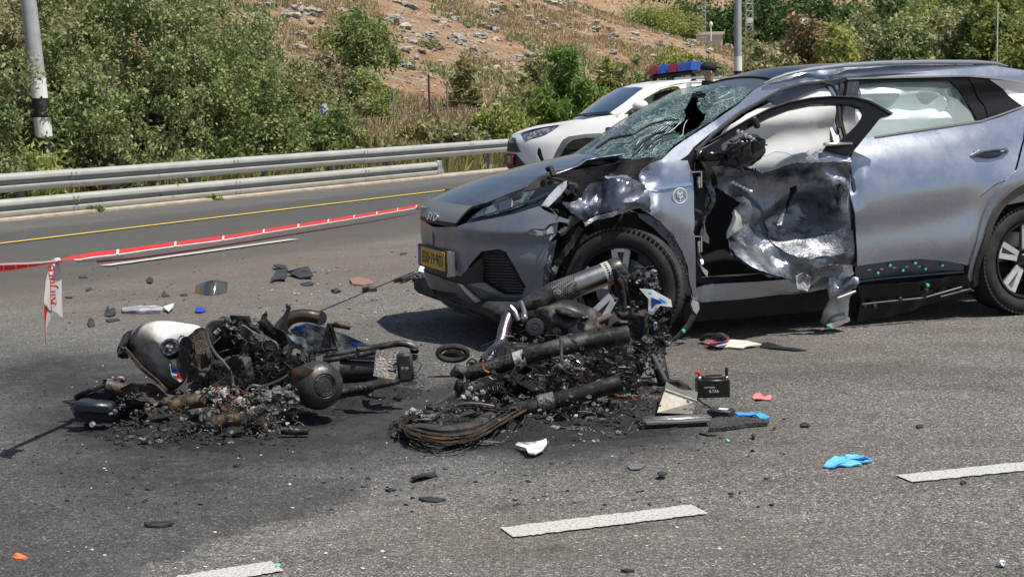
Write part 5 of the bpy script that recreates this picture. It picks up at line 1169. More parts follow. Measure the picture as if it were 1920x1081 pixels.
def wheel(cx, cy, cz, steer, camber=0, side=1):
    o = MB(); R_, Wd = .345, .235; T = Matrix.Translation(FR.v(cx, cy, cz)) @ FR.rot() @ Matrix.Rotation(steer, 4, 'Z') @ Matrix.Rotation(camber, 4, 'X')
    def tv(m, nm, mt, par, **k):
        m.v = [tuple(T @ Vector(p)) for p in m.v]; return m.build(nm, mt, par, **k)
    h = Wd / 2; sg = side
    ty = MB(); pr = [(.236, -h * .80), (.262, -h * .98), (.300, -h * 1.0), (.326, -h * .93), (.340, -h * .78), (.345, -h * .4), (.346, 0), (.345, h * .4), (.340, h * .78), (.326, h * .93), (.300, h * 1.0), (.262, h * .98), (.236, h * .80), (.232, 0)]
    ty.lathe(pr, (0, 0, 0), (0, 1, 0), 64, closed=True); tyre = tv(ty, 'tyre', RUBBER, suv)
    tr = MB()
    for k in range(72):
        a = 2 * math.pi * k / 72
        for s_ in (-1, 1):
            c, s0 = math.cos(a), math.sin(a); q = Matrix.Rotation(-a, 3, 'Y'); tr.box(Vector((c * .3395, s_ * h * .78, s0 * .3395)), (.012, h * .40, .020), Matrix.Rotation(-a, 3, 'Y'))
    tv(tr, 'tread_block', RUBBER, tyre, smooth=False, kind='stuff')
    rd = MB(); f = h * .62 * sg; rd.lathe([(.238, f + .03 * sg), (.232, f + .01 * sg), (.222, f - .03 * sg), (.215, -h * .6 * sg), (.17, -h * .55 * sg), (.05, -h * .55 * sg), (.0, -h * .5 * sg)], (0, 0, 0), (0, 1, 0), 48)
    rd.lathe([(.245, f + .028 * sg), (.240, f + .040 * sg), (.228, f + .036 * sg), (.224, f + .0 * sg)], (0, 0, 0), (0, 1, 0), 64)
    rim = tv(rd, 'rim', RIMD, suv)
    dk = MB(); dk.lathe([(.04, -.02 * sg), (.165, -.02 * sg), (.165, -.035 * sg), (.04, -.035 * sg)], (0, 0, 0), (0, 1, 0), 40, closed=True); tv(dk, 'brake_disc', mat('brake_disc_steel', (.35, .34, .33), .4, .9), rim)
    hb = MB(); hb.lathe([(0, f + .012 * sg), (.03, f + .010 * sg), (.036, f - .0 * sg), (.07, f - .02 * sg), (.075, f - .06 * sg)], (0, 0, 0), (0, 1, 0), 24); tv(hb, 'hub_cap', RIMD, rim)
    for k in range(5):
        a = 2 * math.pi * k / 5 + .22
        def pt2(r, t, y): return Vector((math.cos(a + t) * r, y, math.sin(a + t) * r))
        # dark blade with mesh insert
        bl = MB(); bl.prism([pt2(.06, -.45, f), pt2(.06, .45, f), pt2(.225, .34, f + .012 * sg), pt2(.228, .0, f + .012 * sg), pt2(.225, -.06, f + .012 * sg)], Vector((0, -.022 * sg, 0))); sp = tv(bl, 'spoke', mat('spoke_insert', (.15, .155, .17), .45, .4, bump=.8, bs=200), rim, smooth=False)
        for tA, tB in ((.34, .30), (-.06, -.05)):
            ml = MB()
            A, B = pt2(.07, tA * 1.1, f + .004 * sg), pt2(.222, tB, f + .018 * sg); w_ = (B - A).cross(Vector((0, 1, 0))).normalized() * .017
            ml.prism([A - w_, A + w_, B + w_, B - w_], Vector((0, .010 * sg, 0))); tv(ml, 'spoke_edge', RIMS, sp, smooth=False)
        ml = MB(); arc = [pt2(.226, t, f + .016 * sg) for t in np.linspace(-.06, .34, 8)] + [pt2(.207, t, f + .016 * sg) for t in np.linspace(.34, -.06, 8)]; ml.prism(arc, Vector((0, .008 * sg, 0))); tv(ml, 'spoke_tip', RIMS, sp, smooth=False)
        nt_ = MB(); nt_.cyl(pt2(.052, .62, f - .02 * sg), pt2(.052, .62, f + .0 * sg), .009, n=6); tv(nt_, 'wheel_nut', RIMD, rim)
fw = FR.plane(1183, 549, y=.88)
wheel(1.40, .83, .338, R(-37), R(3)); wheel(-1.385, .80, .350, 0); wheel(1.40, -.80, .345, R(-8), 0, -1); wheel(-1.385, -.80, .345, 0, 0, -1)
# strip of arch trim and liner caught behind the tyre
mb = MB(); mb.tube([FR.v(*FR.plane(*p, y=.97)) for p in ((1309, 563), (1304, 585), (1292, 608), (1272, 630), (1245, 650), (1225, 655))], [.02, .02, .018, .015, .01, .005], 8, flat=.25, up=FR.d(0, 1, 0)); mb.build('loose_arch_trim', BLACKP_, suv)
mb = MB(); mb.prism([FR.v(*FR.plane(*p, y=.98)) for p in ((1298, 562), (1309, 565), (1312, 578), (1306, 589), (1300, 582), (1296, 570))], FR.d(0, -.02, 0)); mb.build('grey_trim_end', mat('light_grey_plastic', (.35, .35, .35), .6), suv)
for p in ((1281, 620), (1253, 642)):
    mb = MB(); mb.lathe([(0, .014), (.010, .012), (.012, 0)], FR.v(*FR.plane(*p, y=.975)), FR.d(0, 1, 0), 10); mb.build('green_clip', CLIP, suv)
# --- the torn front door
a_ = R(9); DH = np.array([.985, .90, 0]); dd = np.array([-math.cos(a_), math.sin(a_), 0]); dn = np.array([math.sin(a_), math.cos(a_), 0])
SD = Surf(FR, lambda u, v: np.stack([DH[0] + dd[0] * u - 0 * v, DH[1] + dd[1] * u - .0 * v - np.clip(v - 1.02, 0, 1) * .42, v], -1), (-.1, 1.6), (.1, 1.6), 160, 120)
fo = [(1304, 300), (1309, 286), (1330, 268), (1360, 250), (1400, 227), (1440, 206), (1480, 193), (1520, 185.5), (1560, 182.5), (1600, 183.5), (1630, 191), (1673, 214.5), (1650, 222), (1636, 240), (1618, 262), (1600, 284), (1590, 290), (1540, 277), (1556, 273), (1575, 268)]
fi = [(1590, 250), (1606, 234), (1617, 220), (1620, 212), (1614, 202), (1596, 195.5), (1560, 194.5), (1520, 196.5), (1480, 205), (1442, 220), (1400, 242), (1362, 264), (1340, 280), (1320, 292), (1312, 302)]
dfm = pb('front_door_frame', fo[:-4] + [(1590, 290), (1545, 279), (1550, 272), (1572, 267)] + fi, BLACKG, surf=SD, off=.0, res=.02, thick=.035)
mb = MB(); mb.tube([FR.v(*SD.pt(*p, .008)) for p in ((1330, 267), (1400, 226), (1440, 205.5), (1480, 192.5), (1520, 185), (1560, 182), (1600, 183), (1630, 190.5), (1673, 214))], .005, 6); mb.build('frame_rubber', BLACKP_, dfm)
mb = MB(); mb.rbox(FR.v(*SD.pt(1570, 271, .01)), (.20, .02, .02), .006, Rz); mb.build('sill_trim', CHROME, dfm)
mb = MB(); mb.rbox(FR.v(*SD.pt(1413, 233, .03)), (.035, .04, .075), .01, Rz @ Matrix.Rotation(.5, 3, 'Y')); mb.build('window_clip', BLACKP_, dfm)
skin = [(1337, 313), (1350, 335), (1353, 354), (1374, 366), (1404, 384), (1384, 402), (1392, 425), (1371, 438), (1368, 476), (1398, 501), (1429, 515), (1490, 525), (1510, 527), (1540, 521), (1592, 513), (1605, 499), (1606, 468), (1596, 426), (1592, 385), (1596, 343), (1597, 292), (1590, 286), (1540, 277), (1512, 294), (1484, 308), (1441, 326), (1409, 321), (1359, 312)]
def denv(P): return .35 + .65 * np.exp(-((P[:, 0] - .3) / .5) ** 2)
cA = crumple(.30, 1.8, 6, 102, denv); cB = crumple(.04, 5, 5, 103, denv)
def dshape(P):
    push = -.16 * np.exp(-((P[:, 0] - .25) / .30) ** 2 - ((P[:, 2] - .80) / .25) ** 2) + .05 * np.exp(-((P[:, 0] - .12) / .30) ** 2 - ((P[:, 2] - .44) / .07) ** 2)
    return (push + cA(P) + cB(P)) * sst(1.05 - P[:, 2], .0, .12) - .02
pb('front_door_skin', skin, DOORM, surf=SD, res=.014, disp=dshape, jag=.003, ang=15, holes=[[z4(*p) for p in ((765, 345), (805, 325), (815, 350), (808, 470), (800, 530), (785, 470))], [z4(*p) for p in ((995, 320), (1040, 300), (1060, 340), (1045, 440), (1035, 480), (1005, 400))]])
pb('scraped_patch', [z4(*p) for p in ((620, 560), (720, 530), (830, 535), (870, 560), (960, 600), (1000, 635), (1060, 620), (1100, 690), (1110, 760), (1020, 790), (900, 800), (800, 820), (700, 780), (650, 740), (610, 690), (640, 640))], SCRAPE, surf=SD, off=.012, res=.014, disp=lambda P: dshape(P), jag=.004, ang=18)
pb('door_lower_lip', [z4(*p) for p in ((285, 720), (300, 780), (400, 860), (560, 915), (720, 955), (715, 925), (560, 880), (420, 820), (340, 760))], mat('ripped_paint_edge', (.10, .12, .16), .35, .7, col2=(.3, .32, .36), ns=25), surf=SD, off=.03, res=.014, disp=lambda P: dshape(P), jag=.003)
pb('torn_flap', [z4(*p) for p in ((860, 860), (940, 840), (1090, 850), (1100, 905), (1000, 935), (920, 930), (880, 900))], SCRAPE, surf=SD, off=.05, res=.014, disp=crumple(.09, 7, 7, 104), jag=.003)
pb('hanging_primer_rag', [z4(*p) for p in ((725, 930), (760, 900), (820, 930), (815, 1000), (790, 1025), (730, 1010))], mat('chalky_rag', (.45, .46, .43), .8, col2=(.15, .16, .17), ns=30), surf=SD, off=.02, res=.012, disp=crumple(.04, 10, 7, 105), jag=.003)
pb('torn_lower_corner', [z4(*p) for p in ((930, 950), (1000, 930), (1130, 930), (1110, 1000), (1040, 1050), (960, 1050), (930, 1010))], mat('ripped_paint_edge', (.10, .12, .16), .35, .7), surf=SD, off=.02, res=.014, disp=crumple(.09, 8, 7, 106), jag=.004)
mb = MB()
for k in range(6): p = z4(290 + k * 24, 292 + k * 12); mb.blob(FR.v(*SD.pt(*p, .03)), (.012, .010, .009), k, .4, 2, 1)
mb.build('glass_beads', mat('bright_beads', (.8, .82, .8), .3), suv, kind='stuff')
# door opening: hinge post, cream panels, dark depth
pb('hinge_post', [z4(*p) for p in ((30, 190), (95, 195), (150, 245), (200, 370), (190, 430), (150, 560), (120, 700), (100, 860), (140, 940), (60, 940), (35, 700))], DARK, surf=SB, off=-.07, res=.02, disp=crumple(.05, 5, 6, 111))
pb('crumpled_post_skin', [z4(*p) for p in ((90, 200), (115, 215), (150, 255), (205, 370), (198, 420), (160, 530), (135, 640), (100, 860), (85, 850), (112, 640), (135, 520), (165, 430), (150, 330), (95, 260))], TORN, surf=SB, off=-.03, res=.012, disp=crumple(.07, 7, 7, 112), jag=.002)
pb('primer_flap', [z4(*p) for p in ((85, 850), (110, 870), (150, 900), (145, 940), (110, 900))], CREAM, surf=SB, off=-.02, res=.015)
pb('primer_tear', [z4(*p) for p in ((150, 590), (175, 585), (185, 640), (205, 680), (208, 720), (180, 700), (150, 690), (140, 650))], CREAM, surf=SB, off=-.10, res=.015, disp=crumple(.02, 9, 5, 3))
pb('inner_door_panel', [z4(*p) for p in ((340, 480), (375, 520), (390, 610), (330, 640), (285, 680), (285, 630), (310, 570))], CREAM, surf=SB, off=-.04, res=.015, disp=crumple(.03, 5, 5, 4))
for py in (330, 452):
    mb = MB(); q = SB.pt(1303, py + 8, -.01)
    mb.tube([FR.v(q[0] + .02, q[1], q[2] + .05), FR.v(q[0] - .04, q[1] + .01, q[2] + .05), FR.v(q[0] - .04, q[1] + .01, q[2] - .04)], .008, 6); mb.rbox(FR.v(q[0] - .035, q[1], q[2] - .01), (.03, .02, .07), .006, Rz); mb.build('hinge', CHROME, suv)
mb = MB(); mb.tube([FR.v(*FR.plane(*p, y=.86)) for p in ((1300, 393), (1308, 397), (1318, 404))], .02, 10); mb.build('door_cable_boot', BLACKP_, suv)
# airbags, seats, dashboard, dark inside
wb = Surf(FR, lambda u, v: np.stack([u, .70 + .03 * np.sin(u * 11 + v * 6) + .02 * np.sin(v * 25 + u * 4) - .35 * np.clip(v - 1.25, 0, 1), v], -1), (-.6, 1.3), (.6, 1.6), 160, 120)
pb('front_curtain_airbag', [(1362, 238), (1400, 214), (1450, 190), (1500, 172), (1548, 164), (1556, 172), (1562, 240), (1560, 276), (1520, 292), (1478, 316), (1440, 328), (1412, 318), (1385, 305), (1366, 300), (1350, 290), (1352, 262)], BAG, surf=wb, res=.02, thick=.04, disp=lambda P: .02 * (fbm(P, 4, 2, 5) - .5))
pb('airbag_fold', [z4(*p) for p in ((395, 75), (450, 70), (520, 85), (590, 60), (680, 60), (760, 95), (820, 75), (740, 135), (660, 95), (590, 90), (520, 120), (440, 100))], mat('airbag_shade_seam', (.55, .58, .62), .8), surf=wb, off=.006, res=.02, thick=.004)
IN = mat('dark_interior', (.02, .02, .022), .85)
mb = MB(); mb.rbox(FR.v(.98, 0, .90), (.30, 1.35, .30), .06, Rz); mb.build('dashboard', IN, suv)
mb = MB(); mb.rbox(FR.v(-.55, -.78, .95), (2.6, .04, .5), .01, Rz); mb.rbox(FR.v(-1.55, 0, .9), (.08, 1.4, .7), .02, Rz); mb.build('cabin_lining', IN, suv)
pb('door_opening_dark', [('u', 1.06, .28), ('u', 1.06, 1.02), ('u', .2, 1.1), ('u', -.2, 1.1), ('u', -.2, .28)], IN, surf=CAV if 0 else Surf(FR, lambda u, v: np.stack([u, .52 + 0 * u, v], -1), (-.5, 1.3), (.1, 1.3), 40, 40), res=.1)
for y in (-.36, .36):
    for x in (.05, -.95):
        mb = MB(); mb.rbox(FR.v(x, y, .55), (.5, .5, .16), .05, Rz); st = mb.build('seat', SEAT, suv)
        mb = MB(); mb.rbox(FR.v(x - .28, y, .88), (.14, .5, .62), .06, Rz @ Matrix.Rotation(-.25, 3, 'Y')); mb.build('backrest', SEAT, st)
        mb = MB(); mb.rbox(FR.v(x - .38, y, 1.26), (.10, .27, .18), .04, Rz @ Matrix.Rotation(-.2, 3, 'Y')); mb.build('headrest', SEAT, st)
mb = MB(); c = FR.v(.72, .36, .98); ax = FR.d(-.9, 0, .4); a, b = ax.orthogonal().normalized(), None; b = ax.normalized().cross(a); mb.tube([c + (a * math.cos(t) + b * math.sin(t)) * .18 for t in np.linspace(0, 2 * math.pi, 30)], .014, 8, caps=False); sw = mb.build('steering_wheel', IN, suv); mb = MB(); mb.blob(c, (.07, .07, .07), 1, .1); mb.build('wheel_boss', IN, sw)
# --- broken door mirror
MI = mat('broken_mirror_plastic', (.016, .016, .018), .3, .1, coat=.3, bump=.3, bs=30)
mb = MB(); mb.blob(FR.v(*SD.pt(1386, 296, .12)), (.125, .07, .085), 5, .22, 2.0, 3, Rz @ Matrix.Rotation(.35, 3, 'Y')); mi = mb.build('door_mirror', MI, suv, ang=30)
mb = MB(); mb.rbox(FR.v(*SD.pt(1333, 298, .05)), (.18, .05, .06), .015, Rz); mb.tube([FR.v(*SD.pt(*p, .05)) for p in ((1310, 302), (1335, 300), (1362, 304), (1382, 312))], .018, 8); mb.prism([FR.v(*SD.pt(*p, .02)) for p in ((1304, 300), (1309, 286), (1350, 262), (1352, 290), (1318, 305))], FR.d(0, -.03, 0)); mb.build('mirror_foot', BLACKG, mi)
mb = MB()
for p in ((1363, 271), (1370, 273), (1377, 278), (1384, 281), (1391, 286)): mb.rbox(FR.v(*SD.pt(*p, .20)), (.022, .006, .024), .002, Rz @ Matrix.Rotation(.4, 3, 'Y'))
mb.build('mirror_inner_tabs', mat('grey_tabs', (.3, .31, .32), .4, .3), mi, kind='stuff')
rn = random.Random(9); mb = MB()
for k in range(16):
    p = (1386 + rn.uniform(-28, 24), 296 + rn.uniform(-18, 18)); q = FR.v(*SD.pt(*p, .17 + rn.uniform(0, .04))); mb.tube([q, q + Vector((rn.uniform(-.05, .05), -.02, rn.uniform(-.05, .03))), q + Vector((rn.uniform(-.07, .07), -.01, rn.uniform(-.06, .03)))], rn.uniform(.003, .008), 5)
mb.tube([FR.v(*SD.pt(*p, .15)) for p in ((1371, 305), (1373, 318), (1370, 322))], .006, 5)
mb.build('mirror_wreck_bits', MI, mi, kind='stuff')
pb('apillar_foot_trim', [(1290, 300), (1276, 300), (1300, 276), (1312, 270), (1304, 286), (1300, 310), (1302, 330), (1296, 320)], BLACKG, surf=SB, off=.003, res=.02)
mb = MB(); mb.tube([FR.v(*SB.pt(*p, .004)) for p in ((1304, 285), (1335, 254), (1386, 213), (1421, 193), (1461, 171), (1501, 159), (1541, 155), (1560, 160), (1570, 175), (1574, 240))], .012, 8); mb.build('door_seal', BLACKP_, suv)
# ------------------------------------------------------------------ the white police car and the policeman
PA = R(14); PO = (2.22, 23.5); PZ = float(G(*PO))
FP = Frame(PO, (-math.cos(PA), -math.sin(PA)), PZ)
pol = thing('police_car', 'white police car with red and blue roof light bar parked by the guardrail', 'police car', Vector((*PO, PZ)), rot=FP.rot())
WHT = mat('white_car_paint', (.74, .74, .73), .3, 0, coat=.5)
pbelt = lambda x: 1.13 + (1.0 - np.asarray(x, float)) * .03
PBD = Body(FP, [(.1, 2.12), (.25, 2.22), (.4, 2.27), (.55, 2.28), (.7, 2.27), (.85, 2.24), (.93, 2.18), (1.05, 2.05), (1.8, 1.9)], [(.1, .86), (.3, .91), (.5, .925), (.8, .93), (.95, .91), (1.05, .89), (1.13, .86), (1.8, .8)], 1.05, 2.9, pbelt, .42, -2.3,
           lambda x, z: .02 * np.exp(-(((x - 1.35) ** 2 + (z - .36) ** 2) ** .5 - .5) ** 2 / .006))
SP = Surf(FP, PBD.fn, (-1.6, 4.9), (.12, 1.72), 420, 140)
def q8(x, y): return (930 + x / 4.465, 100 + y / 4.465)
def qA(x, y): return (930 + x / 4.7, 100 + y / 4.7)
def qB(x, y): return (1140 + x / 7.72, 100 + y / 7.72)
def pp(name, outline, m, **k):
    k.setdefault('surf', SP); k.setdefault('res', .045); par = k.pop('parent', pol); ang = k.pop('ang', 35); return panel(k.pop('surf'), outline, **k).build(name, m, par, ang=ang)
phz = interp([(.9, 1.17), (1.1, 1.15), (1.4, 1.11), (1.8, 1.06), (2.0, 1.01), (2.12, .96), (2.2, .90), (2.3, .80)])
PH = Surf(FP, lambda x, y: np.stack([x, y, phz(x + .12 * y * y) - .07 * y * y - .35 * np.clip(np.abs(y) - .68, 0, 1)], -1), (.8, 2.3), (-.92, .92), 120, 90)
pp('front_bumper', [qA(130, 735), qA(215, 710), qA(262, 768), qA(400, 735), qA(560, 640), qA(700, 600), qA(1040, 540), qA(1080, 540), qA(1080, 698), qA(920, 705), qA(800, 712), qA(640, 735), qA(590, 765), qA(540, 850), qA(505, 925), qA(430, 952), qA(400, 960), qA(280, 995), qA(230, 950), qA(170, 890), U(0, .55), U(0, .90)], WHT,
   holes=[[qA(370, 825), qA(395, 845), qA(425, 950), qA(398, 960), qA(358, 890)]])
pp('front_bumper_far', [U(0, .93), U(-1.2, .95), U(-1.6, .9), U(-1.6, .35), U(-.5, .35), U(-.4, .56), U(0, .56)], WHT, res=.08)
pp('grille', [qA(95, 745), qA(130, 742), qA(175, 750), qA(222, 870), qA(100, 865)], BLACKP_, off=.006, res=.03)
mb = MB()
for k in range(6): mb.tube([FP.v(*SP.pt(*qA(100, 762 + k * 19), .012)), FP.v(*SP.pt(*qA(150, 765 + k * 19), .012)), FP.v(*SP.pt(*qA(185 + k * 6, 768 + k * 19), .012))], .004, 4)
mb.build('grille_bars', GREYP, pol, kind='stuff')
pp('lower_grille', [qA(90, 880), qA(180, 888), qA(230, 950), qA(278, 993), qA(200, 1020), qA(105, 1010)], BLACKP_, off=.008, res=.04)
pp('bumper_lip', [U(-.9, .38), U(0, .36), qA(105, 1005), qA(200, 1020), qA(280, 998), qA(400, 962), qA(505, 928), U(1.55, .30), U(1.2, .24), U(0, .22), U(-.9, .26)], GREYP, off=-.01, res=.06)
pp('fog_vent', [qA(366, 822), qA(398, 842), qA(430, 952), qA(396, 963), qA(356, 890)], BLACKP_, off=-.03, res=.04)
pp('headlight', [qA(232, 705), qA(330, 675), qA(450, 650), qA(553, 634), qA(500, 680), qA(430, 720), qA(265, 768)], mat('police_headlight', (.10, .12, .14), .1, .5, col2=(.5, .53, .56), ns=16, lo=.48, hi=.58, coat=.8), off=.008, res=.03)
pp('headlight_brow', [qA(228, 703), qA(330, 672), qA(450, 648), qA(556, 631), qA(520, 645), qA(430, 662), qA(330, 688), qA(240, 716)], BLACKG, off=.012, res=.03)
pc2 = SP.pt(*qA(120, 935), .02); mb = MB(); RzP = FP.rot().to_3x3(); mb.rbox(FP.v(2.30, .0, pc2[2]), (.02, .50, .14), .004, RzP); pl2 = mb.build('number_plate', mat('red_police_plate', (.30, .02, .03), .5), pol)
text_on('plate_digits', '531', .12, FP.v(2.312, .06, pc2[2]), FP.d(0, 1, 0), FP.d(0, 0, 1), mat('plate_white', (.75, .7, .7), .5), pl2, .001, 1.0, .004)
mb = MB(); mb.lathe([(0, .02), (.05, .018), (.065, .0)], FP.v(2.27, 0, .88), FP.d(1, 0, 0), 16); mb.build('maker_emblem', CHROME, pol)
pp('bonnet', [U(2.2, 0), qA(160, 712), qA(230, 703), qA(330, 672), qA(450, 645), qA(560, 628), qA(800, 580), qA(1038, 540), qA(780, 543), U(1.05, .2), U(1.05, -.4), U(1.1, -.78), U(1.8, -.82), U(2.1, -.7), U(2.2, -.3)], WHT, surf=PH, res=.05, thick=.02)
# doors, arch, stripe
pp('front_door', [qA(1045, 536), q8(1120, 510), q8(1300, 500), q8(1500, 480), q8(1920, 460), ('u', 3.3, 1.13), ('u', 3.3, .4), ('u', 2.15, .4), ('u', 2.0, .62)], WHT, off=.0, res=.06)
pp('rear_part', [('u', 3.32, 1.13), ('u', 4.8, 1.18), ('u', 4.8, .42), ('u', 4.2, .42), ('u', 4.1, .75), ('u', 3.75, .86), ('u', 3.45, .7), ('u', 3.32, .42)], WHT, res=.08)
pp('far_body', [('u', 1.7, 1.13), ('u', 4.8, 1.18), ('u', 4.8, .42), ('u', 1.7, .4)], WHT, surf=Surf(FP, lambda u, v: PBD.fn(-u, v), (-.1, 4.9), (.12, 1.72), 20, 20), res=.1)
pp('yellow_stripe', [qA(925, 708), qA(1085, 694), qA(1300, 680), ('u', 3.0, .93), ('u', 3.0, .90), qA(1300, 700), qA(1085, 716), qA(945, 728)], mat('yellow_reflective', (.85, .50, .02), .4), off=.006, res=.04)
pp('blue_stripe', [qA(945, 731), qA(1085, 719), qA(1300, 703), ('u', 3.0, .885), ('u', 3.0, .74), qA(1085, 775), qA(990, 770)], mat('blue_reflective', (.01, .015, .10), .4), off=.005, res=.04)
wc = SP.inv([qA(745, 905)])[0]
pp('arch_trim', [qA(505, 925), qA(540, 850), qA(590, 765), qA(640, 735), qA(800, 712), qA(920, 705), qA(975, 765), qA(1000, 850), qA(965, 850), qA(930, 775), qA(890, 748), qA(800, 745), qA(680, 765), qA(630, 800), qA(585, 870), qA(565, 912)], GREYP, off=.014, res=.03, thick=.05)
CP2 = Surf(FP, lambda u, v: np.stack([u, .70 + 0 * u, v], -1), (-2.2, 2.2), (.05, 1.2), 40, 40)
mb = panel(CP2, [(.85, .15), (.85, .95), (1.85, .95), (1.85, .15)], res=.1, uv=True); mb.build('wheel_housing', DARK, pol); panel(CP2, [(-1.8, .15), (-1.8, .95), (-.85, .95), (-.85, .15)], res=.1, uv=True).build('wheel_housing', DARK, pol)
for x, y in ((1.345, .80), (-1.345, .80), (1.345, -.80), (-1.345, -.80)):
    mb = MB(); sg = 1 if y > 0 else -1; pr = [(.22, -.10), (.30, -.112), (.345, -.10), (.362, -.05), (.362, .05), (.345, .10), (.30, .112), (.22, .10)]
    mb.lathe(pr, FP.v(x, y, .362), FP.d(0, 1, 0), 40, closed=True); ty = mb.build('tyre', RUBBER, pol)
    mb = MB(); mb.lathe([(.22, .09 * sg), (.20, .05 * sg), (.05, .07 * sg), (0, .075 * sg)], FP.v(x, y, .362), FP.d(0, 1, 0), 30)
    for k in range(5):
        a = k * 1.257; c = FP.v(x, y, .362) + FP.d(0, .075 * sg, 0); mb.tube([c, c + FP.d(math.cos(a) * .21, .01 * sg, math.sin(a) * .21)], .02, 6)
    mb.build('rim', RIMS, ty)
# greenhouse: pillars, roof, windscreen, windows
pzr = interp([(-2.0, 1.52), (-1.5, 1.63), (-.8, 1.68), (-.3, 1.685), (.1, 1.665), (.35, 1.63), (.5, 1.585), (.62, 1.55)])
PR = Surf(FP, lambda x, y: np.stack([x, y, pzr(x + .10 * y * y) - .07 * y * y - .5 * np.clip(np.abs(y) - .50, 0, 1) ** 2], -1), (-2.1, .7), (-.70, .70), 80, 60)
pp('roof', [U(.52, 0), U(.50, .4), U(.44, .64), U(-2.0, .64), U(-2.0, -.64), U(.44, -.64), U(.50, -.4)], WHT, surf=PR, res=.08, thick=.03)
pp('side_pillar', [q8(990, 513), q8(955, 498), q8(1080, 410), q8(1180, 330), q8(1255, 278), q8(1330, 255), q8(1500, 225), q8(1640, 215), ('u', 2.9, 1.62), ('u', 4.3, 1.58), ('u', 4.3, 1.52), ('u', 2.9, 1.55), q8(1640, 240), q8(1590, 246), q8(1500, 258), q8(1380, 290), q8(1270, 350), q8(1150, 430), q8(1050, 495), q8(1010, 512)], WHT, res=.035, off=.004)
PWD = Surf(FP, lambda u, y: np.stack([(1.22 - .14 * y * y) * (1 - u) + (.50 - .05 * y * y) * u, y, (1.14 - .04 * y * y) * (1 - u) + (1.585 - .06 * y * y) * u + .02 * np.sin(np.pi * np.clip(u, 0, 1))], -1), (-.02, 1.02), (-.72, .72), 50, 60)
pp('windscreen', [U(0, -.70), U(.5, -.66), U(1, -.60), U(1, .0), q8(1250, 276), q8(1180, 330), q8(1080, 410), q8(955, 500), U(0, .3), U(0, 0)], mat('police_windscreen', (.02, .035, .055), .05, 0, coat=1, spec=1), surf=PWD, res=.06, thick=.01)
mb = MB(); mb.tube([FP.v(*PWD.pt(*q8(*p), .02)) for p in ((640, 522), (760, 518), (880, 505), (950, 500))], .012, 5); mb.build('wiper', BLACKP_, pol)
pp('window_rim', [q8(1000, 510), q8(1150, 415), q8(1290, 330), q8(1400, 285), q8(1500, 266), q8(1585, 258), q8(1560, 345), q8(1548, 345), q8(1545, 300), q8(1525, 278), q8(1480, 275), q8(1380, 302), q8(1250, 375), q8(1140, 455), q8(1070, 510)], WHT, off=.0, res=.03)
pp('front_window_glass', [q8(1020, 510), q8(1160, 415), q8(1290, 345), q8(1330, 330), q8(1295, 470), q8(1280, 515)], mat('greenish_car_glass', (.035, .05, .03), .05, 0, alpha=.75, coat=.6), off=-.012, res=.06)
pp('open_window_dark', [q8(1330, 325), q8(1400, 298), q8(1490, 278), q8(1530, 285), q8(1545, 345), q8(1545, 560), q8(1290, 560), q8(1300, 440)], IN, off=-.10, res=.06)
pp('rear_window', [q8(1640, 246), ('u', 2.95, 1.53), ('u', 4.1, 1.50), ('u', 4.3, 1.22), ('u', 2.9, 1.16), q8(1600, 500), q8(1600, 260)], GLASS, off=-.01, res=.08)
pp('door_pillar', [q8(1550, 262), q8(1592, 250), q8(1600, 560), q8(1550, 560)], WHT, off=.006, res=.05)
pp('grey_pillar', [q8(1594, 246), q8(1636, 240), q8(1636, 560), q8(1600, 560)], mat('grey_pillar_film', (.30, .31, .33), .4), off=.004, res=.05)
mb = MB(); c = SP.pt(*q8(1188, 468), .12); mb.blob(FP.v(*c), (.115, .10, .085), 2, .0, 1, 3, RzP); mi2 = mb.build('door_mirror', WHT, pol)
mb = MB(); c = SP.pt(*q8(1120, 535), .09); mb.blob(FP.v(*c), (.05, .06, .075), 2, .05, 1, 2, RzP); mb.tube([FP.v(*SP.pt(*q8(1130, 520), .02)), FP.v(*c)], .03, 8); mb.rbox(FP.v(*SP.pt(*q8(1200, 505), .12)), (.20, .16, .03), .01, RzP); mb.build('mirror_underside', BLACKP_, mi2)
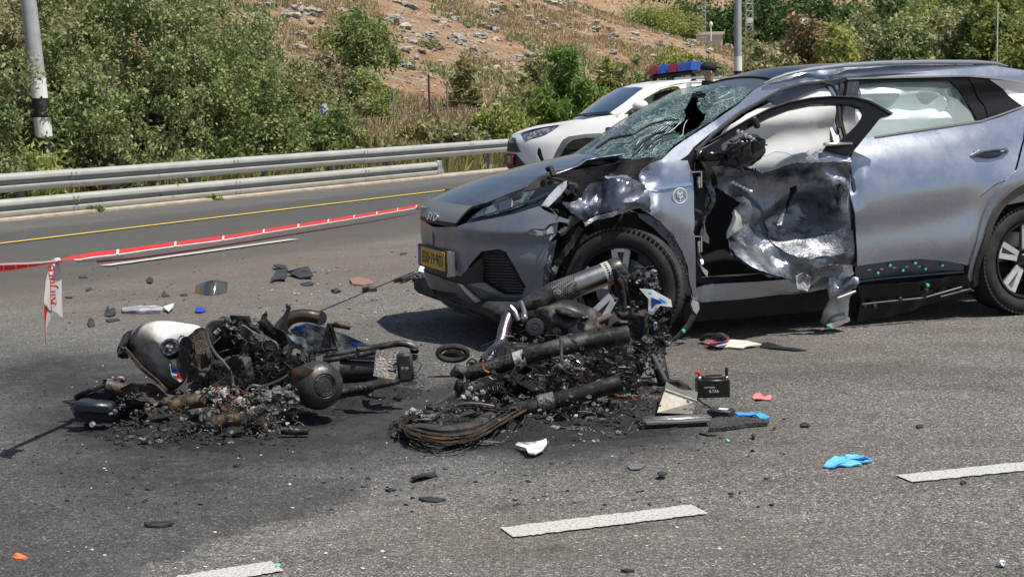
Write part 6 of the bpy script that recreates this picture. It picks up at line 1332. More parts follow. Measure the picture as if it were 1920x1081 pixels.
# light bar: four lenses on a dark bar across the roof
RED = mat('red_lens', (.33, .02, .03), .18, 0, coat=.8); BLL = mat('blue_lens', (.03, .11, .50), .18, 0, coat=.8)
lb = MB(); 
def bar(t): return FP.plane(*qB(640 + (1300 - 640) * t, 345 - 75 * t), p=np.array([-.28, 0, 0]), n=np.array([1., .12, 0]))
e0, e1 = bar(0.02), bar(.97); yy0, yy1 = -.62, .62
e0 = FP.plane(*qB(650, 335), x=-.05); e1 = FP.plane(*qB(1285, 262), x=-.34)
lb.tube([FP.v(*(e0 + (0, 0, -.01))), FP.v(*(e1 + (0, 0, -.01)))], .07, 8, flat=.45, up=(0, 0, 1)); lbar = lb.build('light_bar_base', BLACKP_, pol)
for k, (m, nm) in enumerate(((RED, 'red_lens'), (BLL, 'blue_lens'), (RED, 'red_lens'), (BLL, 'blue_lens'))):
    t0, t1 = (0, .22, .45, .68)[k], (.22, .45, .68, 1.0)[k]; a, b = e0 + (e1 - e0) * (t0 + .015), e0 + (e1 - e0) * (t1 - .012); d_ = FP.d(*(b - a)).normalized(); s_ = d_.cross(Vector((0, 0, 1))).normalized(); up = Vector((0, 0, 1)); A, B = FP.v(*a), FP.v(*b); A += up * .02; B += up * .02
    mb = MB(); L_ = [(-.11, 0), (-.105, .08), (-.080, .125), (.080, .125), (.105, .08), (.11, 0)]
    V = [A + s_ * x * .9 + up * z for x, z in L_] + [A + d_ * .03 + s_ * x + up * z * 1.02 for x, z in L_] + [B - d_ * .03 + s_ * x + up * z * 1.02 for x, z in L_] + [B + s_ * x * .9 + up * z * .96 for x, z in L_]
    Fs = []
    for i in range(3):
        for j in range(6): Fs.append((i * 6 + j, i * 6 + (j + 1) % 6, (i + 1) * 6 + (j + 1) % 6, (i + 1) * 6 + j))
    Fs += [(5, 4, 3, 2, 1, 0), (18, 19, 20, 21, 22, 23)]
    mb.add(V, Fs); mb.build(nm, m, lbar, ang=30)
mb = MB()
for t in (.04, .5, .93):
    c = FP.v(*(e0 + (e1 - e0) * t)); mb.rbox(c - Vector((0, 0, .085)), (.06, .05, .13), .01, RzP)
mb.build('bar_feet', BLACKP_, lbar, kind='stuff')
mb = MB(); mb.tube([FP.v(x, .56, float(pzr(x)) + .02) for x in (.0, -.4, -.9, -1.5)], .018, 6); mb.build('roof_rail', SILV, pol)
# the policeman
def skinned(name, J, E, m, parent, sub=2):
    me = bpy.data.meshes.new(name); me.from_pydata([Vector(j[0]) for j in J], E, []); o = link(name, me, m, parent)
    sm = o.modifiers.new('skin', 'SKIN'); me.skin_vertices[0].data[0].use_root = True
    for i, j in enumerate(J):
        r = j[1]; me.skin_vertices[0].data[i].radius = r if isinstance(r, tuple) else (r, r)
    ss = o.modifiers.new('sub', 'SUBSURF'); ss.levels = sub; ss.render_levels = sub
    bpy.context.view_layer.update(); dg = bpy.context.evaluated_depsgraph_get(); nm = bpy.data.meshes.new_from_object(o.evaluated_get(dg)); o.modifiers.clear(); o.data = nm
    nm.polygons.foreach_set('use_smooth', [True] * len(nm.polygons))
    if not nm.materials: nm.materials.append(m)
    return o
YP = 22.4; hp = at(1329, 131, YP); gzp = float(G(hp.x, hp.y)); top = at(1329, 115, YP).z; Hh = top - gzp
per = thing('person', 'policeman in black cap and yellow vest standing beside the white police car', 'person', Vector((hp.x, hp.y, gzp)))
SKIN = mat('skin', (.50, .30, .22), .5, sub=0); NAVY = mat('navy_uniform', (.012, .014, .022), .8); VEST = mat('yellow_safety_vest', (.62, .85, .06), .6); HAIR = mat('grey_hair', (.30, .28, .26), .8, bump=.5, bs=60); CAP = mat('black_cap_cloth', (.008, .008, .010), .8)
px_, py_2 = hp.x, hp.y; b0 = Vector((px_, py_2, gzp)); sc = Hh / 1.82
def b(x, y, z): return b0 + Vector((x, y, z)) * sc
J = [(b(-.02, 0, .98), (.15, .11)), (b(-.02, 0, 1.18), (.15, .105)), (b(-.02, 0, 1.38), (.18, .11)), (b(-.01, 0, 1.50), (.07, .065)), (b(.0, 0, 1.58), .058), (b(.005, 0, 1.66), (.082, .09)), (b(.01, 0, 1.74), (.075, .085)),
     (b(-.20, .02, 1.44), .062), (b(-.26, .02, 1.18), .048), (b(-.22, -.12, .98), .038), (b(.17, .0, 1.44), .062), (b(.25, .02, 1.18), .048), (b(.30, -.14, 1.02), .038),
     (b(-.11, 0, .86), .095), (b(-.12, .01, .50), .065), (b(-.13, .03, .10), .045), (b(-.13, -.10, .04), .04), (b(.09, 0, .86), .095), (b(.11, .01, .50), .065), (b(.12, .03, .10), .045), (b(.13, -.10, .04), .04)]
E_ = [(0, 1), (1, 2), (2, 3), (3, 4), (4, 5), (5, 6), (2, 7), (7, 8), (8, 9), (2, 10), (10, 11), (11, 12), (0, 13), (13, 14), (14, 15), (15, 16), (0, 17), (17, 18), (18, 19), (19, 20)]
body = skinned('body', J, E_, NAVY, per)
body.data.materials.append(SKIN)
hz = gzp + 1.545 * sc
for p in body.data.polygons:
    c = p.center
    if c.z > hz: p.material_index = 1
# face features
mb = MB(); mb.blob(b(.095, -.0, 1.66), (.018 * sc, .012 * sc, .022 * sc), 1, .1); mb.build('nose', SKIN, per)
mb = MB(); mb.blob(b(.02, -.085, 1.67), (.016, .01, .03), 1, .1); mb.build('ear', SKIN, per)
mb = MB(); mb.blob(b(-.018, 0, 1.685), (.088 * sc, .093 * sc, .075 * sc), 3, .04, 2, 3); mb.build('hair', HAIR, per)
cp = MB(); cp.blob(b(-.005, 0, 1.735), (.112 * sc, .105 * sc, .082 * sc), 1, .02, 1, 3); cp_ = cp.build('cap', CAP, per)
mb = MB(); c = b(.135, 0, 1.735); mb.blob(c, (.075 * sc, .075 * sc, .012 * sc), 1, .0, 1, 3, Matrix.Rotation(.12, 3, 'Y')); mb.build('cap_peak', CAP, cp_)
for s_ in (-1,):
    mb = MB(); mb.tube([b(-.05, -.09, 1.67), b(.08, -.075, 1.675), b(.1, -.04, 1.675)], .005, 5); mb.build('glasses', BLACKG, per)
vs_ = MB(); n = 20
ring = []
for (z, rx, ry, ox) in ((.95, .215, .155, -.02), (1.15, .22, .155, -.02), (1.32, .232, .155, -.02), (1.42, .215, .14, -.02), (1.475, .14, .11, -.02), (1.50, .085, .085, -.01)):
    ring.append([b(ox + rx * math.cos(k * 2 * math.pi / n), ry * math.sin(k * 2 * math.pi / n), z) for k in range(n)])
V = [p for r_ in ring for p in r_]; Fs = [(i * n + k, i * n + (k + 1) % n, (i + 1) * n + (k + 1) % n, (i + 1) * n + k) for i in range(len(ring) - 1) for k in range(n)]
vs_.add(V, Fs); vest = vs_.build('vest', VEST, per)
mb = MB()
for x in (-.13, .09): mb.tube([b(x, -.165, 1.0), b(x, -.168, 1.3), b(x * .9, -.12, 1.46)], .022, 6, flat=.3, up=(0, 1, 0))
mb.build('reflective_band', mat('reflective_silver', (.6, .62, .64), .4, .3), vest)
mb = MB(); mb.tube([b(-.02, 0, 1.47), b(-.01, 0, 1.56)], .085, 14); mb.build('collar', NAVY, per)
mb = MB()
for q, s_ in ((b(-.22, -.14, .95), -1), (b(.30, -.16, .99), 1)):
    pa_ = MB(); pa_.blob(q, (.042, .022, .05), 2, .05); h_ = pa_.build('hand', SKIN, per)
    for k in range(4):
        f_ = MB(); x = -.03 + k * .02; l_ = (.055, .068, .064, .05)[k]; f_.tube([q + Vector((x, 0, -.03)), q + Vector((x, -.012, -.03 - l_ * .6)), q + Vector((x, -.03, -.03 - l_))], [.010, .009, .006], 6); f_.build('finger', SKIN, h_)
    f_ = MB(); f_.tube([q + Vector((-.04 * s_, 0, .01)), q + Vector((-.06 * s_, -.02, -.02)), q + Vector((-.055 * s_, -.03, -.05))], [.012, .010, .007], 6); f_.build('thumb', SKIN, h_)
# ------------------------------------------------------------------ the two burnt motorcycles
CH = mat('charred_black', (.010, .010, .010), .55, .3, col2=(.075, .072, .070), ns=16, lo=.46, hi=.72, detail=9, bump=.6, bs=45)
CH2 = mat('sooty_metal', (.038, .037, .037), .40, .7, col2=(.15, .145, .14), ns=14, lo=.45, hi=.68, detail=9, rough2=.55, bump=.12, bs=40)
ASH = mat('ash_grey_metal', (.16, .155, .15), .7, .4, col2=(.035, .034, .034), ns=18, lo=.42, hi=.62, detail=9, bump=.7, bs=40)
ASHW = mat('white_ash', (.38, .365, .345), .85, .1, col2=(.10, .095, .09), ns=30, lo=.45, hi=.62, detail=8, bump=.6, bs=70)
BURN = mat('burnt_brown_metal', (.13, .098, .075), .5, .6, col2=(.035, .030, .027), ns=9, lo=.4, hi=.65, detail=8, rough2=.7, bump=.4, bs=40)
BRONZE = mat('heat_tinted_pipe', (.20, .155, .12), .3, .9, col2=(.08, .065, .055), ns=6, lo=.4, hi=.7, bump=.1, bs=40)
GOLD = mat('gold_burnt_tube', (.20, .145, .075), .45, .6, col2=(.05, .04, .035), ns=16, lo=.42, hi=.6, bump=.3, bs=50)
COPPER = mat('copper_windings', (.22, .075, .04), .6, .4, col2=(.10, .035, .025), ns=25)
WIRE = mat('rusty_wire', (.10, .055, .035), .8, .4, col2=(.03, .025, .02), ns=14)
MESHM = mat('brown_radiator_core', (.12, .095, .075), .75, .4, col2=(.06, .05, .045), ns=40, bump=.8, bs=130)
ALU = mat('bare_aluminium', (.55, .55, .54), .32, .95, col2=(.30, .29, .27), ns=7, lo=.4, hi=.7, bump=.08, bs=60)
ALUW = mat('brushed_titanium', (.46, .44, .41), .30, 1.0, col2=(.24, .22, .20), ns=3, lo=.45, hi=.75, bump=.05, bs=60)
RUBR = mat('melted_rubber', (.014, .014, .014), .75, col2=(.045, .04, .037), ns=12, bump=.5, bs=30)
def carbon():
    m = mat('carbon_weave', (.02, .02, .021), .28, .3, coat=.4); N, L = m.node_tree.nodes, m.node_tree.links; b_ = N['Principled BSDF']; tc = N.new('ShaderNodeTexCoord'); ck = N.new('ShaderNodeTexChecker'); ck.inputs['Scale'].default_value = 110; ck.inputs[1].default_value = (.16, .155, .15, 1); ck.inputs[2].default_value = (.02, .02, .02, 1)
    mp = N.new('ShaderNodeMapping'); mp.inputs['Rotation'].default_value = (.5, .6, .7); L.new(tc.outputs['Object'], mp.inputs[0]); L.new(mp.outputs[0], ck.inputs[0]); L.new(ck.outputs[0], b_.inputs['Base Color']); return m
CARB = carbon()
def burnt_tank():
    m = bpy.data.materials.new('scorched_white_paint'); m.use_nodes = True; N, L = m.node_tree.nodes, m.node_tree.links; b_ = N['Principled BSDF']; tc = N.new('ShaderNodeTexCoord'); g = N.new('ShaderNodeNewGeometry')
    n = N.new('ShaderNodeTexNoise'); n.inputs['Scale'].default_value = 7; n.inputs['Detail'].default_value = 9; n.inputs['Roughness'].default_value = .62; L.new(tc.outputs['Object'], n.inputs['Vector'])
    sx = N.new('ShaderNodeSeparateXYZ'); L.new(tc.outputs['Object'], sx.inputs[0])
    a = N.new('ShaderNodeMath'); a.operation = 'MULTIPLY_ADD'; a.inputs[1].default_value = 2.5; a.inputs[2].default_value = .42; L.new(sx.outputs[0], a.inputs[0])
    z = N.new('ShaderNodeMath'); z.operation = 'MULTIPLY_ADD'; z.inputs[1].default_value = 1.8; L.new(sx.outputs[2], z.inputs[0]); L.new(a.outputs[0], z.inputs[2])
    s_ = N.new('ShaderNodeMath'); s_.operation = 'ADD'; L.new(z.outputs[0], s_.inputs[0]); L.new(n.outputs['Fac'], s_.inputs[1])
    r = N.new('ShaderNodeValToRGB'); e = r.color_ramp.elements; e[0].position = .30; e[0].color = (.022, .02, .018, 1); e[1].position = .93; e[1].color = (.74, .73, .71, 1)
    for p, c in ((.48, (.075, .062, .052, 1)), (.66, (.24, .215, .185, 1)), (.84, (.52, .50, .46, 1))): q = e.new(p); q.color = c
    L.new(s_.outputs[0], r.inputs[0]); L.new(r.outputs[0], b_.inputs['Base Color']); b_.inputs['Roughness'].default_value = .42; b_.inputs['Coat Weight'].default_value = .2
    return m
TANK = burnt_tank()
def P_(pts, Y): return [at(*p[:2], p[2] if len(p) > 2 else Y) for p in pts]
def tub(name, pts, r, m, par, Y=7.4, n=10, **k): return MB().tube(P_(pts, Y), r, n, **{a: b for a, b in k.items() if a in ('flat', 'up', 'caps')}).build(name, m, par)
def smooth_pts(pts, k=6):
    out = []; A = [Vector(p) for p in pts]
    for i in range(len(A) - 1):
        p0, p1, p2, p3 = A[max(i - 1, 0)], A[i], A[i + 1], A[min(i + 2, len(A) - 1)]
        for j in range(k): t = j / k; out.append(.5 * ((2 * p1) + (-p0 + p2) * t + (2 * p0 - 5 * p1 + 4 * p2 - p3) * t * t + (-p0 + 3 * p1 - 3 * p2 + p3) * t ** 3))
    return out + [A[-1]]
def cable(name, pts, r, m, par, Y=7.4, n=6): return MB().tube(smooth_pts(P_(pts, Y)), r, n).build(name, m, par)
def shard(name, pts, Y, m, par, th=.012, amp=.02, seed=0, fr=9, back=None):
    "crumpled sheet: outline in pixels with a depth for each point, or one depth"
    W = P_(pts, Y); n = len(W); c = sum(W, Vector()) / n
    # dense fan with crumple
    rr = np.random.default_rng(seed); V = []; Fs = []; K = 5; e1 = (W[0] - c).normalized(); nn = Vector()
    for i in range(n): nn += (W[i] - c).cross(W[(i + 1) % n] - c)
    nn = nn.normalized(); D = dens3(W, .02)
    m_ = len(D)
    for k in range(K + 1):
        for p in D:
            q = c.lerp(p, k / K); h = noise.noise(q * fr + Vector((seed, 0, 0))) + .5 * abs(noise.noise(q * fr * 2.3)); V.append(q + nn * amp * h * 2)
    for k in range(K):
        for i in range(m_): Fs.append((k * m_ + i, k * m_ + (i + 1) % m_, (k + 1) * m_ + (i + 1) % m_, (k + 1) * m_ + i))
    q = len(V); V += [v - nn * th for v in V]; Fs += [tuple(x + q for x in f)[::-1] for f in Fs]
    for i in range(m_): a, b_ = K * m_ + i, K * m_ + (i + 1) % m_; Fs.append((a, b_, b_ + q, a + q))
    return MB().add(V, Fs).build(name, m, par, ang=28)
def dens3(W, st):
    out = []
    for i in range(len(W)):
        a, b_ = W[i], W[(i + 1) % len(W)]; n = max(1, int((b_ - a).length / st))
        for k in range(n): out.append(a.lerp(b_, k / n))
    return out
def lump(name, px, py, Y, rx, ry, rz, m, par, seed=0, amp=.25, fr=2, sub=3, rot=None, ridged=False):
    s = 1.0; return MB().blob(at(px, py, Y), (rx, ry, rz), seed, amp, fr, sub, rot, ridged).build(name, m, par, ang=60 if not ridged else 25)
def dirv(p, q, Y0, Y1): return at(*p, Y0), at(*q, Y1)
def clutter(name, m, par, region, n, kinds, size, seed, ydep, kind='stuff'):
    "many small burnt bits inside a pixel region (px0,px1,py0,py1)"
    r = random.Random(seed); mb = MB()
    for _ in range(n):
        px, py = r.uniform(region[0], region[1]), r.uniform(region[2], region[3])
        if not any(ppoly(px, py, q_) for q_ in HULLS): continue
        Y = r.uniform(*ydep); q = at(px, py, Y); s = SZ * size * r.uniform(.4, 1.5); k = r.choice(kinds)
        rot = Matrix.Rotation(r.uniform(0, 3.1), 3, 'X') @ Matrix.Rotation(r.uniform(0, 3.1), 3, 'Z')
        if k == 'box': mb.rbox(q, (s * r.uniform(.6, 2), s, s * r.uniform(.3, 1)), s * .1, rot)
        elif k == 'rod': d = rot @ Vector((s * r.uniform(1.5, 4), 0, 0)); mb.tube([q - d / 2, q + Vector((0, 0, s * r.uniform(-.4, .4))), q + d / 2], s * r.uniform(.08, .25), 5)
        elif k == 'cyl': d = rot @ Vector((s * .6, 0, 0)); mb.cyl(q - d, q + d, s * r.uniform(.3, .7), n=10)
        elif k == 'ring': a = rot @ Vector((1, 0, 0)); b_ = rot @ Vector((0, 1, 0)); mb.tube([q + (a * math.cos(t) + b_ * math.sin(t)) * s for t in np.linspace(0, 6.28, 14)], s * .14, 5, caps=False)
        elif k == 'lump': mb.blob(q, (s, s * r.uniform(.5, 1), s * r.uniform(.4, .9)), r.uniform(0, 50), .5, 2, 1 if s < .02 else 2, rot)
        elif k == 'wire':
            P = [q]; 
            for _k in range(4): P.append(P[-1] + Vector((r.uniform(-1, 1), r.uniform(-.5, .5), r.uniform(-.8, .8))) * s * 1.6)
            for p in P: p.z = max(p.z, .004)
            mb.tube(smooth_pts(P, 3), s * .06 + .0012, 4)
        elif k == 'flake': a = [q + rot @ Vector((s * math.cos(t) * r.uniform(.5, 1.2), s * math.sin(t) * r.uniform(.4, 1), 0)) for t in np.linspace(0, 5.4, 6)]; mb.prism(a, rot @ Vector((0, 0, s * .12)))
    return mb.build(name, m, par, ang=35, kind=kind)
HULLS = ([(345, 640), (400, 603), (440, 596), (520, 608), (600, 640), (640, 680), (640, 740), (560, 805), (400, 838), (240, 838), (150, 800), (140, 770), (230, 735), (340, 738), (358, 690)], [(640, 735), (640, 660), (790, 640), (790, 750)], [(850, 705), (960, 620), (1000, 590), (1160, 560), (1185, 498), (1225, 510), (1262, 600), (1240, 700), (1238, 800), (1100, 832), (900, 832), (735, 815), (760, 770), (870, 745)])
SZ = .72
# charred crust on the road under each machine
def crust(name, label, poly, m, seed, h=.035, res=.025):
    Pw = [gp(*p) for p in poly]; A = np.array([(p.x, p.y) for p in Pw]); lo, hi = A.min(0), A.max(0); X, Y = np.meshgrid(np.arange(lo[0], hi[0], res), np.arange(lo[1], hi[1], res)); c = A.mean(0); 
    # distance inside by winding of scaled polygons
    ins = np.zeros(X.shape)
    for k in range(12):
        s = 1 - k / 12; q = [(c[0] + (a[0] - c[0]) * s, c[1] + (a[1] - c[1]) * s) for a in A]; ins += ppoly(X + (fbm(np.stack([X.ravel(), Y.ravel()], 1), 5, 3, seed).reshape(X.shape) - .5) * .35, Y, q) / 12
    F_ = fbm(np.stack([X.ravel(), Y.ravel()], 1), 14, 4, seed + 1).reshape(X.shape); Z = np.where(ins > 0, np.clip(ins * 3, 0, 1) * h * (F_ * 2.6 - .95), -.02)
    o = sheet(name, X, Y, np.maximum(Z, -.012), m, True); props(o, label, 'burnt residue', kind='stuff'); return o
TAR = mat('charred_residue', (.008, .008, .009), .75, 0, col2=(.035, .033, .032), ns=30, lo=.5, hi=.75, detail=9, bump=.9, bs=60)
crust('burnt_residue', 'black melted residue on the road around the left burnt motorcycle', [(108, 815), (160, 770), (300, 730), (500, 740), (700, 700), (800, 715), (790, 745), (650, 790), (560, 820), (400, 850), (300, 845), (200, 825)], TAR, 5)
crust('burnt_residue', 'black melted residue on the road around the right burnt motorcycle', [(728, 805), (800, 770), (900, 740), (1050, 700), (1250, 730), (1300, 775), (1240, 815), (1100, 830), (980, 842), (830, 840)], TAR, 15)

# ---------------- left motorcycle, on its side, tank towards the left
m1 = thing('burnt_motorcycle', 'burnt motorcycle on its side with a scorched white fuel tank', 'motorcycle', gp(460, 790))
# tank: lathe-like shape built from sections
def section_body(name, secs, m, par, n=28):
    "secs: (px, py, Y, rx, rz, tilt) ellipses across; linked into a hull"
    V = []; Fs = []
    C = [at(s[0], s[1], s[2]) for s in secs]
    for i, s in enumerate(secs):
        T = (C[min(i + 1, len(C) - 1)] - C[max(i - 1, 0)]).normalized(); a = Vector((0, 0, 1)); a = (a - T * a.dot(T)).normalized(); b_ = T.cross(a)
        for k in range(n):
            w = 2 * math.pi * k / n; cx, sz = math.cos(w), math.sin(w); cx = math.copysign(abs(cx) ** .85, cx); sz = math.copysign(abs(sz) ** .85, sz)
            V.append(C[i] + a * cx * s[4] + b_ * sz * s[3])
    for i in range(len(secs) - 1):
        for k in range(n): Fs.append((i * n + k, i * n + (k + 1) % n, (i + 1) * n + (k + 1) % n, (i + 1) * n + k))
    Fs += [tuple(range(n))[::-1], tuple((len(secs) - 1) * n + k for k in range(n))]
    return MB().add(V, Fs)
tc_ = at(318, 655, 7.50); ol = [(238, 650), (241, 634), (252, 621), (270, 610), (292, 604), (320, 603), (350, 607), (378, 614), (384, 640), (372, 668), (356, 690), (346, 712), (332, 727), (317, 733), (300, 722), (280, 706), (260, 685), (246, 666)]
Wt = smooth_pts([at(p[0], p[1], 7.66) for p in ol + [ol[0]]], 4)[:-1]; tk = MB(); K = 12; nr = len(Wt); V = []; Fs = []; tw = Vector((-.12, -.92, .36)).normalized(); cw = at(318, 655, 7.66)
for sg_ in (1, -.6):
    for k in range(K + 1):
        r_ = math.sin(k / K * math.pi / 2) if k < K else 1
        for j, p in enumerate(Wt):
            q = cw.lerp(p, r_); th_ = j / nr * 2 * math.pi; rid = .022 * math.exp(-((((q - cw).dot(Vector((.62, 0, -.78)).normalized())) + .0) / .09) ** 2) * 0 + .018 * math.exp(-(abs((q - cw).dot(Vector((.70, 0, .71)))) / .045) ** 2)
            V.append(q + tw * sg_ * (.155 * (1 - r_ ** 2.4) ** .55 + (rid * (1 - r_) if sg_ > 0 else 0)))
for g_ in (0, 1):
    o_ = g_ * (K + 1) * nr
    for k in range(K):
        for j in range(nr): f = (o_ + k * nr + j, o_ + k * nr + (j + 1) % nr, o_ + (k + 1) * nr + (j + 1) % nr, o_ + (k + 1) * nr + j); Fs.append(f[::-1] if g_ else f)
tk.add(V, Fs); ex = Vector((1, 0, 0))
tank = tk.build('fuel_tank', TANK, m1)
# the material reads the object's own axes: put its origin at the tank
for v in tank.data.vertices: v.co -= tc_
tank.matrix_parent_inverse = WM[m1.name].inverted() @ Matrix.Translation(tc_); WM[tank.name] = Matrix.Translation(tc_)
fc = at(319, 652, 7.475)
nrm = tw; fcap = fc
mb = MB(); mb.lathe([(.0, .012), (.016, .012), (.018, .006), (.030, .006), (.032, .014), (.040, .014), (.046, .008), (.048, -.01), (.05, -.03)], fcap, nrm, 32); cap = mb.build('filler_cap', mat('cap_dark_steel', (.05, .05, .055), .35, .7, col2=(.12, .12, .12), ns=40), tank)
for k in range(8):
    a = k * .785; u_ = nrm.orthogonal().normalized(); w_ = nrm.cross(u_); c = fcap + (u_ * math.cos(a) + w_ * math.sin(a)) * .036 + nrm * .014; mb = MB(); mb.cyl(c, c + nrm * .005, .0035, n=6); mb.build('cap_screw', CHROME, cap)
for dx, dz in ((-.006, .006), (.010, .002), (.004, -.010)):
    c = fcap + Vector((dx, 0, dz)) + nrm * .012; mb = MB(); mb.cyl(c, c + nrm * .005, .008, n=12); mb.build('cap_disc', ASHW, cap)
shard('blue_decal', [(320, 684), (335, 693), (338, 705), (330, 700), (322, 698)], 7.33, mat('tank_blue', (.01, .035, .22), .35, coat=.4), tank, .004, .002, 1)
shard('red_decal', [(332, 698), (336, 700), (342, 712), (331, 708)], 7.32, mat('tank_red', (.62, .03, .02), .4), tank, .004, .002, 1)
shard('white_wing_panel', [(318, 682), (330, 700), (344, 712), (338, 716), (322, 706)], 7.34, mat('clean_white_plastic', (.74, .74, .73), .4), tank, .006, .004, 2)
for a_, b__ in (((329, 640), (338, 628)), ((334, 632), (343, 629)), ((333, 668), (341, 655))): tub('decal_line', [(a_[0] + 2, a_[1]), (b__[0] + 2, b__[1])], .003, mat('tank_blue', (.01, .035, .22), .35), tank, 7.40, 5)
shard('tank_side_skirt', [(236, 650), (262, 680), (300, 715), (318, 732), (310, 728), (280, 705), (255, 682), (240, 664)], 7.42, BURN, tank, .02, .008, 3)
# rag of frame at the tank's far left
shard('tank_bracket', [(240, 620), (249, 618), (246, 632), (238, 650), (234, 668), (226, 664), (222, 655), (228, 640), (234, 626)], 7.6, CH2, m1, .05, .02, 4)
lump('steering_stop', 232, 660, 7.55, .03, .03, .03, CH, m1, 3)
# forks at lower left, mirror/guard piece
lump('headstock', 215, 716, 7.2, .05, .05, .03, CH2, m1, 5, .4)
tub('fork_tube', [(200, 722), (245, 735), (290, 748), (330, 755), (378, 748)], [.030, .033, .036, .034, .028], BURN, m1, 7.12, 14)
tub('fork_lower', [(322, 762), (350, 754), (382, 748)], [.034, .032, .026], GOLD, m1, 7.08, 14)
tub('fork_clamp', [(318, 745), (322, 757), (324, 768)], .040, CH2, m1, 7.10, 12)
shard('crushed_radiator', [(228, 725), (248, 716), (285, 716), (310, 735), (322, 752), (300, 757), (262, 752), (232, 742)], 7.05, MESHM, m1, .02, .03, 6, 14)
shard('upright_radiator', [(366, 628), (378, 622), (388, 640), (398, 668), (395, 690), (380, 712), (372, 730), (358, 738), (350, 725), (352, 700), (362, 672)], 7.28, MESHM, m1, .025, .03, 7, 12)
shard('battery_tray', [(131, 752), (158, 750), (196, 756), (224, 762), (207, 779), (160, 784), (142, 775)], 7.05, BLACKP_, m1, .03, .01, 8)
sh = MB(); q = at(178, 762, 6.98); sh.rbox(q, (.17, .09, .05), .012, Matrix.Rotation(.08, 3, 'Y')); sh.build('dark_case', mat('blue_black_case', (.02, .026, .034), .35, .2), m1)
for px in (195, 205): lump('case_lug', px, 763, 6.95, .012, .01, .02, CH2, m1, px, .3, sub=2)
mb = MB(); q = at(173, 795, 6.93); mb.lathe([(0, .006), (.012, .005), (.014, 0)], q, Vector((.1, -1, .2)), 12); mb.build('pale_button', ASHW, m1)
cable('burnt_rim_edge', [(140, 745), (165, 733), (200, 722), (225, 716)], .010, CH, m1, 7.15)
lump('melted_front_wheel', 205, 752, 7.2, .16, .07, .045, CH, m1, 9, .35, 2.5)
# the engine: black block, ash-grey covers
mb = MB(); mb.rbox(at(465, 668, 7.6), (.40, .22, .30), .03, Matrix.Rotation(.25, 3, 'Y')); mb.rbox(at(430, 700, 7.5), (.26, .2, .18), .03, Matrix.Rotation(-.2, 3, 'Y')); mb.rbox(at(540, 690, 7.7), (.26, .18, .22), .03); mb.build('engine_block', CH, m1)
shard('airbox_cover', [(440, 617), (452, 610), (475, 620), (500, 628), (520, 640), (524, 652), (510, 655), (485, 645), (465, 640), (446, 636)], 7.35, ASH, m1, .03, .03, 11, 10)
shard('seat_pan_left', [(432, 590), (468, 592), (472, 606), (490, 624), (470, 620), (448, 612), (436, 604)], 7.45, CH, m1, .03, .02, 12)
shard('black_side_cover', [(483, 602), (500, 596), (515, 610), (535, 620), (540, 645), (528, 655), (510, 640), (495, 624)], 7.42, CH, m1, .02, .025, 13)
shard('torn_grey_sheet', [(540, 628), (566, 632), (578, 655), (571, 662), (556, 654), (540, 645)], 7.38, mat('torn_grey_sheet_metal', (.20, .22, .25), .45, .7, col2=(.07, .075, .08), ns=12), m1, .006, .02, 14, 12)
shard('velocity_stack_body', [(345, 636), (362, 622), (395, 622), (402, 640), (398, 668), (372, 665), (350, 655)], 7.42, CH, m1, .06, .02, 15)
for (a, b_) in (((366, 645), (349, 647)), ((364, 668), (346, 671)), ((384, 638), (374, 629))):
    A, B = at(*a, 7.38), at(*b_, 7.33); MB().tube([A, A.lerp(B, .6), B], [.036, .036, .042], 16).build('intake_trumpet', CH, m1)
MB().lathe([(.018, 0), (.030, .004), (.034, .012), (.034, .03)], at(505, 666, 7.38), (0, -1, .2), 20).build('engine_port', CH2, m1)
MB().lathe([(.010, 0), (.018, .004), (.022, .012)], at(521, 640, 7.38), (0, -1, .2), 16).build('engine_port', CH2, m1)
tub('bracket_bar', [(455, 700), (458, 655), (456, 615)], .03, CH, m1, 7.45)
lump('cylinder_head', 428, 618, 7.45, .05, .05, .04, CH2, m1, 16, .35, 2.5)
cable('long_hose', [(420, 600), (398, 603), (388, 615), (390, 635), (402, 660), (420, 680), (434, 700), (437, 730)], .007, mat('grey_hose', (.09, .085, .08), .6), m1, 7.2)
cable('short_hose', [(400, 622), (408, 608), (422, 600), (432, 605)], .012, CH2, m1, 7.3)
tub('white_fitting', [(404, 625), (411, 617)], .011, ASHW, m1, 7.28)
# exhaust elbow and rear frame pieces standing up
eb = smooth_pts(P_([(515, 628), (528, 612), (542, 598), (560, 592), (580, 592), (599, 596)], 7.75)); MB().tube(eb, [.033] * (len(eb) - 3) + [.034, .035, .036], 18).build('exhaust_elbow', BRONZE, m1)
MB().tube([at(599, 596, 7.75), at(601, 596.5, 7.74)], .0355, 18).build('pipe_mouth', BLACKP_, m1)
shard('upright_bracket', [(527, 612), (532, 590), (538, 578), (541, 572), (546, 576), (541, 592), (537, 605), (542, 622), (532, 628), (524, 622)], 7.5, BLACKP_, m1, .012, .006, 17)
lump('bracket_eye', 540, 573, 7.5, .012, .01, .012, CH2, m1, 3, sub=2)
shard('peg_bracket', [(488, 606), (492, 590), (500, 582), (502, 590), (499, 600), (508, 612), (500, 618), (486, 614)], 7.45, CH, m1, .02, .01, 18)
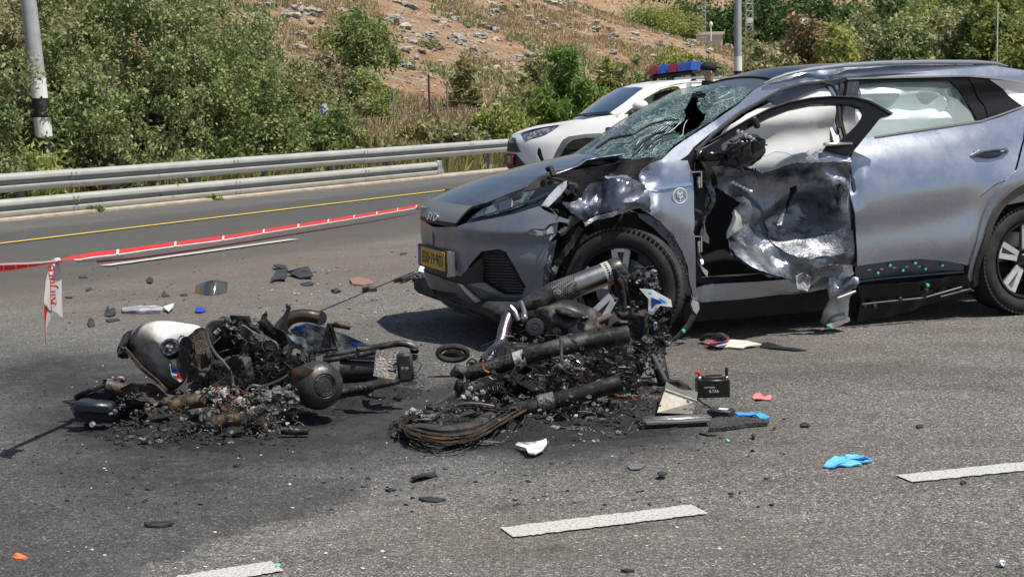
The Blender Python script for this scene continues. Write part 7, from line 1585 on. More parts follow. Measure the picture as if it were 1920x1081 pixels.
# blue-white tail bodywork lying behind
shard('tail_fairing', [(546, 615), (575, 604), (610, 612), (650, 625), (690, 645), (700, 660), (660, 668), (600, 660), (560, 650)], 8.05, mat('scorched_tail_plastic', (.07, .08, .10), .35, .2, col2=(.30, .30, .31), ns=8, lo=.5, hi=.66, coat=.3), m1, .03, .02, 19, 6)
shard('blue_stripe', [(551, 612), (572, 608), (578, 614), (556, 620)], 7.95, mat('tank_blue', (.01, .035, .22), .35, coat=.4), m1, .006, .004, 20)
shard('blue_stripe', [(659, 640), (674, 648), (668, 652), (656, 645)], 7.95, mat('tank_blue', (.01, .035, .22), .35, coat=.4), m1, .006, .004, 21)
# footpeg hanger triangle, toothed bar
for a, b_ in (((618, 606), (604, 655)), ((618, 606), (633, 652)), ((604, 655), (633, 652)), ((612, 650), (619, 625)), ((622, 650), (619, 625))): tub('hanger_strut', [a, b_], .0115, CH2, m1, 7.55, 8)
tub('toothed_bar', [(624, 607), (640, 609), (657, 614)], [.016, .017, .012], BURN, m1, 7.55)
for k in range(7): lump('bar_tooth', 628 + k * 4.3, 606 + k * 1.1, 7.53, .006, .006, .010, ASH, m1, k, .2, sub=1)
# clutch cover drum
dr = MB(); dc = at(598, 722, 7.05); dn_ = Vector((.42, -.78, .12)).normalized(); dr.lathe([(0, .075), (.03, .075), (.05, .068), (.055, .072), (.075, .066), (.098, .045), (.110, .0), (.106, -.06), (.09, -.14), (.06, -.2)], dc, dn_, 40); drum = dr.build('engine_cover', mat('burnt_engine_cover', (.055, .054, .053), .42, .7, col2=(.12, .11, .10), ns=7, lo=.45, hi=.7, bump=.15, bs=50), m1)
for r_ in (.045, .036, .022):
    u_ = dn_.orthogonal().normalized(); w_ = dn_.cross(u_); MB().tube([dc + dn_ * .073 + (u_ * math.cos(t) + w_ * math.sin(t)) * r_ for t in np.linspace(0, 6.283, 30)], .003, 5, caps=False).build('cover_ring', CH, drum)
shard('melted_casing_lip', [(548, 692), (570, 682), (590, 690), (585, 720), (580, 745), (560, 752), (545, 740), (556, 720)], 7.02, mat('burnt_orange_casing', (.15, .09, .055), .5, .7, col2=(.06, .05, .045), ns=10), m1, .02, .03, 22, 10)
# rear frame rails, mudguard and the number plate
sr = smooth_pts(P_([(606, 668), (650, 660), (700, 652), (745, 644), (770, 647), (780, 655)], 7.55)); MB().tube(sr, .016, 10).build('subframe_rail', CH2, m1)
tub('subframe_rail', [(606, 676), (660, 668), (712, 658)], .013, CH2, m1, 7.52); tub('subframe_rail', [(640, 735), (700, 724), (750, 714)], [.018, .017, .014], CH2, m1, 7.25)
tub('rail_sleeve', [(660, 731), (700, 724)], .022, CH, m1, 7.24); lump('rail_bolt', 673, 654, 7.5, .012, .012, .012, ASH, m1, 1, sub=2); lump('rail_knob', 777, 657, 7.5, .022, .02, .016, CH, m1, 2, sub=2); lump('rail_knob', 776, 669, 7.5, .018, .018, .014, CH, m1, 4, sub=2)
gu = smooth_pts(P_([(640, 690), (680, 690), (708, 688)], 7.6), 6); MB().tube(gu, [.10 - .002 * i for i in range(len(gu))], 18, flat=.75).build('rear_mudguard', mat('dark_mudguard', (.018, .020, .024), .4, .1, col2=(.04, .04, .04), ns=10), m1)
PLT = mat('burnt_plate', (.085, .078, .072), .5, .6, col2=(.04, .037, .035), ns=18, bump=.2, bs=60)
a_, b_, c_, d_ = at(705, 656, 7.40), at(747, 656, 7.40), at(741, 712, 7.30), at(700, 704, 7.30)
pl_ = MB(); pl_.prism([a_, b_, c_, d_], Vector((0, .006, 0))); plm = pl_.build('burnt_number_plate', PLT, m1)
xd = (d_ - a_).normalized(); yd_ = (b_ - a_).normalized(); cc = (a_ + b_ + c_ + d_) / 4 - Vector((0, .004, .0))
text_on('plate_digits', '4715', .062, cc - yd_ * .024, xd, yd_, ALUW, plm, .002, .62, .001); text_on('plate_digits', '10·70', .055, cc + yd_ * .030, xd, yd_, ALUW, plm, .002, .55, .001)
mb = MB(); mb.rbox(at(760, 688, 7.33), (.075, .04, .135), .012, Matrix.Rotation(-.06, 3, 'Y')); tl_ = mb.build('tail_light_bracket', BLACKP_, m1)
for p in ((755, 690), (763, 690)): MB().lathe([(0, .006), (.008, .005), (.009, 0)], at(*p, 7.29), (0, -1, .1), 10).build('bracket_bolt', ALU, tl_)
cable('tail_wire', [(776, 675), (790, 682), (784, 695), (776, 700), (790, 715), (794, 724), (770, 732)], .002, CH, m1, 7.4, 4)
# bottom debris of the left machine
cable('bent_steel_rod', [(462, 732), (472, 722), (490, 724), (510, 718), (528, 710), (540, 702)], .006, ALUW, m1, 6.95)
tub('gold_damper_tube', [(404, 792), (430, 786), (456, 783)], [.030, .031, .031], GOLD, m1, 6.78, 16); tub('damper_ring', [(454, 783.5), (460, 783)], .036, BURN, m1, 6.78, 16)
tub('black_stub_tube', [(528, 806), (552, 808), (578, 808)], [.018, .018, .016], CH2, m1, 6.78, 10)
tub('ash_cylinder', [(452, 792), (476, 776), (498, 762)], [.018, .026, .022], ASH, m1, 6.85, 12)
rr = random.Random(3)
for k in range(5): cable('copper_bundle', [(405 + rr.uniform(-3, 12), 768 + rr.uniform(-6, 10)), (415 + rr.uniform(-6, 10), 745 + rr.uniform(-8, 8)), (430 + rr.uniform(-6, 12), 752 + rr.uniform(-10, 10)), (450 + rr.uniform(-8, 8), 758 + rr.uniform(-8, 8))], .0035, COPPER, m1, 6.92)
clutter('copper_wires', COPPER, m1, (402, 462, 728, 778), 45, ['wire'], .018, 31, (6.85, 7.0))
shard('ash_sheet', [(352, 768), (372, 764), (396, 762), (388, 772), (362, 776)], 6.88, ALU, m1, .006, .008, 23)
shard('curved_black_plate', [(345, 768), (352, 780), (375, 795), (398, 800), (396, 790), (370, 776)], 6.88, CH, m1, .02, .02, 24)
for (px, py, s, k) in ((270, 845, .02, 1), (310, 826, .014, 2), (300, 846, .016, 3)): lump('pale_fragment', px - 0, py - 20, 6.7, s, s * .7, s * .6, ASHW, m1, k, .5, 2.5, 2)
for px, py, s in ((452, 757, .03), (395, 735, .03), (405, 742, .028), (415, 738, .03), (500, 745, .035), (525, 738, .035), (540, 748, .04), (510, 765, .03), (480, 770, .03)): lump('ash_lump', px, py, 6.92, s, s * .8, s * .8, ASHW if s < .034 else ASH, m1, px, .6, 2.6, 2)
clutter('ash_fragments', ASHW, m1, (372, 560, 728, 818), 120, ['lump', 'flake', 'box', 'rod', 'ring'], .011, 41, (6.75, 7.1))
clutter('ash_fragments', ASH, m1, (200, 560, 720, 835), 300, ['lump', 'flake', 'box', 'rod', 'cyl', 'wire'], .016, 42, (6.6, 7.2))
clutter('charred_fragments', CH, m1, (140, 600, 640, 830), 420, ['lump', 'flake', 'box', 'rod', 'cyl', 'wire'], .022, 43, (7.4, 7.8))
clutter('charred_fragments', CH2, m1, (380, 600, 600, 740), 160, ['box', 'rod', 'cyl', 'ring', 'lump'], .020, 44, (7.42, 7.6))
clutter('charred_fragments', CH2, m1, (600, 790, 640, 745), 60, ['box', 'rod', 'flake', 'wire'], .014, 45, (7.3, 7.7))
clutter('burnt_wires', WIRE, m1, (230, 560, 760, 835), 50, ['wire'], .035, 46, (6.6, 7.0))
clutter('burnt_wires', CH, m1, (380, 600, 590, 760), 50, ['wire'], .04, 47, (7.1, 7.5))

# ---------------- right motorcycle, upside on its bars in front of the car
m2 = thing('burnt_motorcycle', 'burnt motorcycle leaning on the car wheel with a silver silencer pointing up', 'motorcycle', gp(1050, 770))
sil = MB(); A, B = at(962, 580, 7.95), at(1166, 502, 8.05); D = (B - A).normalized(); L_ = (B - A).length
def along(t): return A + (B - A) * t
s1 = MB(); s1.lathe([(.022, -.02), (.026, 0), (.045, L_ * .22), (.058, L_ * .36), (.0595, L_ * .40)], A, D, 36); sl = s1.build('silencer', mat('dusty_carbon_cone', (.035, .034, .033), .35, .4, col2=(.13, .12, .11), ns=18, lo=.45, hi=.75), m2)
s2 = MB(); s2.lathe([(.0600, L_ * .36), (.0605, L_ * .38), (.0605, L_ * .57), (.060, L_ * .575)], A, D, 36); s2.build('carbon_sleeve', CARB, sl)
s3 = MB(); s3.lathe([(.0585, L_ * .56), (.0590, L_ * .86)], A, D, 48); s3.build('metal_can', ALUW, sl)
s4 = MB(); s4.lathe([(.0600, L_ * .83), (.0602, L_ * .90)], A, D, 48); s4.build('label_band', mat('label_white', (.42, .41, .40), .45), sl)
s5 = MB(); s5.lathe([(.0610, L_ * .895), (.0615, L_ * .91), (.0615, L_ * .98), (.055, L_ * 1.0), (.035, L_ * 1.0), (.033, L_ * .9)], A, D, 36); s5.build('end_cap', mat('sooty_end_cap', (.035, .034, .033), .35, .5, col2=(.09, .08, .07), ns=14), sl)
side_ = D.cross(Vector((0, 0, 1))).normalized(); vn = (CP - along(.86)); vn = (vn - D * vn.dot(D)).normalized(); vt = D.cross(vn)
for k in range(7):
    w = -.9 + k * .22; n_ = vn * math.cos(w) + vt * math.sin(w); c = along(.862) + n_ * .0607; MB().box(c, (.012, .003, .006), Matrix((vt * 1, n_, D)).transposed() if 0 else None).build('label_mark', INK, sl)
n_ = vn * math.cos(.85) + vt * math.sin(.85) ; 
if n_.z > 0: n_ = vn * math.cos(-.85) + vt * math.sin(-.85)
rq = along(.872) + n_ * .0605; tq = D; MB().prism([rq - D * .016 - vt * .014, rq + D * .016 - vt * .014, rq + D * .016 + vt * .014, rq - D * .016 + vt * .014], n_ * .003).build('red_logo_patch', mat('label_red', (.50, .02, .02), .4), sl)
n2 = vn; q = along(.40) + vn * .058; MB().lathe([(.012, 0), (.012, .004), (.006, .005), (.006, 0)], q, vn, 16).build('rivet', ALU, sl)
MB().rbox(along(.20) + vn * .042, (.045, .008, .014), .003, Matrix.Rotation(-.38, 3, 'Y')).build('name_badge', CH, sl)
mp = smooth_pts([at(962, 582, 7.95), at(952, 596, 7.9), at(945, 618, 7.85), at(940, 640, 7.8), at(928, 660, 7.75), at(905, 690, 7.7)], 5); MB().tube(mp, .030, 16).build('link_pipe', mat('heat_blued_steel', (.26, .25, .26), .34, .9, col2=(.16, .11, .13), ns=9, lo=.42, hi=.6), m2)
MB().tube([at(957, 574, 7.9), at(966, 585, 7.88), at(972, 600, 7.87)], [.010, .012, .012], 8).build('spring_clamp', ALU, m2); tub('clamp_strut', [(977, 564), (983, 582), (984, 600)], [.009, .012, .016], mat('bright_bracket', (.6, .6, .6), .3, .9), m2, 7.8)
lump('clamp_eye', 983, 597, 7.78, .018, .01, .02, ALU, m2, 3, .1, sub=2)
shard('white_foot_hanger', [(1038, 577), (1052, 564), (1078, 553), (1074, 562), (1052, 582), (1030, 590)], 8.15, mat('clean_white_metal', (.66, .65, .60), .35, .3), m2, .012, .003, 31)
shard('white_foot_hanger', [(1052, 556), (1078, 548), (1079, 553), (1050, 565)], 8.15, mat('clean_white_metal', (.66, .65, .60), .35, .3), m2, .012, .002, 32)
# tank / airbox shell in the middle
sh_c = at(1072, 606, 7.95); mb = MB(); mb.blob(sh_c, (.185, .14, .115), 12, .12, 1.6, 4, Matrix.Rotation(.28, 3, 'Y')); shell = mb.build('scorched_shell', mat('sooty_shell', (.030, .029, .029), .42, .3, col2=(.17, .16, .145), ns=9, lo=.50, hi=.70, detail=9, rough2=.8), m2)
mb = MB(); mb.blob(at(1063, 588, 7.82), (.06, .03, .022), 1, .1, 1, 3, Matrix.Rotation(.3, 3, 'Y')); mb.build('filler_recess', CH, shell); lump('shell_nut', 1095, 597, 7.82, .02, .012, .014, CH2, shell, 2, .4, sub=2)
MB().lathe([(0, .012), (.008, .014), (.020, .010), (.022, .014), (.040, .012), (.044, .0), (.042, -.02)], at(1003, 613, 7.62), (.1, -1, .1), 30).build('round_cap', mat('dark_grey_disc', (.05, .05, .055), .4, .4), m2)
lump('white_stone_bit', 1023, 583, 7.9, .022, .015, .012, mat('clean_white_plastic', (.74, .74, .73), .4), m2, 2, .4, sub=2)
# the two long fork tubes
tub('fork_tube', [(898, 694), (960, 677), (1012, 660), (1050, 650), (1110, 638), (1180, 626)], [.036, .038, .037, .040, .041, .041], CH2, m2, 7.3, 20)
tub('fork_slider', [(872, 703), (898, 694), (962, 677)], [.030, .036, .037], CH, m2, 7.29, 18)
tub('pale_collar', [(964, 676), (984, 670)], [.0405, .040], ASHW, m2, 7.29, 20)
tub('fork_sleeve', [(1054, 648), (1068, 645)], .046, CH2, m2, 7.3, 20); tub('fork_end', [(853, 705), (858, 695), (872, 700)], [.03, .034, .033], CH, m2, 7.28, 12)
cable('orange_cable_tie', [(906, 674), (904, 684), (909, 694), (917, 698)], .005, mat('orange_tie', (.35, .12, .02), .5), m2, 7.22)
tub('thin_steel_rod', [(893, 686), (933, 677)], .0035, ALUW, m2, 7.2, 6)
tub('axle_block', [(863, 712), (864, 726), (868, 742)], [.02, .035, .03], CH, m2, 7.25, 12); tub('axle_stub', [(866, 736), (880, 741)], .022, ASH, m2, 7.2, 12)
tub('fork_tube', [(985, 765), (1050, 748), (1100, 736), (1165, 716)], [.036, .037, .038, .038], CH2, m2, 7.0, 20); tub('fork_slider', [(955, 773), (985, 765)], [.034, .037], CH, m2, 7.0, 18); tub('ash_collar', [(1010, 757), (1040, 749)], .0395, ASH, m2, 7.0, 20)
# brake disc and hub arm at left
da = at(818, 757, 7.2); db = at(940, 706, 7.3); MB().tube([da, da.lerp(db, .45) + Vector((0, 0, .012)), db], [.006, .026, .018], 10, flat=.22, up=(0, -1, 0)).build('grey_lever', mat('scorched_lever', (.17, .165, .155), .45, .7, col2=(.07, .065, .06), ns=18), m2)
cable('steel_arc', [(806, 790), (830, 772), (865, 757), (900, 757), (930, 762)], .0055, ALUW, m2, 6.95)
for k in range(14): t = k / 13; lump('disc_hole_rim', 815 + t * 105, 790 - 24 * math.sin(t * 2.6) + 2, 6.92, .0035, .003, .0035, ASHW, m2, k, .1, sub=0)
# spring, linkage
cx0, cx1 = at(907, 735, 7.25), at(940, 728, 7.25); MB().tube([cx0.lerp(cx1, t / 60) + (Vector((0, 0, 1)) * math.cos(t * .85) + Vector((.2, -1, 0)) * math.sin(t * .85)) * .02 for t in range(61)], .0035, 5).build('coil_spring', CH2, m2)
for p in ((882, 728), (905, 735), (868, 745), (892, 748)): lump('link_joint', *p, 7.15, .014, .012, .012, ASHW, m2, p[0], .3, sub=2)
# burnt tyre: wire bundles curling on the road
TW = mat('burnt_tyre_wire', (.055, .040, .030), .7, .4, col2=(.02, .018, .016), ns=20)
for k in range(34):
    r_ = random.Random(k); o1 = r_.uniform(-9, 9); P = [(752 + r_.uniform(-8, 6), 800 + o1 * .5), (775 + r_.uniform(-5, 5), 812 + o1), (830, 822 + o1), (890, 815 + o1), (935, 790 + o1 * .9), (975, 768 + o1 * .8), (1000 + r_.uniform(-10, 20), 758 + o1 * .6)]
    W = smooth_pts([gp(*p, .012 + .05 * r_.random() * (1 if i < 5 else 1.5)) for i, p in enumerate(P)], 5); MB().tube(W, r_.choice([.0022, .003, .0045, .006]), 5).build('tyre_bead_wire', TW if k % 3 else WIRE, m2)
for k in range(14):
    r_ = random.Random(k + 300); o1 = r_.uniform(-6, 5); W = smooth_pts([gp(*p, .02 + .04 * r_.random()) for p in ((748, 806 + o1), (758, 788 + o1), (790, 774 + o1), (840, 766 + o1), (890, 764 + o1), (935, 770 + o1), (970, 770))], 5); MB().tube(W, r_.choice([.002, .003, .004]), 5).build('tyre_bead_wire', TW, m2)
mb = MB(); W = smooth_pts([gp(*p, .02) for p in ((748, 802), (790, 800), (830, 806), (880, 800), (925, 778), (965, 765), (990, 757))], 5); mb.tube(W, [.02 + .016 * math.sin(i / len(W) * 3.1) for i in range(len(W))], 10, flat=.6); mb.build('burnt_tyre', RUBR, m2)
cable('tyre_wall', [(745, 800), (760, 785), (800, 776), (850, 783), (900, 770)], .02, RUBR, m2, 7.05)
lump('ash_cluster', 778, 775, 7.0, .035, .025, .02, ASHW, m2, 4, .6, 2.6, 2); lump('ash_cluster', 800, 783, 6.98, .05, .02, .012, ASH, m2, 5, .6, 2.6, 2); lump('ash_cluster', 744, 817, 6.95, .025, .02, .012, ASH, m2, 6, .6, 2.6, 2)
# engine mass
mb = MB(); mb.rbox(at(1010, 700, 7.55), (.42, .22, .26), .03, Matrix.Rotation(.1, 3, 'Y')); mb.rbox(at(1130, 690, 7.6), (.30, .24, .34), .03, Matrix.Rotation(-.1, 3, 'Y')); mb.rbox(at(1080, 760, 7.3), (.42, .2, .12), .03); mb.rbox(at(1190, 640, 7.8), (.12, .14, .34), .03, Matrix.Rotation(.12, 3, 'Y')); mb.build('engine_block', CH, m2)
shard('radiator_fins', [(925, 690), (990, 684), (1016, 700), (1020, 740), (985, 742), (940, 735), (920, 715)], 7.42, mat('black_fins', (.012, .013, .016), .5, .3, bump=1, bs=110), m2, .02, .03, 33, 9)
shard('ash_sheet', [(1012, 685), (1024, 688), (1022, 720), (1028, 745), (1016, 748), (1010, 715)], 7.25, ASH, m2, .008, .02, 34)
# vertical rod with clamp in the middle
tub('steel_bolt', [(1052, 637), (1052, 650), (1053, 668), (1053, 685)], [.011, .008, .008, .009], ALUW, m2, 7.2, 8); lump('clamp_body', 1056, 690, 7.15, .035, .025, .028, ASH, m2, 8, .4, 2.4, 3); tub('bolt_end', [(1055, 700), (1056, 722)], [.012, .010], ASH, m2, 7.15, 8); lump('nut', 1056, 728, 7.14, .012, .012, .012, ASHW, m2, 2, .2, sub=2); tub('side_shaft', [(1072, 692), (1100, 694)], .012, ASH, m2, 7.18, 10)
cable('grey_hose', [(1048, 686), (1038, 688), (1034, 696), (1036, 704)], .004, BURN, m2, 7.12); cable('brown_hose', [(1002, 702), (1020, 704), (1036, 702)], .004, BURN, m2, 7.12)
# steering head and hanging harness on the right
tub('steering_stem', [(1158, 500), (1166, 520), (1176, 560), (1186, 600)], [.04, .045, .04, .035], CH, m2, 8.0, 12)
cable('brown_brake_pipe', [(1160, 522), (1168, 532), (1172, 560), (1174, 585), (1184, 602)], .010, BRONZE, m2, 7.8)
tub('frame_spar', [(1200, 500), (1196, 540), (1212, 600), (1230, 660), (1246, 720)], [.03, .035, .04, .04, .03], CH, m2, 7.9, 12)
shard('black_fairing', [(1175, 520), (1200, 500), (1215, 530), (1228, 575), (1240, 620), (1250, 660), (1235, 690), (1215, 660), (1195, 620), (1182, 570)], 7.85, CH, m2, .05, .05, 36, 7)
shard('lower_fairing', [(1222, 560), (1256, 580), (1256, 620), (1246, 650), (1225, 640)], 8.0, CH, m2, .04, .03, 37, 8)
shard('white_blue_fairing', [(1199, 541), (1224, 543), (1240, 552), (1258, 562), (1260, 575), (1238, 572), (1231, 580), (1224, 590), (1215, 586), (1216, 560)], 7.70, mat('clean_white_plastic', (.74, .74, .73), .4), m2, .008, .004, 38)
shard('dark_blue_decal', [(1221, 557), (1236, 563), (1243, 569), (1230, 570), (1221, 580)], 7.68, mat('decal_blue', (.015, .04, .25), .35), m2, .003, .001, 39); shard('light_blue_decal', [(1236, 558), (1250, 566), (1246, 569), (1236, 564)], 7.68, mat('decal_light_blue', (.05, .28, .75), .35), m2, .003, .001, 40); shard('light_blue_decal', [(1215, 547), (1222, 547), (1222, 552), (1216, 552)], 7.68, mat('decal_cyan', (.15, .6, .8), .35), m2, .003, .001, 41)
shard('grey_tongue', [(1150, 583), (1160, 600), (1150, 606), (1137, 618), (1142, 600)], 7.7, mat('matt_grey', (.12, .12, .125), .6), m2, .006, .006, 42)
tub('brown_spar', [(1122, 602), (1148, 592)], .020, mat('rose_brown_metal', (.20, .13, .11), .5, .5), m2, 7.8); lump('brown_joint', 1170, 600, 7.75, .045, .03, .04, BURN, m2, 7, .4, 2.4, 3)
MB().rbox(at(1228, 613, 7.68), (.018, .01, .035), .004).build('blue_reflector', mat('blue_reflector', (.06, .14, .35), .2), m2); lump('white_nub', 1229, 606, 7.68, .009, .008, .008, ASHW, m2, 1, .1, sub=1)
# black mirror ring and headlight shell at the left
rr_ = [at(849 + 27 * math.cos(t), 662 + 13 * math.sin(t), 8.15) for t in np.linspace(0, 6.283, 24)]; MB().tube(rr_, .016, 8, caps=False).build('mirror_ring', BLACKP_, m2); shard('mirror_glass', [(828, 664), (840, 655), (860, 655), (872, 664), (860, 672), (838, 672)], 8.18, mat('brown_smoked_glass', (.06, .05, .042), .3), m2, .006, .002, 43)
tub('blue_scorched_spar', [(898, 690), (912, 668), (930, 650), (948, 640)], [.018, .022, .022, .02], mat('blue_scorched', (.06, .085, .14), .4, .6, col2=(.16, .16, .17), ns=14), m2, 7.75)
shard('dark_belly_pan', [(900, 650), (940, 632), (960, 620), (950, 640), (920, 655)], 8.1, BLACKP_, m2, .02, .01, 44)
# copper bundle, alloy box, long plate
for k in range(9): r_ = random.Random(k + 90); cable('copper_bundle', [(1140 + r_.uniform(-2, 3), 741 + r_.uniform(-5, 4)), (1158, 744 + r_.uniform(-4, 4)), (1180, 747 + r_.uniform(-4, 4)), (1200 + r_.uniform(-3, 3), 744 + r_.uniform(-7, 6))], .0045, COPPER, m2, 7.05)
bx = MB(); a_, b_, c_, d_ = at(1246, 731, 7.15), at(1306, 752, 7.15), at(1298, 776, 7.05), at(1232, 773, 7.05); bx.prism([a_, b_, c_, d_], Vector((.02, .12, .02))); ab = bx.build('alloy_box', mat('stained_alloy', (.20, .19, .17), .55, .6, col2=(.13, .11, .085), ns=6, lo=.45, hi=.7, bump=.1, bs=50), m2, smooth=False)
MB().tube([a_, b_], .008, 6).build('box_rim', ALU, ab)
for p in ((1290, 752), (1302, 755), (1296, 768)): MB().lathe([(0, .005), (.008, .004), (.009, 0)], at(*p, 7.08), (0, -1, .2), 10).build('box_bolt', ALU, ab)
shard('crushed_filter', [(1248, 712), (1270, 710), (1290, 722), (1306, 738), (1306, 752), (1280, 742), (1250, 730)], 7.3, mat('black_corrugated', (.016, .016, .016), .7, bump=1, bs=60), m2, .05, .03, 45, 14)
tub('plate_arm', [(1222, 664), (1235, 690), (1246, 712)], [.012, .016, .014], mat('grey_blue_arm', (.16, .17, .19), .45, .6), m2, 7.6)
clutter('charred_fragments', CH, m2, (880, 1230, 620, 800), 420, ['lump', 'box', 'rod', 'cyl', 'flake', 'ring'], .026, 51, (7.5, 7.9))
clutter('charred_fragments', CH2, m2, (920, 1230, 630, 770), 190, ['box', 'rod', 'cyl', 'ring', 'lump'], .017, 52, (7.38, 7.6))
clutter('charred_fragments', CH, m2, (1160, 1255, 500, 690), 150, ['lump', 'box', 'rod', 'cyl', 'wire'], .022, 53, (7.75, 8.0))
clutter('fine_parts', ASH, m2, (950, 1240, 625, 780), 110, ['rod', 'ring', 'box', 'cyl', 'flake'], .013, 64, (7.25, 7.5)); clutter('charred_tangle', CH2, m2, (1150, 1262, 510, 700), 110, ['rod', 'box', 'cyl', 'ring', 'lump'], .018, 65, (7.7, 7.85)); clutter('fine_parts', ASH, m2, (1190, 1262, 560, 690), 60, ['rod', 'ring', 'lump', 'wire'], .010, 54, (7.72, 7.9))
clutter('charred_tangle', CH2, m2, (870, 1200, 660, 790), 150, ['rod', 'box', 'cyl', 'ring', 'lump', 'flake'], .022, 66, (7.1, 7.28)); clutter('bright_rods', ALUW, m2, (1020, 1160, 640, 700), 26, ['rod'], .022, 55, (7.35, 7.5)); clutter('bright_rods', ALUW, m2, (930, 1010, 600, 660), 22, ['rod', 'ring'], .014, 56, (7.7, 7.8))
clutter('ash_fragments', ASH, m2, (930, 1240, 740, 828), 200, ['lump', 'flake', 'box', 'rod', 'wire'], .015, 57, (6.8, 7.1)); clutter('ash_fragments', ASHW, m2, (900, 1130, 775, 830), 70, ['lump', 'flake'], .010, 58, (6.8, 7.0))
clutter('ash_fragments', ASHW, m2, (760, 930, 735, 800), 60, ['lump', 'flake', 'ring'], .008, 59, (6.9, 7.15)); clutter('charred_fragments', CH, m2, (740, 960, 745, 830), 160, ['lump', 'flake', 'wire', 'rod'], .016, 60, (6.85, 7.1))
clutter('burnt_wires', WIRE, m2, (1070, 1120, 690, 800), 22, ['wire'], .035, 61, (7.0, 7.2)); clutter('burnt_wires', CH, m2, (880, 1220, 640, 790), 50, ['wire'], .045, 62, (7.2, 7.5))
for k in range(8): r_ = random.Random(k + 40); cable('burnt_harness', [(1100 + r_.uniform(-4, 4), 690), (1108 + r_.uniform(-8, 8), 715), (1092 + r_.uniform(-8, 8), 745), (1078 + r_.uniform(-10, 6), 770), (1062 + r_.uniform(-16, 16), 790)], .0022, WIRE if k % 2 else CH, m2, 7.05)
for px, py, s in ((1020, 800, .03), (1035, 806, .035), (1068, 808, .05), (948, 815, .03), (910, 835, .05), (880, 833, .045), (1130, 790, .05)): q = gp(px, py); MB().blob(q + Vector((0, 0, .006)), (s, s * .6, .012), px, .6, 2.6, 3).build('ash_puddle', ASHW if px in (1020, 1035, 948) else ASH, m2)
# ------------------------------------------------------------------ scattered pieces, tape
def gsheet(name, label, cat, pts, m, h=.01, th=.006, amp=.01, seed=0, tilt=0, fr=9):
    "thin crumpled piece lying on the road, outline in pixels (optional third value: height)"
    amp *= .4; W = [gp(p[0], p[1], max(.006, (p[2] if len(p) > 2 else h) * .6)) for p in pts]; c = sum(W, Vector()) / len(W); D = dens3(W, .012); K = 5; V = []; Fs = []; n = len(D)
    for k in range(K + 1):
        for p in D:
            q = c.lerp(p, k / K); w = noise.noise(q * fr + Vector((seed, seed, 0))); V.append(q + Vector((0, 0, max(0, amp * (w + .35) * 2 * (1 - .3 * k / K)))))
    for k in range(K):
        for i in range(n): Fs.append((k * n + i, k * n + (i + 1) % n, (k + 1) * n + (i + 1) % n, (k + 1) * n + i))
    q = len(V); V += [v - Vector((0, 0, th)) for v in V]; Fs += [tuple(x + q for x in f)[::-1] for f in Fs]
    for i in range(n): a, b_ = K * n + i, K * n + (i + 1) % n; Fs.append((a, b_, b_ + q, a + q))
    return MB().add(V, Fs).build(name, m, ang=30, label=label, cat=cat)
WPL = mat('clean_white_plastic', (.74, .74, .73), .4)
# visor
vp = [gp(x, y) for x, y in ((366, 549), (424, 551))]; vc = (vp[0] + vp[1]) / 2; mb = MB(); V = []; Fs = []; n = 18
for i in range(n + 1):
    t = i / n; px = 365 + 61 * t; top_ = 536 - 10 * math.sin(t * 2.6) ; bo = 549 + 3.5 * math.sin(t * 3.1); b_ = gp(px, bo); Y_ = b_.y + .0 - .10 * math.sin(t * math.pi)
    hh = (bo - top_) / (F / b_.y); b2 = Vector((b_.x, b_.y, b_.z)); V += [b2 + Vector((0, -.06 * math.sin(t * math.pi), .002)), b2 + Vector((0, .02 - .04 * math.sin(t * math.pi), hh * .55)), b2 + Vector((0, .05, hh))]
for i in range(n):
    for j in range(2): Fs.append((i * 3 + j, (i + 1) * 3 + j, (i + 1) * 3 + j + 1, i * 3 + j + 1))
q = len(V); V += [Vector(v) + Vector((0, .004, 0)) for v in V]; Fs += [tuple(x + q for x in f)[::-1] for f in Fs]
mb.add(V, Fs).build('helmet_visor', mat('smoked_visor', (.035, .033, .032), .18, 0, coat=.6, col2=(.08, .075, .07), ns=8), label='curved smoked helmet visor standing on the road behind the left motorcycle', cat='visor')
gsheet('fairing_piece', 'long grey and white fairing strip with a pale pointed end', 'fairing piece', [(229, 576), (250, 573), (292, 573), (310, 575), (300, 583), (262, 584), (229, 583)], mat('fairing_grey', (.20, .205, .22), .4, col2=(.45, .45, .46), ns=9, lo=.45, hi=.6), .03, .02, .015, 2)
gsheet('white_shard', 'white pointed plastic tip beside the grey fairing strip', 'plastic shard', [(308, 574, .05), (326, 568, .06), (324, 575, .05), (316, 583, .03), (309, 578, .04)], WPL, .03, .006, .006, 3)
gsheet('blue_scrap', 'tiny blue plastic scrap on the road behind the white tank', 'plastic scrap', [(366, 580), (372, 576), (380, 577), (386, 582), (376, 585), (367, 584)], mat('blue_plastic', (.02, .06, .38), .4), .02, .01, .02, 4)
BLK = mat('black_debris', (.018, .018, .02), .5, col2=(.05, .05, .05), ns=12)
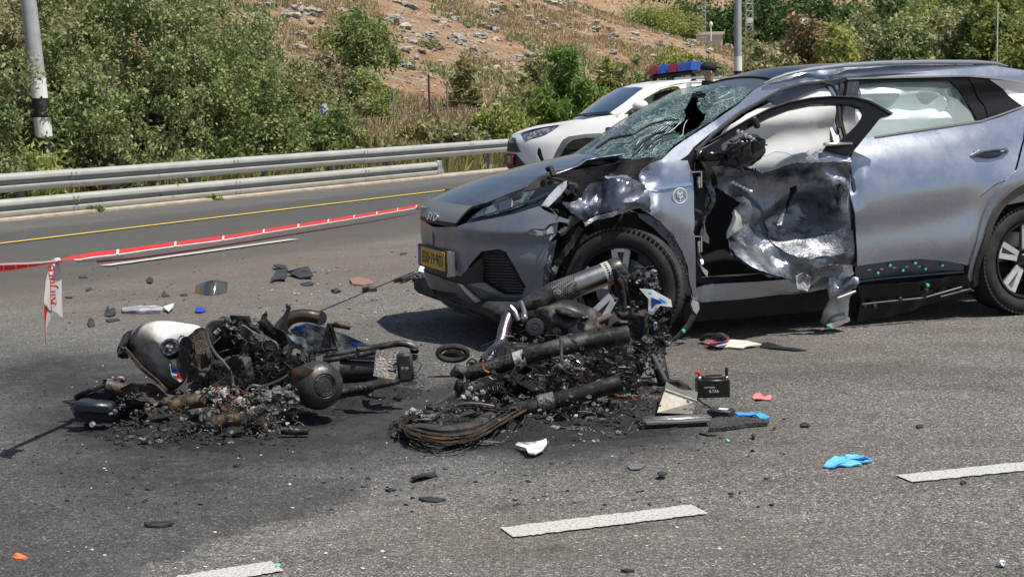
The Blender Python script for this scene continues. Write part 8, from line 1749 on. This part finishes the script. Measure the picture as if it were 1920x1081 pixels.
pcs = [([(507, 527, .03), (517, 508, .08), (535, 505, .08), (530, 498, .06), (514, 499, .05), (512, 496, .05), (535, 497, .05), (540, 507, .08), (578, 500, .08), (587, 517, .05), (574, 521, .02), (562, 521, .02), (556, 508, .07), (540, 510, .06), (535, 524, .03), (520, 525, .02)], 'large black moulded panel with a notch lying behind the motorcycles', .02),
       ([(563, 531), (580, 527), (590, 530), (586, 534), (570, 535)], 'flat black scrap just below the notched black panel', .01), ([(620, 543), (634, 541), (640, 546), (628, 549)], 'small black lump between the panel and the brick-red scrap', .03),
       ([(274, 524), (283, 521), (288, 526), (284, 531), (276, 530)], 'little black lump left of the visor', .04), ([(303, 553), (308, 545), (312, 551), (318, 554), (306, 556)], 'spiky black scrap below the left lump', .04), ([(338, 551), (350, 550), (352, 553), (340, 554)], 'thin black sliver left of the visor', .01),
       ([(195, 590), (202, 576), (206, 584), (216, 580), (218, 590), (205, 593)], 'jagged black scrap left of the fairing strip', .05), ([(198, 600), (220, 597), (225, 599), (204, 603)], 'black sliver below the jagged scrap', .01), ([(165, 606), (171, 597), (176, 603), (178, 610), (167, 612)], 'round black lump near the dangling tape', .05),
       ([(147, 518), (160, 517), (164, 520), (150, 521)], 'small black chip right of the tape knot', .01), ([(160, 543), (170, 539), (172, 542), (163, 545)], 'black chip below the tape knot level', .02), ([(122, 556), (136, 555), (136, 558), (124, 558)], 'thin black chip right of the dangling tape', .01),
       ([(750, 475), (762, 473), (763, 475), (751, 477)], 'small black sliver near the car number plate', .01), ([(770, 900), (790, 886), (818, 884), (819, 890), (800, 897), (778, 902)], 'charred curved piece alone on the road below the right motorcycle', .05), ([(270, 980), (290, 977), (318, 977), (326, 982), (300, 986), (275, 985)], 'flat black piece on the dark road at the lower left', .015),
       ([(1232, 892), (1240, 888), (1251, 891), (1248, 895), (1236, 896)], 'small dark lump on the road right of the stained dash', .03), ([(1500, 796), (1508, 793), (1520, 796), (1516, 799), (1504, 799)], 'black chip on the bare road right of the battery', .02), ([(1717, 798), (1728, 796), (1731, 799), (1722, 801)], 'black chip far right on the bare road', .02),
       ([(1310, 811), (1325, 811), (1343, 815), (1326, 815)], 'black stick below the burnt strip', .01), ([(1408, 818), (1412, 816), (1417, 819), (1414, 822)], 'tiny dark cube right of the black stick', .02), ([(785, 932), (805, 930), (836, 934), (820, 939), (792, 937)], 'crumbled black patch of burnt bits on the road', .01), ([(1800, 903), (1806, 901), (1812, 903), (1804, 906)], 'dark speck beside the right white dash', .01),
       ([(722, 917), (732, 915), (743, 917), (730, 919)], 'short black sliver left of the crumbled patch', .01), ([(1164, 1068), (1176, 1066), (1190, 1068), (1176, 1070)], 'black sliver near the bottom edge of the photo', .01)]
for k, (pt_, lb, am) in enumerate(pcs): gsheet('black_scrap', lb, 'plastic scrap', pt_, BLK, .012, .008, am, k + 5)
gsheet('brown_scrap', 'brick-red torn scrap on the road left of the car nose', 'scrap', [(655, 524), (672, 521), (690, 523), (702, 530), (680, 534), (660, 532)], mat('brick_scrap', (.24, .13, .10), .7), .015, .008, .03, 33)
mb = MB(); q = gp(693, 542, .018); mb.rbox(q, (.11, .06, .035), .006, Matrix.Rotation(.1, 3, 'Z')); mb.build('black_box', BLK, label='small black box next to the brick-red scrap', cat='box')
# long black strut behind the bikes ending at the car nose, with a white clip
mb = MB(); mb.tube([gp(740, 526, .02), gp(752, 524, .03), gp(765, 519, .035), gp(775, 514, .03)], [.015, .02, .018, .012], 8); st_ = thing('broken_strut', 'black broken strut lying by the number plate corner of the car', 'car part', gp(765, 524)); mb.build('strut', BLK, st_)
mb = MB(); mb.blob(gp(786, 520, .03), (.06, .05, .03), 3, .3, 2, 3); mb.build('strut_foot', BLK, st_)
gsheet('white_scrap', 'white plastic cap beside the broken strut under the car nose', 'plastic cap', [(784, 508, .06), (790, 494, .10), (797, 497, .1), (797, 511, .04)], WPL, .03, .01, .01, 9)
mb = MB(); mb.blob(gp(779, 510, .015), (.008, .008, .008), 1, .1); mb.build('green_clip', CLIP, label='green plastic clip beside the broken strut', cat='clip')
# white shard in front of the right motorcycle
W = [(966, 833, .03), (972, 828, .05), (985, 829, .06), (1000, 828, .06), (1014, 826, .07), (1024, 822, .09), (1026, 830, .07), (1018, 842, .04), (1002, 851, .03), (990, 848, .04), (986, 840, .05)]
gsheet('white_fairing_shard', 'white fairing shard with grey smears lying before the right motorcycle', 'fairing shard', W, mat('smeared_white_plastic', (.70, .70, .68), .45, col2=(.22, .22, .21), ns=22, lo=.56, hi=.62, detail=8), .03, .006, .006, 21)
# panel with red and blue stripes, black ring behind it
gsheet('striped_side_panel', 'cream side panel with red and blue stripes in front of the car sill', 'side panel', [(1322, 642, .045), (1345, 637, .06), (1372, 636, .06), (1400, 638, .05), (1428, 645, .03), (1400, 648, .03), (1391, 652, .02), (1365, 650, .02), (1344, 649, .03)], mat('cream_panel', (.55, .51, .40), .5, col2=(.62, .60, .55), ns=5), .03, .006, .004, 22)
gsheet('red_stripe', 'red stripe of the cream side panel', 'side panel', [(1324, 641, .062), (1345, 636, .075), (1370, 635.5, .075), (1350, 640, .07), (1335, 643, .065)], mat('label_red2', (.62, .05, .03), .45), .03, .003, .001, 23)
gsheet('blue_stripe', 'blue stripe of the cream side panel', 'side panel', [(1330, 643.5, .068), (1352, 640, .074), (1368, 637.5, .076), (1356, 643, .07), (1338, 645, .064)], mat('tank_blue', (.01, .035, .22), .35), .03, .003, .001, 24)
mb = MB(); W = [gp(x, y - 5, h_) for x, y, h_ in ((1316, 641, .02), (1325, 634, .05), (1340, 633, .06), (1352, 632, .08), (1362, 637, .05))]; mb.tube(smooth_pts(W, 4), .02, 8, flat=.6); mb.build('black_loop', BLK, label='black plastic loop behind the striped side panel', cat='plastic loop')
gsheet('dark_tail_strip', 'thin dark strip trailing right of the striped side panel', 'plastic strip', [(1428, 642), (1440, 641), (1472, 650), (1512, 656), (1490, 657), (1445, 653), (1425, 650)], mat('blue_black_case', (.02, .026, .034), .35, .2), .01, .006, .01, 25)
# battery
q0 = gp(1338, 745); bt = thing('battery', 'black motorcycle battery with red cable standing on the road', 'battery', q0); sB = F / q0.y; Wd = 62 / sB; Hd = 34 / sB
rb = Matrix.Rotation(R(2), 3, 'Z'); c = q0 + Vector((0, .045, Hd / 2))
MB().rbox(c, (Wd, .088, Hd), .004, rb).build('case', mat('battery_black', (.012, .012, .013), .35), bt)
MB().rbox(c + Vector((0, 0, Hd / 2 + .004)), (Wd * .6, .05, .014), .003, rb).build('lid', BLACKP_, bt)
for sx, nm in ((-1, 'terminal'), (1, 'terminal')): MB().rbox(c + Vector((sx * Wd * .42, -.02, Hd / 2 + .004)), (.018, .018, .018), .003, rb).build(nm, ALU, bt)
MB().tube(smooth_pts([c + Vector((-Wd * .42, -.02, Hd / 2 + .01)), c + Vector((-Wd * .43, -.02, Hd / 2 + .03)), c + Vector((-Wd * .50, -.02, Hd / 2 + .036)), c + Vector((-Wd * .56, -.02, Hd / 2 + .034))], 4), .007, 8).build('red_cable', mat('red_cable', (.55, .03, .03), .45), bt)
MB().tube([c + Vector((Wd * .42, -.02, Hd / 2 + .01)), c + Vector((Wd * .42, -.02, Hd / 2 + .04)), c + Vector((Wd * .43, -.02, Hd / 2 + .055))], [.006, .009, .007], 8).build('black_cable', BLACKP_, bt)
MB().tube([c + Vector((-Wd * .2, 0, Hd / 2 + .014)), c + Vector((Wd * .3, .01, Hd / 2 + .016))], .003, 5).build('brown_strap', WIRE, bt)
lt = mat('white_print', (.72, .72, .70), .5)
text_on('print_large', '0.7Ah', .020, c + Vector((.002, -.0455, -.012)), (1, .03, 0), (0, 0, 1), lt, bt, .0005); text_on('print_small', '12V YTZ7S', .011, c + Vector((-.02, -.0455, .006)), (1, .03, 0), (0, 0, 1), lt, bt, .0005)
# control unit, long plate, black burnt strip
rz_ = Matrix.Rotation(-.45, 3, 'Z'); q1 = gp(1352, 773, .02); cu_ = thing('control_unit', 'small black electronic box with a white sticker beside the battery', 'electronic box', gp(1352, 776)); MB().rbox(q1, (.11, .08, .035), .006, rz_).build('box', BLACKP_, cu_); MB().rbox(q1 + Vector((.008, -.012, .019)), (.042, .032, .003), .001, rz_).build('sticker', mat('label_white', (.42, .41, .40), .45) if 0 else WPL, cu_)
cable('loose_wires', [(1306, 745), (1318, 755), (1330, 762), (1342, 766)], .004, CH, cu_, 7.3)
lpz = thing('metal_plate', 'long flat metal bar with bright edge lying below the alloy box', 'metal bar', gp(1265, 800)); a_, b_ = gp(1205, 788, .035), gp(1334, 782, .035)
cdir = (b_ - a_).normalized(); nd = Vector((-cdir.y, cdir.x, 0)); RM = Matrix((cdir, nd, Vector((0, 0, 1)))).transposed()
MB().rbox((a_ + b_) / 2 + nd * .02, ((b_ - a_).length, .06, .012), .003, RM).build('bright_edge', ALU, lpz); MB().rbox((a_ + b_) / 2 - nd * .012 + Vector((0, 0, -.010)), ((b_ - a_).length * .94, .03, .014), .003, RM).build('grey_flange', mat('matt_grey', (.12, .12, .125), .6), lpz); MB().rbox((a_ + b_) / 2 - nd * .0 + Vector((-.02, .0, -.022)), ((b_ - a_).length * .96, .05, .02), .003, RM).build('black_base', CH, lpz)
gsheet('burnt_strip', 'rough black burnt strip ending beside the blue glove', 'burnt strip', [(1330, 805), (1334, 786), (1350, 780), (1400, 781), (1442, 787), (1438, 794), (1400, 797), (1360, 803)], mat('rough_char', (.028, .028, .028), .9, col2=(.07, .07, .07), ns=50, bump=1, bs=90), .02, .015, .02, 26)
# gloves and cloth
def glove(label, pts, m, seed, am=.03, cat='glove', nm='glove'): return gsheet(nm, label, cat, pts, m, .006, .005, am, seed, fr=22)
BG = mat('blue_nitrile', (.10, .42, .80), .5, col2=(.16, .55, .90), ns=14, lo=.4, hi=.6, sub=.1); 
glove('light blue rubber glove lying crumpled on the bare road at right', [(1545, 875, .01), (1552, 865, .03), (1566, 856, .05), (1582, 855, .05), (1584, 852, .06), (1606, 851, .06), (1622, 857, .05), (1637, 860, .02), (1627, 866, .015), (1610, 866, .02), (1616, 871, .01), (1596, 873, .01), (1570, 874, .01), (1562, 877, .006)], BG, 41, .02)
glove('blue rubber glove draped at the end of the burnt strip', [(1377, 776, .02), (1390, 774, .03), (1410, 772, .03), (1425, 775, .03), (1444, 780, .015), (1440, 784, .01), (1428, 785, .01), (1418, 780, .02), (1400, 778, .02), (1385, 779, .02)], mat('deep_blue_nitrile', (.04, .30, .78), .5), 42, .02)
glove('small pink cloth scrap on the road right of the battery', [(1411, 746), (1416, 740, .03), (1424, 738, .04), (1432, 742, .03), (1447, 743, .02), (1445, 749), (1430, 749), (1418, 750)], mat('pink_cloth', (.70, .22, .22), .8), 43, .02, 'cloth scrap', 'cloth_scrap')
gsheet('orange_marker', 'small orange plastic clip at the lower left of the road', 'plastic clip', [(23, 1043, .01), (28, 1036, .03), (34, 1035, .03), (51, 1043, .01), (46, 1046, .006), (30, 1046, .006)], mat('orange_plastic', (.80, .16, .06), .45), .01, .006, .004, 44)
mb = MB(); mb.blob(gp(1877, 1055, .012), (.013, .011, .010), 5, .4, 2, 3); mb.build('foil_ball', mat('foil', (.6, .62, .65), .3, .7), label='crumpled foil ball near the bottom right corner', cat='foil ball')
gsheet('clear_scrap', 'grey translucent plastic scrap between the bike and the dash', 'plastic scrap', [(1176, 874), (1190, 867), (1212, 869), (1200, 879), (1182, 879)], mat('grey_clear', (.15, .16, .17), .3), .008, .003, .012, 45)
for p, lb in (((1364, 828), 'green clip on the road below the burnt strip'), ((520, 1062), 'green clip on the end of the nearest white dash'), ((860, 358), '')):
    if lb: mb = MB(); mb.lathe([(0, .012), (.008, .010), (.009, 0)], gp(*p, .002), (.3, -.4, 1), 10); mb.build('green_clip', CLIP, label=lb, cat='clip')
# fine gravel and crumbs
def crumbs(name, label, m, n, reg, size, seed, flat=.6):
    r = np.random.default_rng(seed); px = r.uniform(reg[0], reg[1], n); py = r.uniform(reg[2], reg[3], n); P = []
    P = np.array([tuple(gp(a, b_)) for a, b_ in zip(px, py)]); bv, bf = ICO[0]; bv, bf = np.array(bv), np.array(bf); s = size * (.4 + r.random(n) ** 3 * 1.8)
    V = bv[None] * (1 + .4 * r.normal(0, 1, (n, 12, 1)).clip(-1, 1)) * s[:, None, None] * np.array([1.3, 1, flat]); V = V + P[:, None] + np.array([0, 0, .002])
    o = link(name, np_mesh(name, V.reshape(-1, 3), (bf[None] + 12 * np.arange(n)[:, None, None]).reshape(-1, 3)), m); props(o, label, 'crumbs', kind='stuff')
crumbs('dark_crumbs', 'dark crumbs of plastic scattered on the road behind the motorcycles', BLK, 300, (120, 800, 470, 620), .0055, 1)
crumbs('pale_crumbs', 'pale glass and ash crumbs scattered over the road', mat('pale_crumb', (.55, .55, .52), .5), 560, (120, 1500, 480, 1070), .0026, 2)
crumbs('black_crumbs', 'burnt crumbs scattered around the two motorcycles', CH, 800, (60, 1500, 700, 960), .0042, 3)
crumbs('glass_crumbs', 'bright glass crumbs on the road near the car nose', mat('pale_crumb', (.55, .55, .52), .5), 240, (480, 800, 500, 600), .0032, 4)
crumbs('kerb_gravel', 'gravel and earth crumbs along the kerb', mat('gravel', (.26, .21, .16), .9, island=.4), 1500, (-20, 960, 330, 440), .012, 5) if 0 else None
# ---- barrier tape
TW_ = mat('tape_white', (.72, .70, .70), .5, sub=.2); TR = mat('tape_red', (.66, .035, .03), .45, sub=.2); TRD = mat('tape_dark_print', (.05, .01, .01), .6)
tape = thing('barrier_tape', 'red and white barrier tape stretched across the road with a dangling torn end', 'barrier tape', gp(105, 903))
def YT(px): return 2.995 / (.18 - (px - 960) / F)
def tpt(px, py): return at(px, py, YT(px))
TOPL = [(105, 489), (125, 482), (150, 477), (180, 472), (220, 468), (270, 461), (330, 453), (420, 442), (500, 429), (590, 415), (680, 401), (760, 388), (835, 375), (900, 366)]
def wid(px): return (8.6 - 4.6 * (px - 105) / 730) if px > 150 else 1.5 + (px - 105) / 45 * 6.8
def strip(name, top, bot, m, par, back=.0, th=.0015):
    V = []; Fs = []
    for a, b_ in zip(top, bot): V += [a + Vector((0, back, 0)), b_ + Vector((0, back, 0))]
    n = len(top)
    for i in range(n - 1): Fs.append((2 * i, 2 * i + 1, 2 * i + 3, 2 * i + 2))
    q = len(V); V += [v + Vector((0, th, 0)) for v in V]; Fs += [tuple(x + q for x in f)[::-1] for f in Fs]; Fs += [(2 * i, 2 * i + 2, 2 * i + 2 + q, 2 * i + q) for i in range(n - 1)] + [(2 * i + 1, 2 * i + 1 + q, 2 * i + 3 + q, 2 * i + 3) for i in range(n - 1)]
    return MB().add(V, Fs).build(name, m, par, ang=60)
tp = smooth_pts([Vector((a, b_, 0)) for a, b_ in TOPL], 4)
rt = [tpt(p.x, p.y) for p in tp]; rb_ = [at(p.x, p.y + wid(p.x), YT(p.x) - .06) for p in tp]; wb2 = [at(p.x, p.y + wid(p.x) + 1.9 * (p.x > 140), YT(p.x) - .065) for p in tp]
red = strip('red_band', rt, rb_, TR, tape); strip('white_edge', rb_, wb2, TW_, tape)
fold = [(180, 489), (260, 482), (360, 468), (470, 451), (600, 430), (700, 414), (800, 396)]; fp_ = [tpt(*p) for p in fold]; fb_ = [tpt(p[0], p[1] + 4 - i * .4) for i, p in enumerate(fold)]; strip('folded_red_edge', fp_, fb_, mat('tape_faded_red', (.45, .08, .08), .6), tape, .006)
strip('folded_white_edge', [tpt(*p) for p in ((142, 488), (170, 487), (200, 484), (232, 480))], [tpt(*p) for p in ((142, 492), (165, 491), (200, 487), (232, 482))], TW_, tape, .004)
for px in (221, 329, 419, 495, 560, 616, 664, 707, 746, 781):
    y = np.interp(px, [p[0] for p in TOPL], [p[1] for p in TOPL]); w = 4.5 * (1 - (px - 221) / 900); yb = y + wid(px) + .6
    ta = lambda a, b_, k: at(a, b_, YT(a) - k); V = [ta(px - w / 2, y - .2, .005), ta(px + w / 2, y - .6, .005), ta(px + w / 2 - 1, yb, .069), ta(px - w / 2 - 1, yb + .3, .069)]; MB().prism(V, (0, .002, 0)).build('white_bar', TW_, red, smooth=False)
MB().blob(tpt(107, 489), (.016, .014, .012), 3, .4, 3, 3).build('knot', TW_, tape)
# left part, twisted, with dark print
LT = [(104, 490), (80, 493), (50, 495), (20, 496), (-30, 498), (-120, 500)]; LB_ = [(104, 492), (80, 497), (50, 502), (20, 507), (-30, 511), (-120, 516)]
lr = strip('red_band_left', [tpt(*p) for p in LT], [tpt(*p) for p in LB_], TR, tape); strip('white_fold_left', [tpt(p[0], p[1] - 3) for p in LT], [tpt(p[0], p[1] + 0.5) for p in LT], TW_, tape, .003)
mb = MB(); r_ = random.Random(5)
for k in range(26):
    x = 96 - k * 3.8; y0 = np.interp(-x, [-p[0] for p in LT], [p[1] for p in LT]) + 1; y1 = np.interp(-x, [-p[0] for p in LB_], [p[1] for p in LB_]) - 1.2
    if k % 6 == 5: continue
    mb.prism([tpt(x, y0) - Vector((0, .003, 0)), tpt(x - 2.4, y0 + .3) - Vector((0, .003, 0)), tpt(x - 2.4, y1) - Vector((0, .003, 0)), tpt(x, y1 - r_.uniform(0, 2)) - Vector((0, .003, 0))], (0, .001, 0))
mb.build('dark_print', TRD, lr, kind='stuff')
# dangling end: gathered sheet
def zt(x, y): return (x / 4.504, 440 + y / 4.504)
dl = [zt(*p) for p in ((460, 235), (420, 275), (398, 320), (378, 400), (372, 480), (364, 560), (372, 590), (392, 612))]; dr_ = [zt(*p) for p in ((490, 238), (505, 300), (520, 360), (526, 430), (527, 500), (529, 560), (531, 620), (533, 695))]
NN = 8; V = []; Fs = []
rows = 16
for i in range(rows + 1):
    t = i / rows; a = np.array([np.interp(t, np.linspace(0, 1, 8), [p[k] for p in dl]) for k in (0, 1)]); b_ = np.array([np.interp(t, np.linspace(0, 1, 8), [p[k] for p in dr_]) for k in (0, 1)])
    for j in range(NN + 1):
        s_ = j / NN; p = a + (b_ - a) * s_
        if i == rows: p = p + np.array([0, [0, 2, 1, 3, 4, 6, 7, 4, 0][j]]) * 0
        q = tpt(float(p[0]), float(p[1])); V.append(q + Vector((0, .012 * math.sin(s_ * 9 + t * 3), 0)))
for i in range(rows):
    for j in range(NN): Fs.append((i * (NN + 1) + j, (i + 1) * (NN + 1) + j, (i + 1) * (NN + 1) + j + 1, i * (NN + 1) + j + 1))
q = len(V); V += [v + Vector((0, .0015, 0)) for v in V]; Fs += [tuple(x + q for x in f)[::-1] for f in Fs]
dang = MB().add(V, Fs).build('dangling_end', TW_, tape, ang=60)
ca = tpt(*zt(440, 420)); xd_ = (tpt(*zt(438, 300)) - tpt(*zt(446, 500))).normalized(); text_on('tape_lettering', 'KirJure', .115 * .52, ca - Vector((0, .022, 0)), xd_, Vector((-xd_.z, 0, xd_.x)), mat('red_print', (.70, .08, .06), .5), dang, .0005, .95, .001)
cR = tpt(*zt(447, 560)) - Vector((0, .022, 0)); mb = MB(); mb.tube([cR + Vector((math.cos(t) * .020, 0, math.sin(t) * .020)) for t in np.linspace(0, 6.283, 24)], .0014, 4, caps=False); mb.prism([cR + Vector((-.012, 0, .006)), cR + Vector((.012, 0, -.002)), cR + Vector((-.002, 0, -.010))], (0, .001, 0)); mb.build('round_mark', mat('red_print', (.70, .08, .06), .5), dang)
strip('red_tail', [tpt(*zt(*p)) for p in ((368, 590), (366, 660), (370, 740), (372, 830), (376, 925))], [tpt(*zt(*p)) for p in ((400, 610), (388, 670), (380, 745), (378, 830), (380, 925))], TR, dang, .01)
strip('white_tail', [tpt(*zt(*p)) for p in ((392, 605), (385, 680), (378, 760), (374, 830))], [tpt(*zt(*p)) for p in ((445, 620), (435, 690), (395, 760), (376, 830))], TW_, dang, .012)
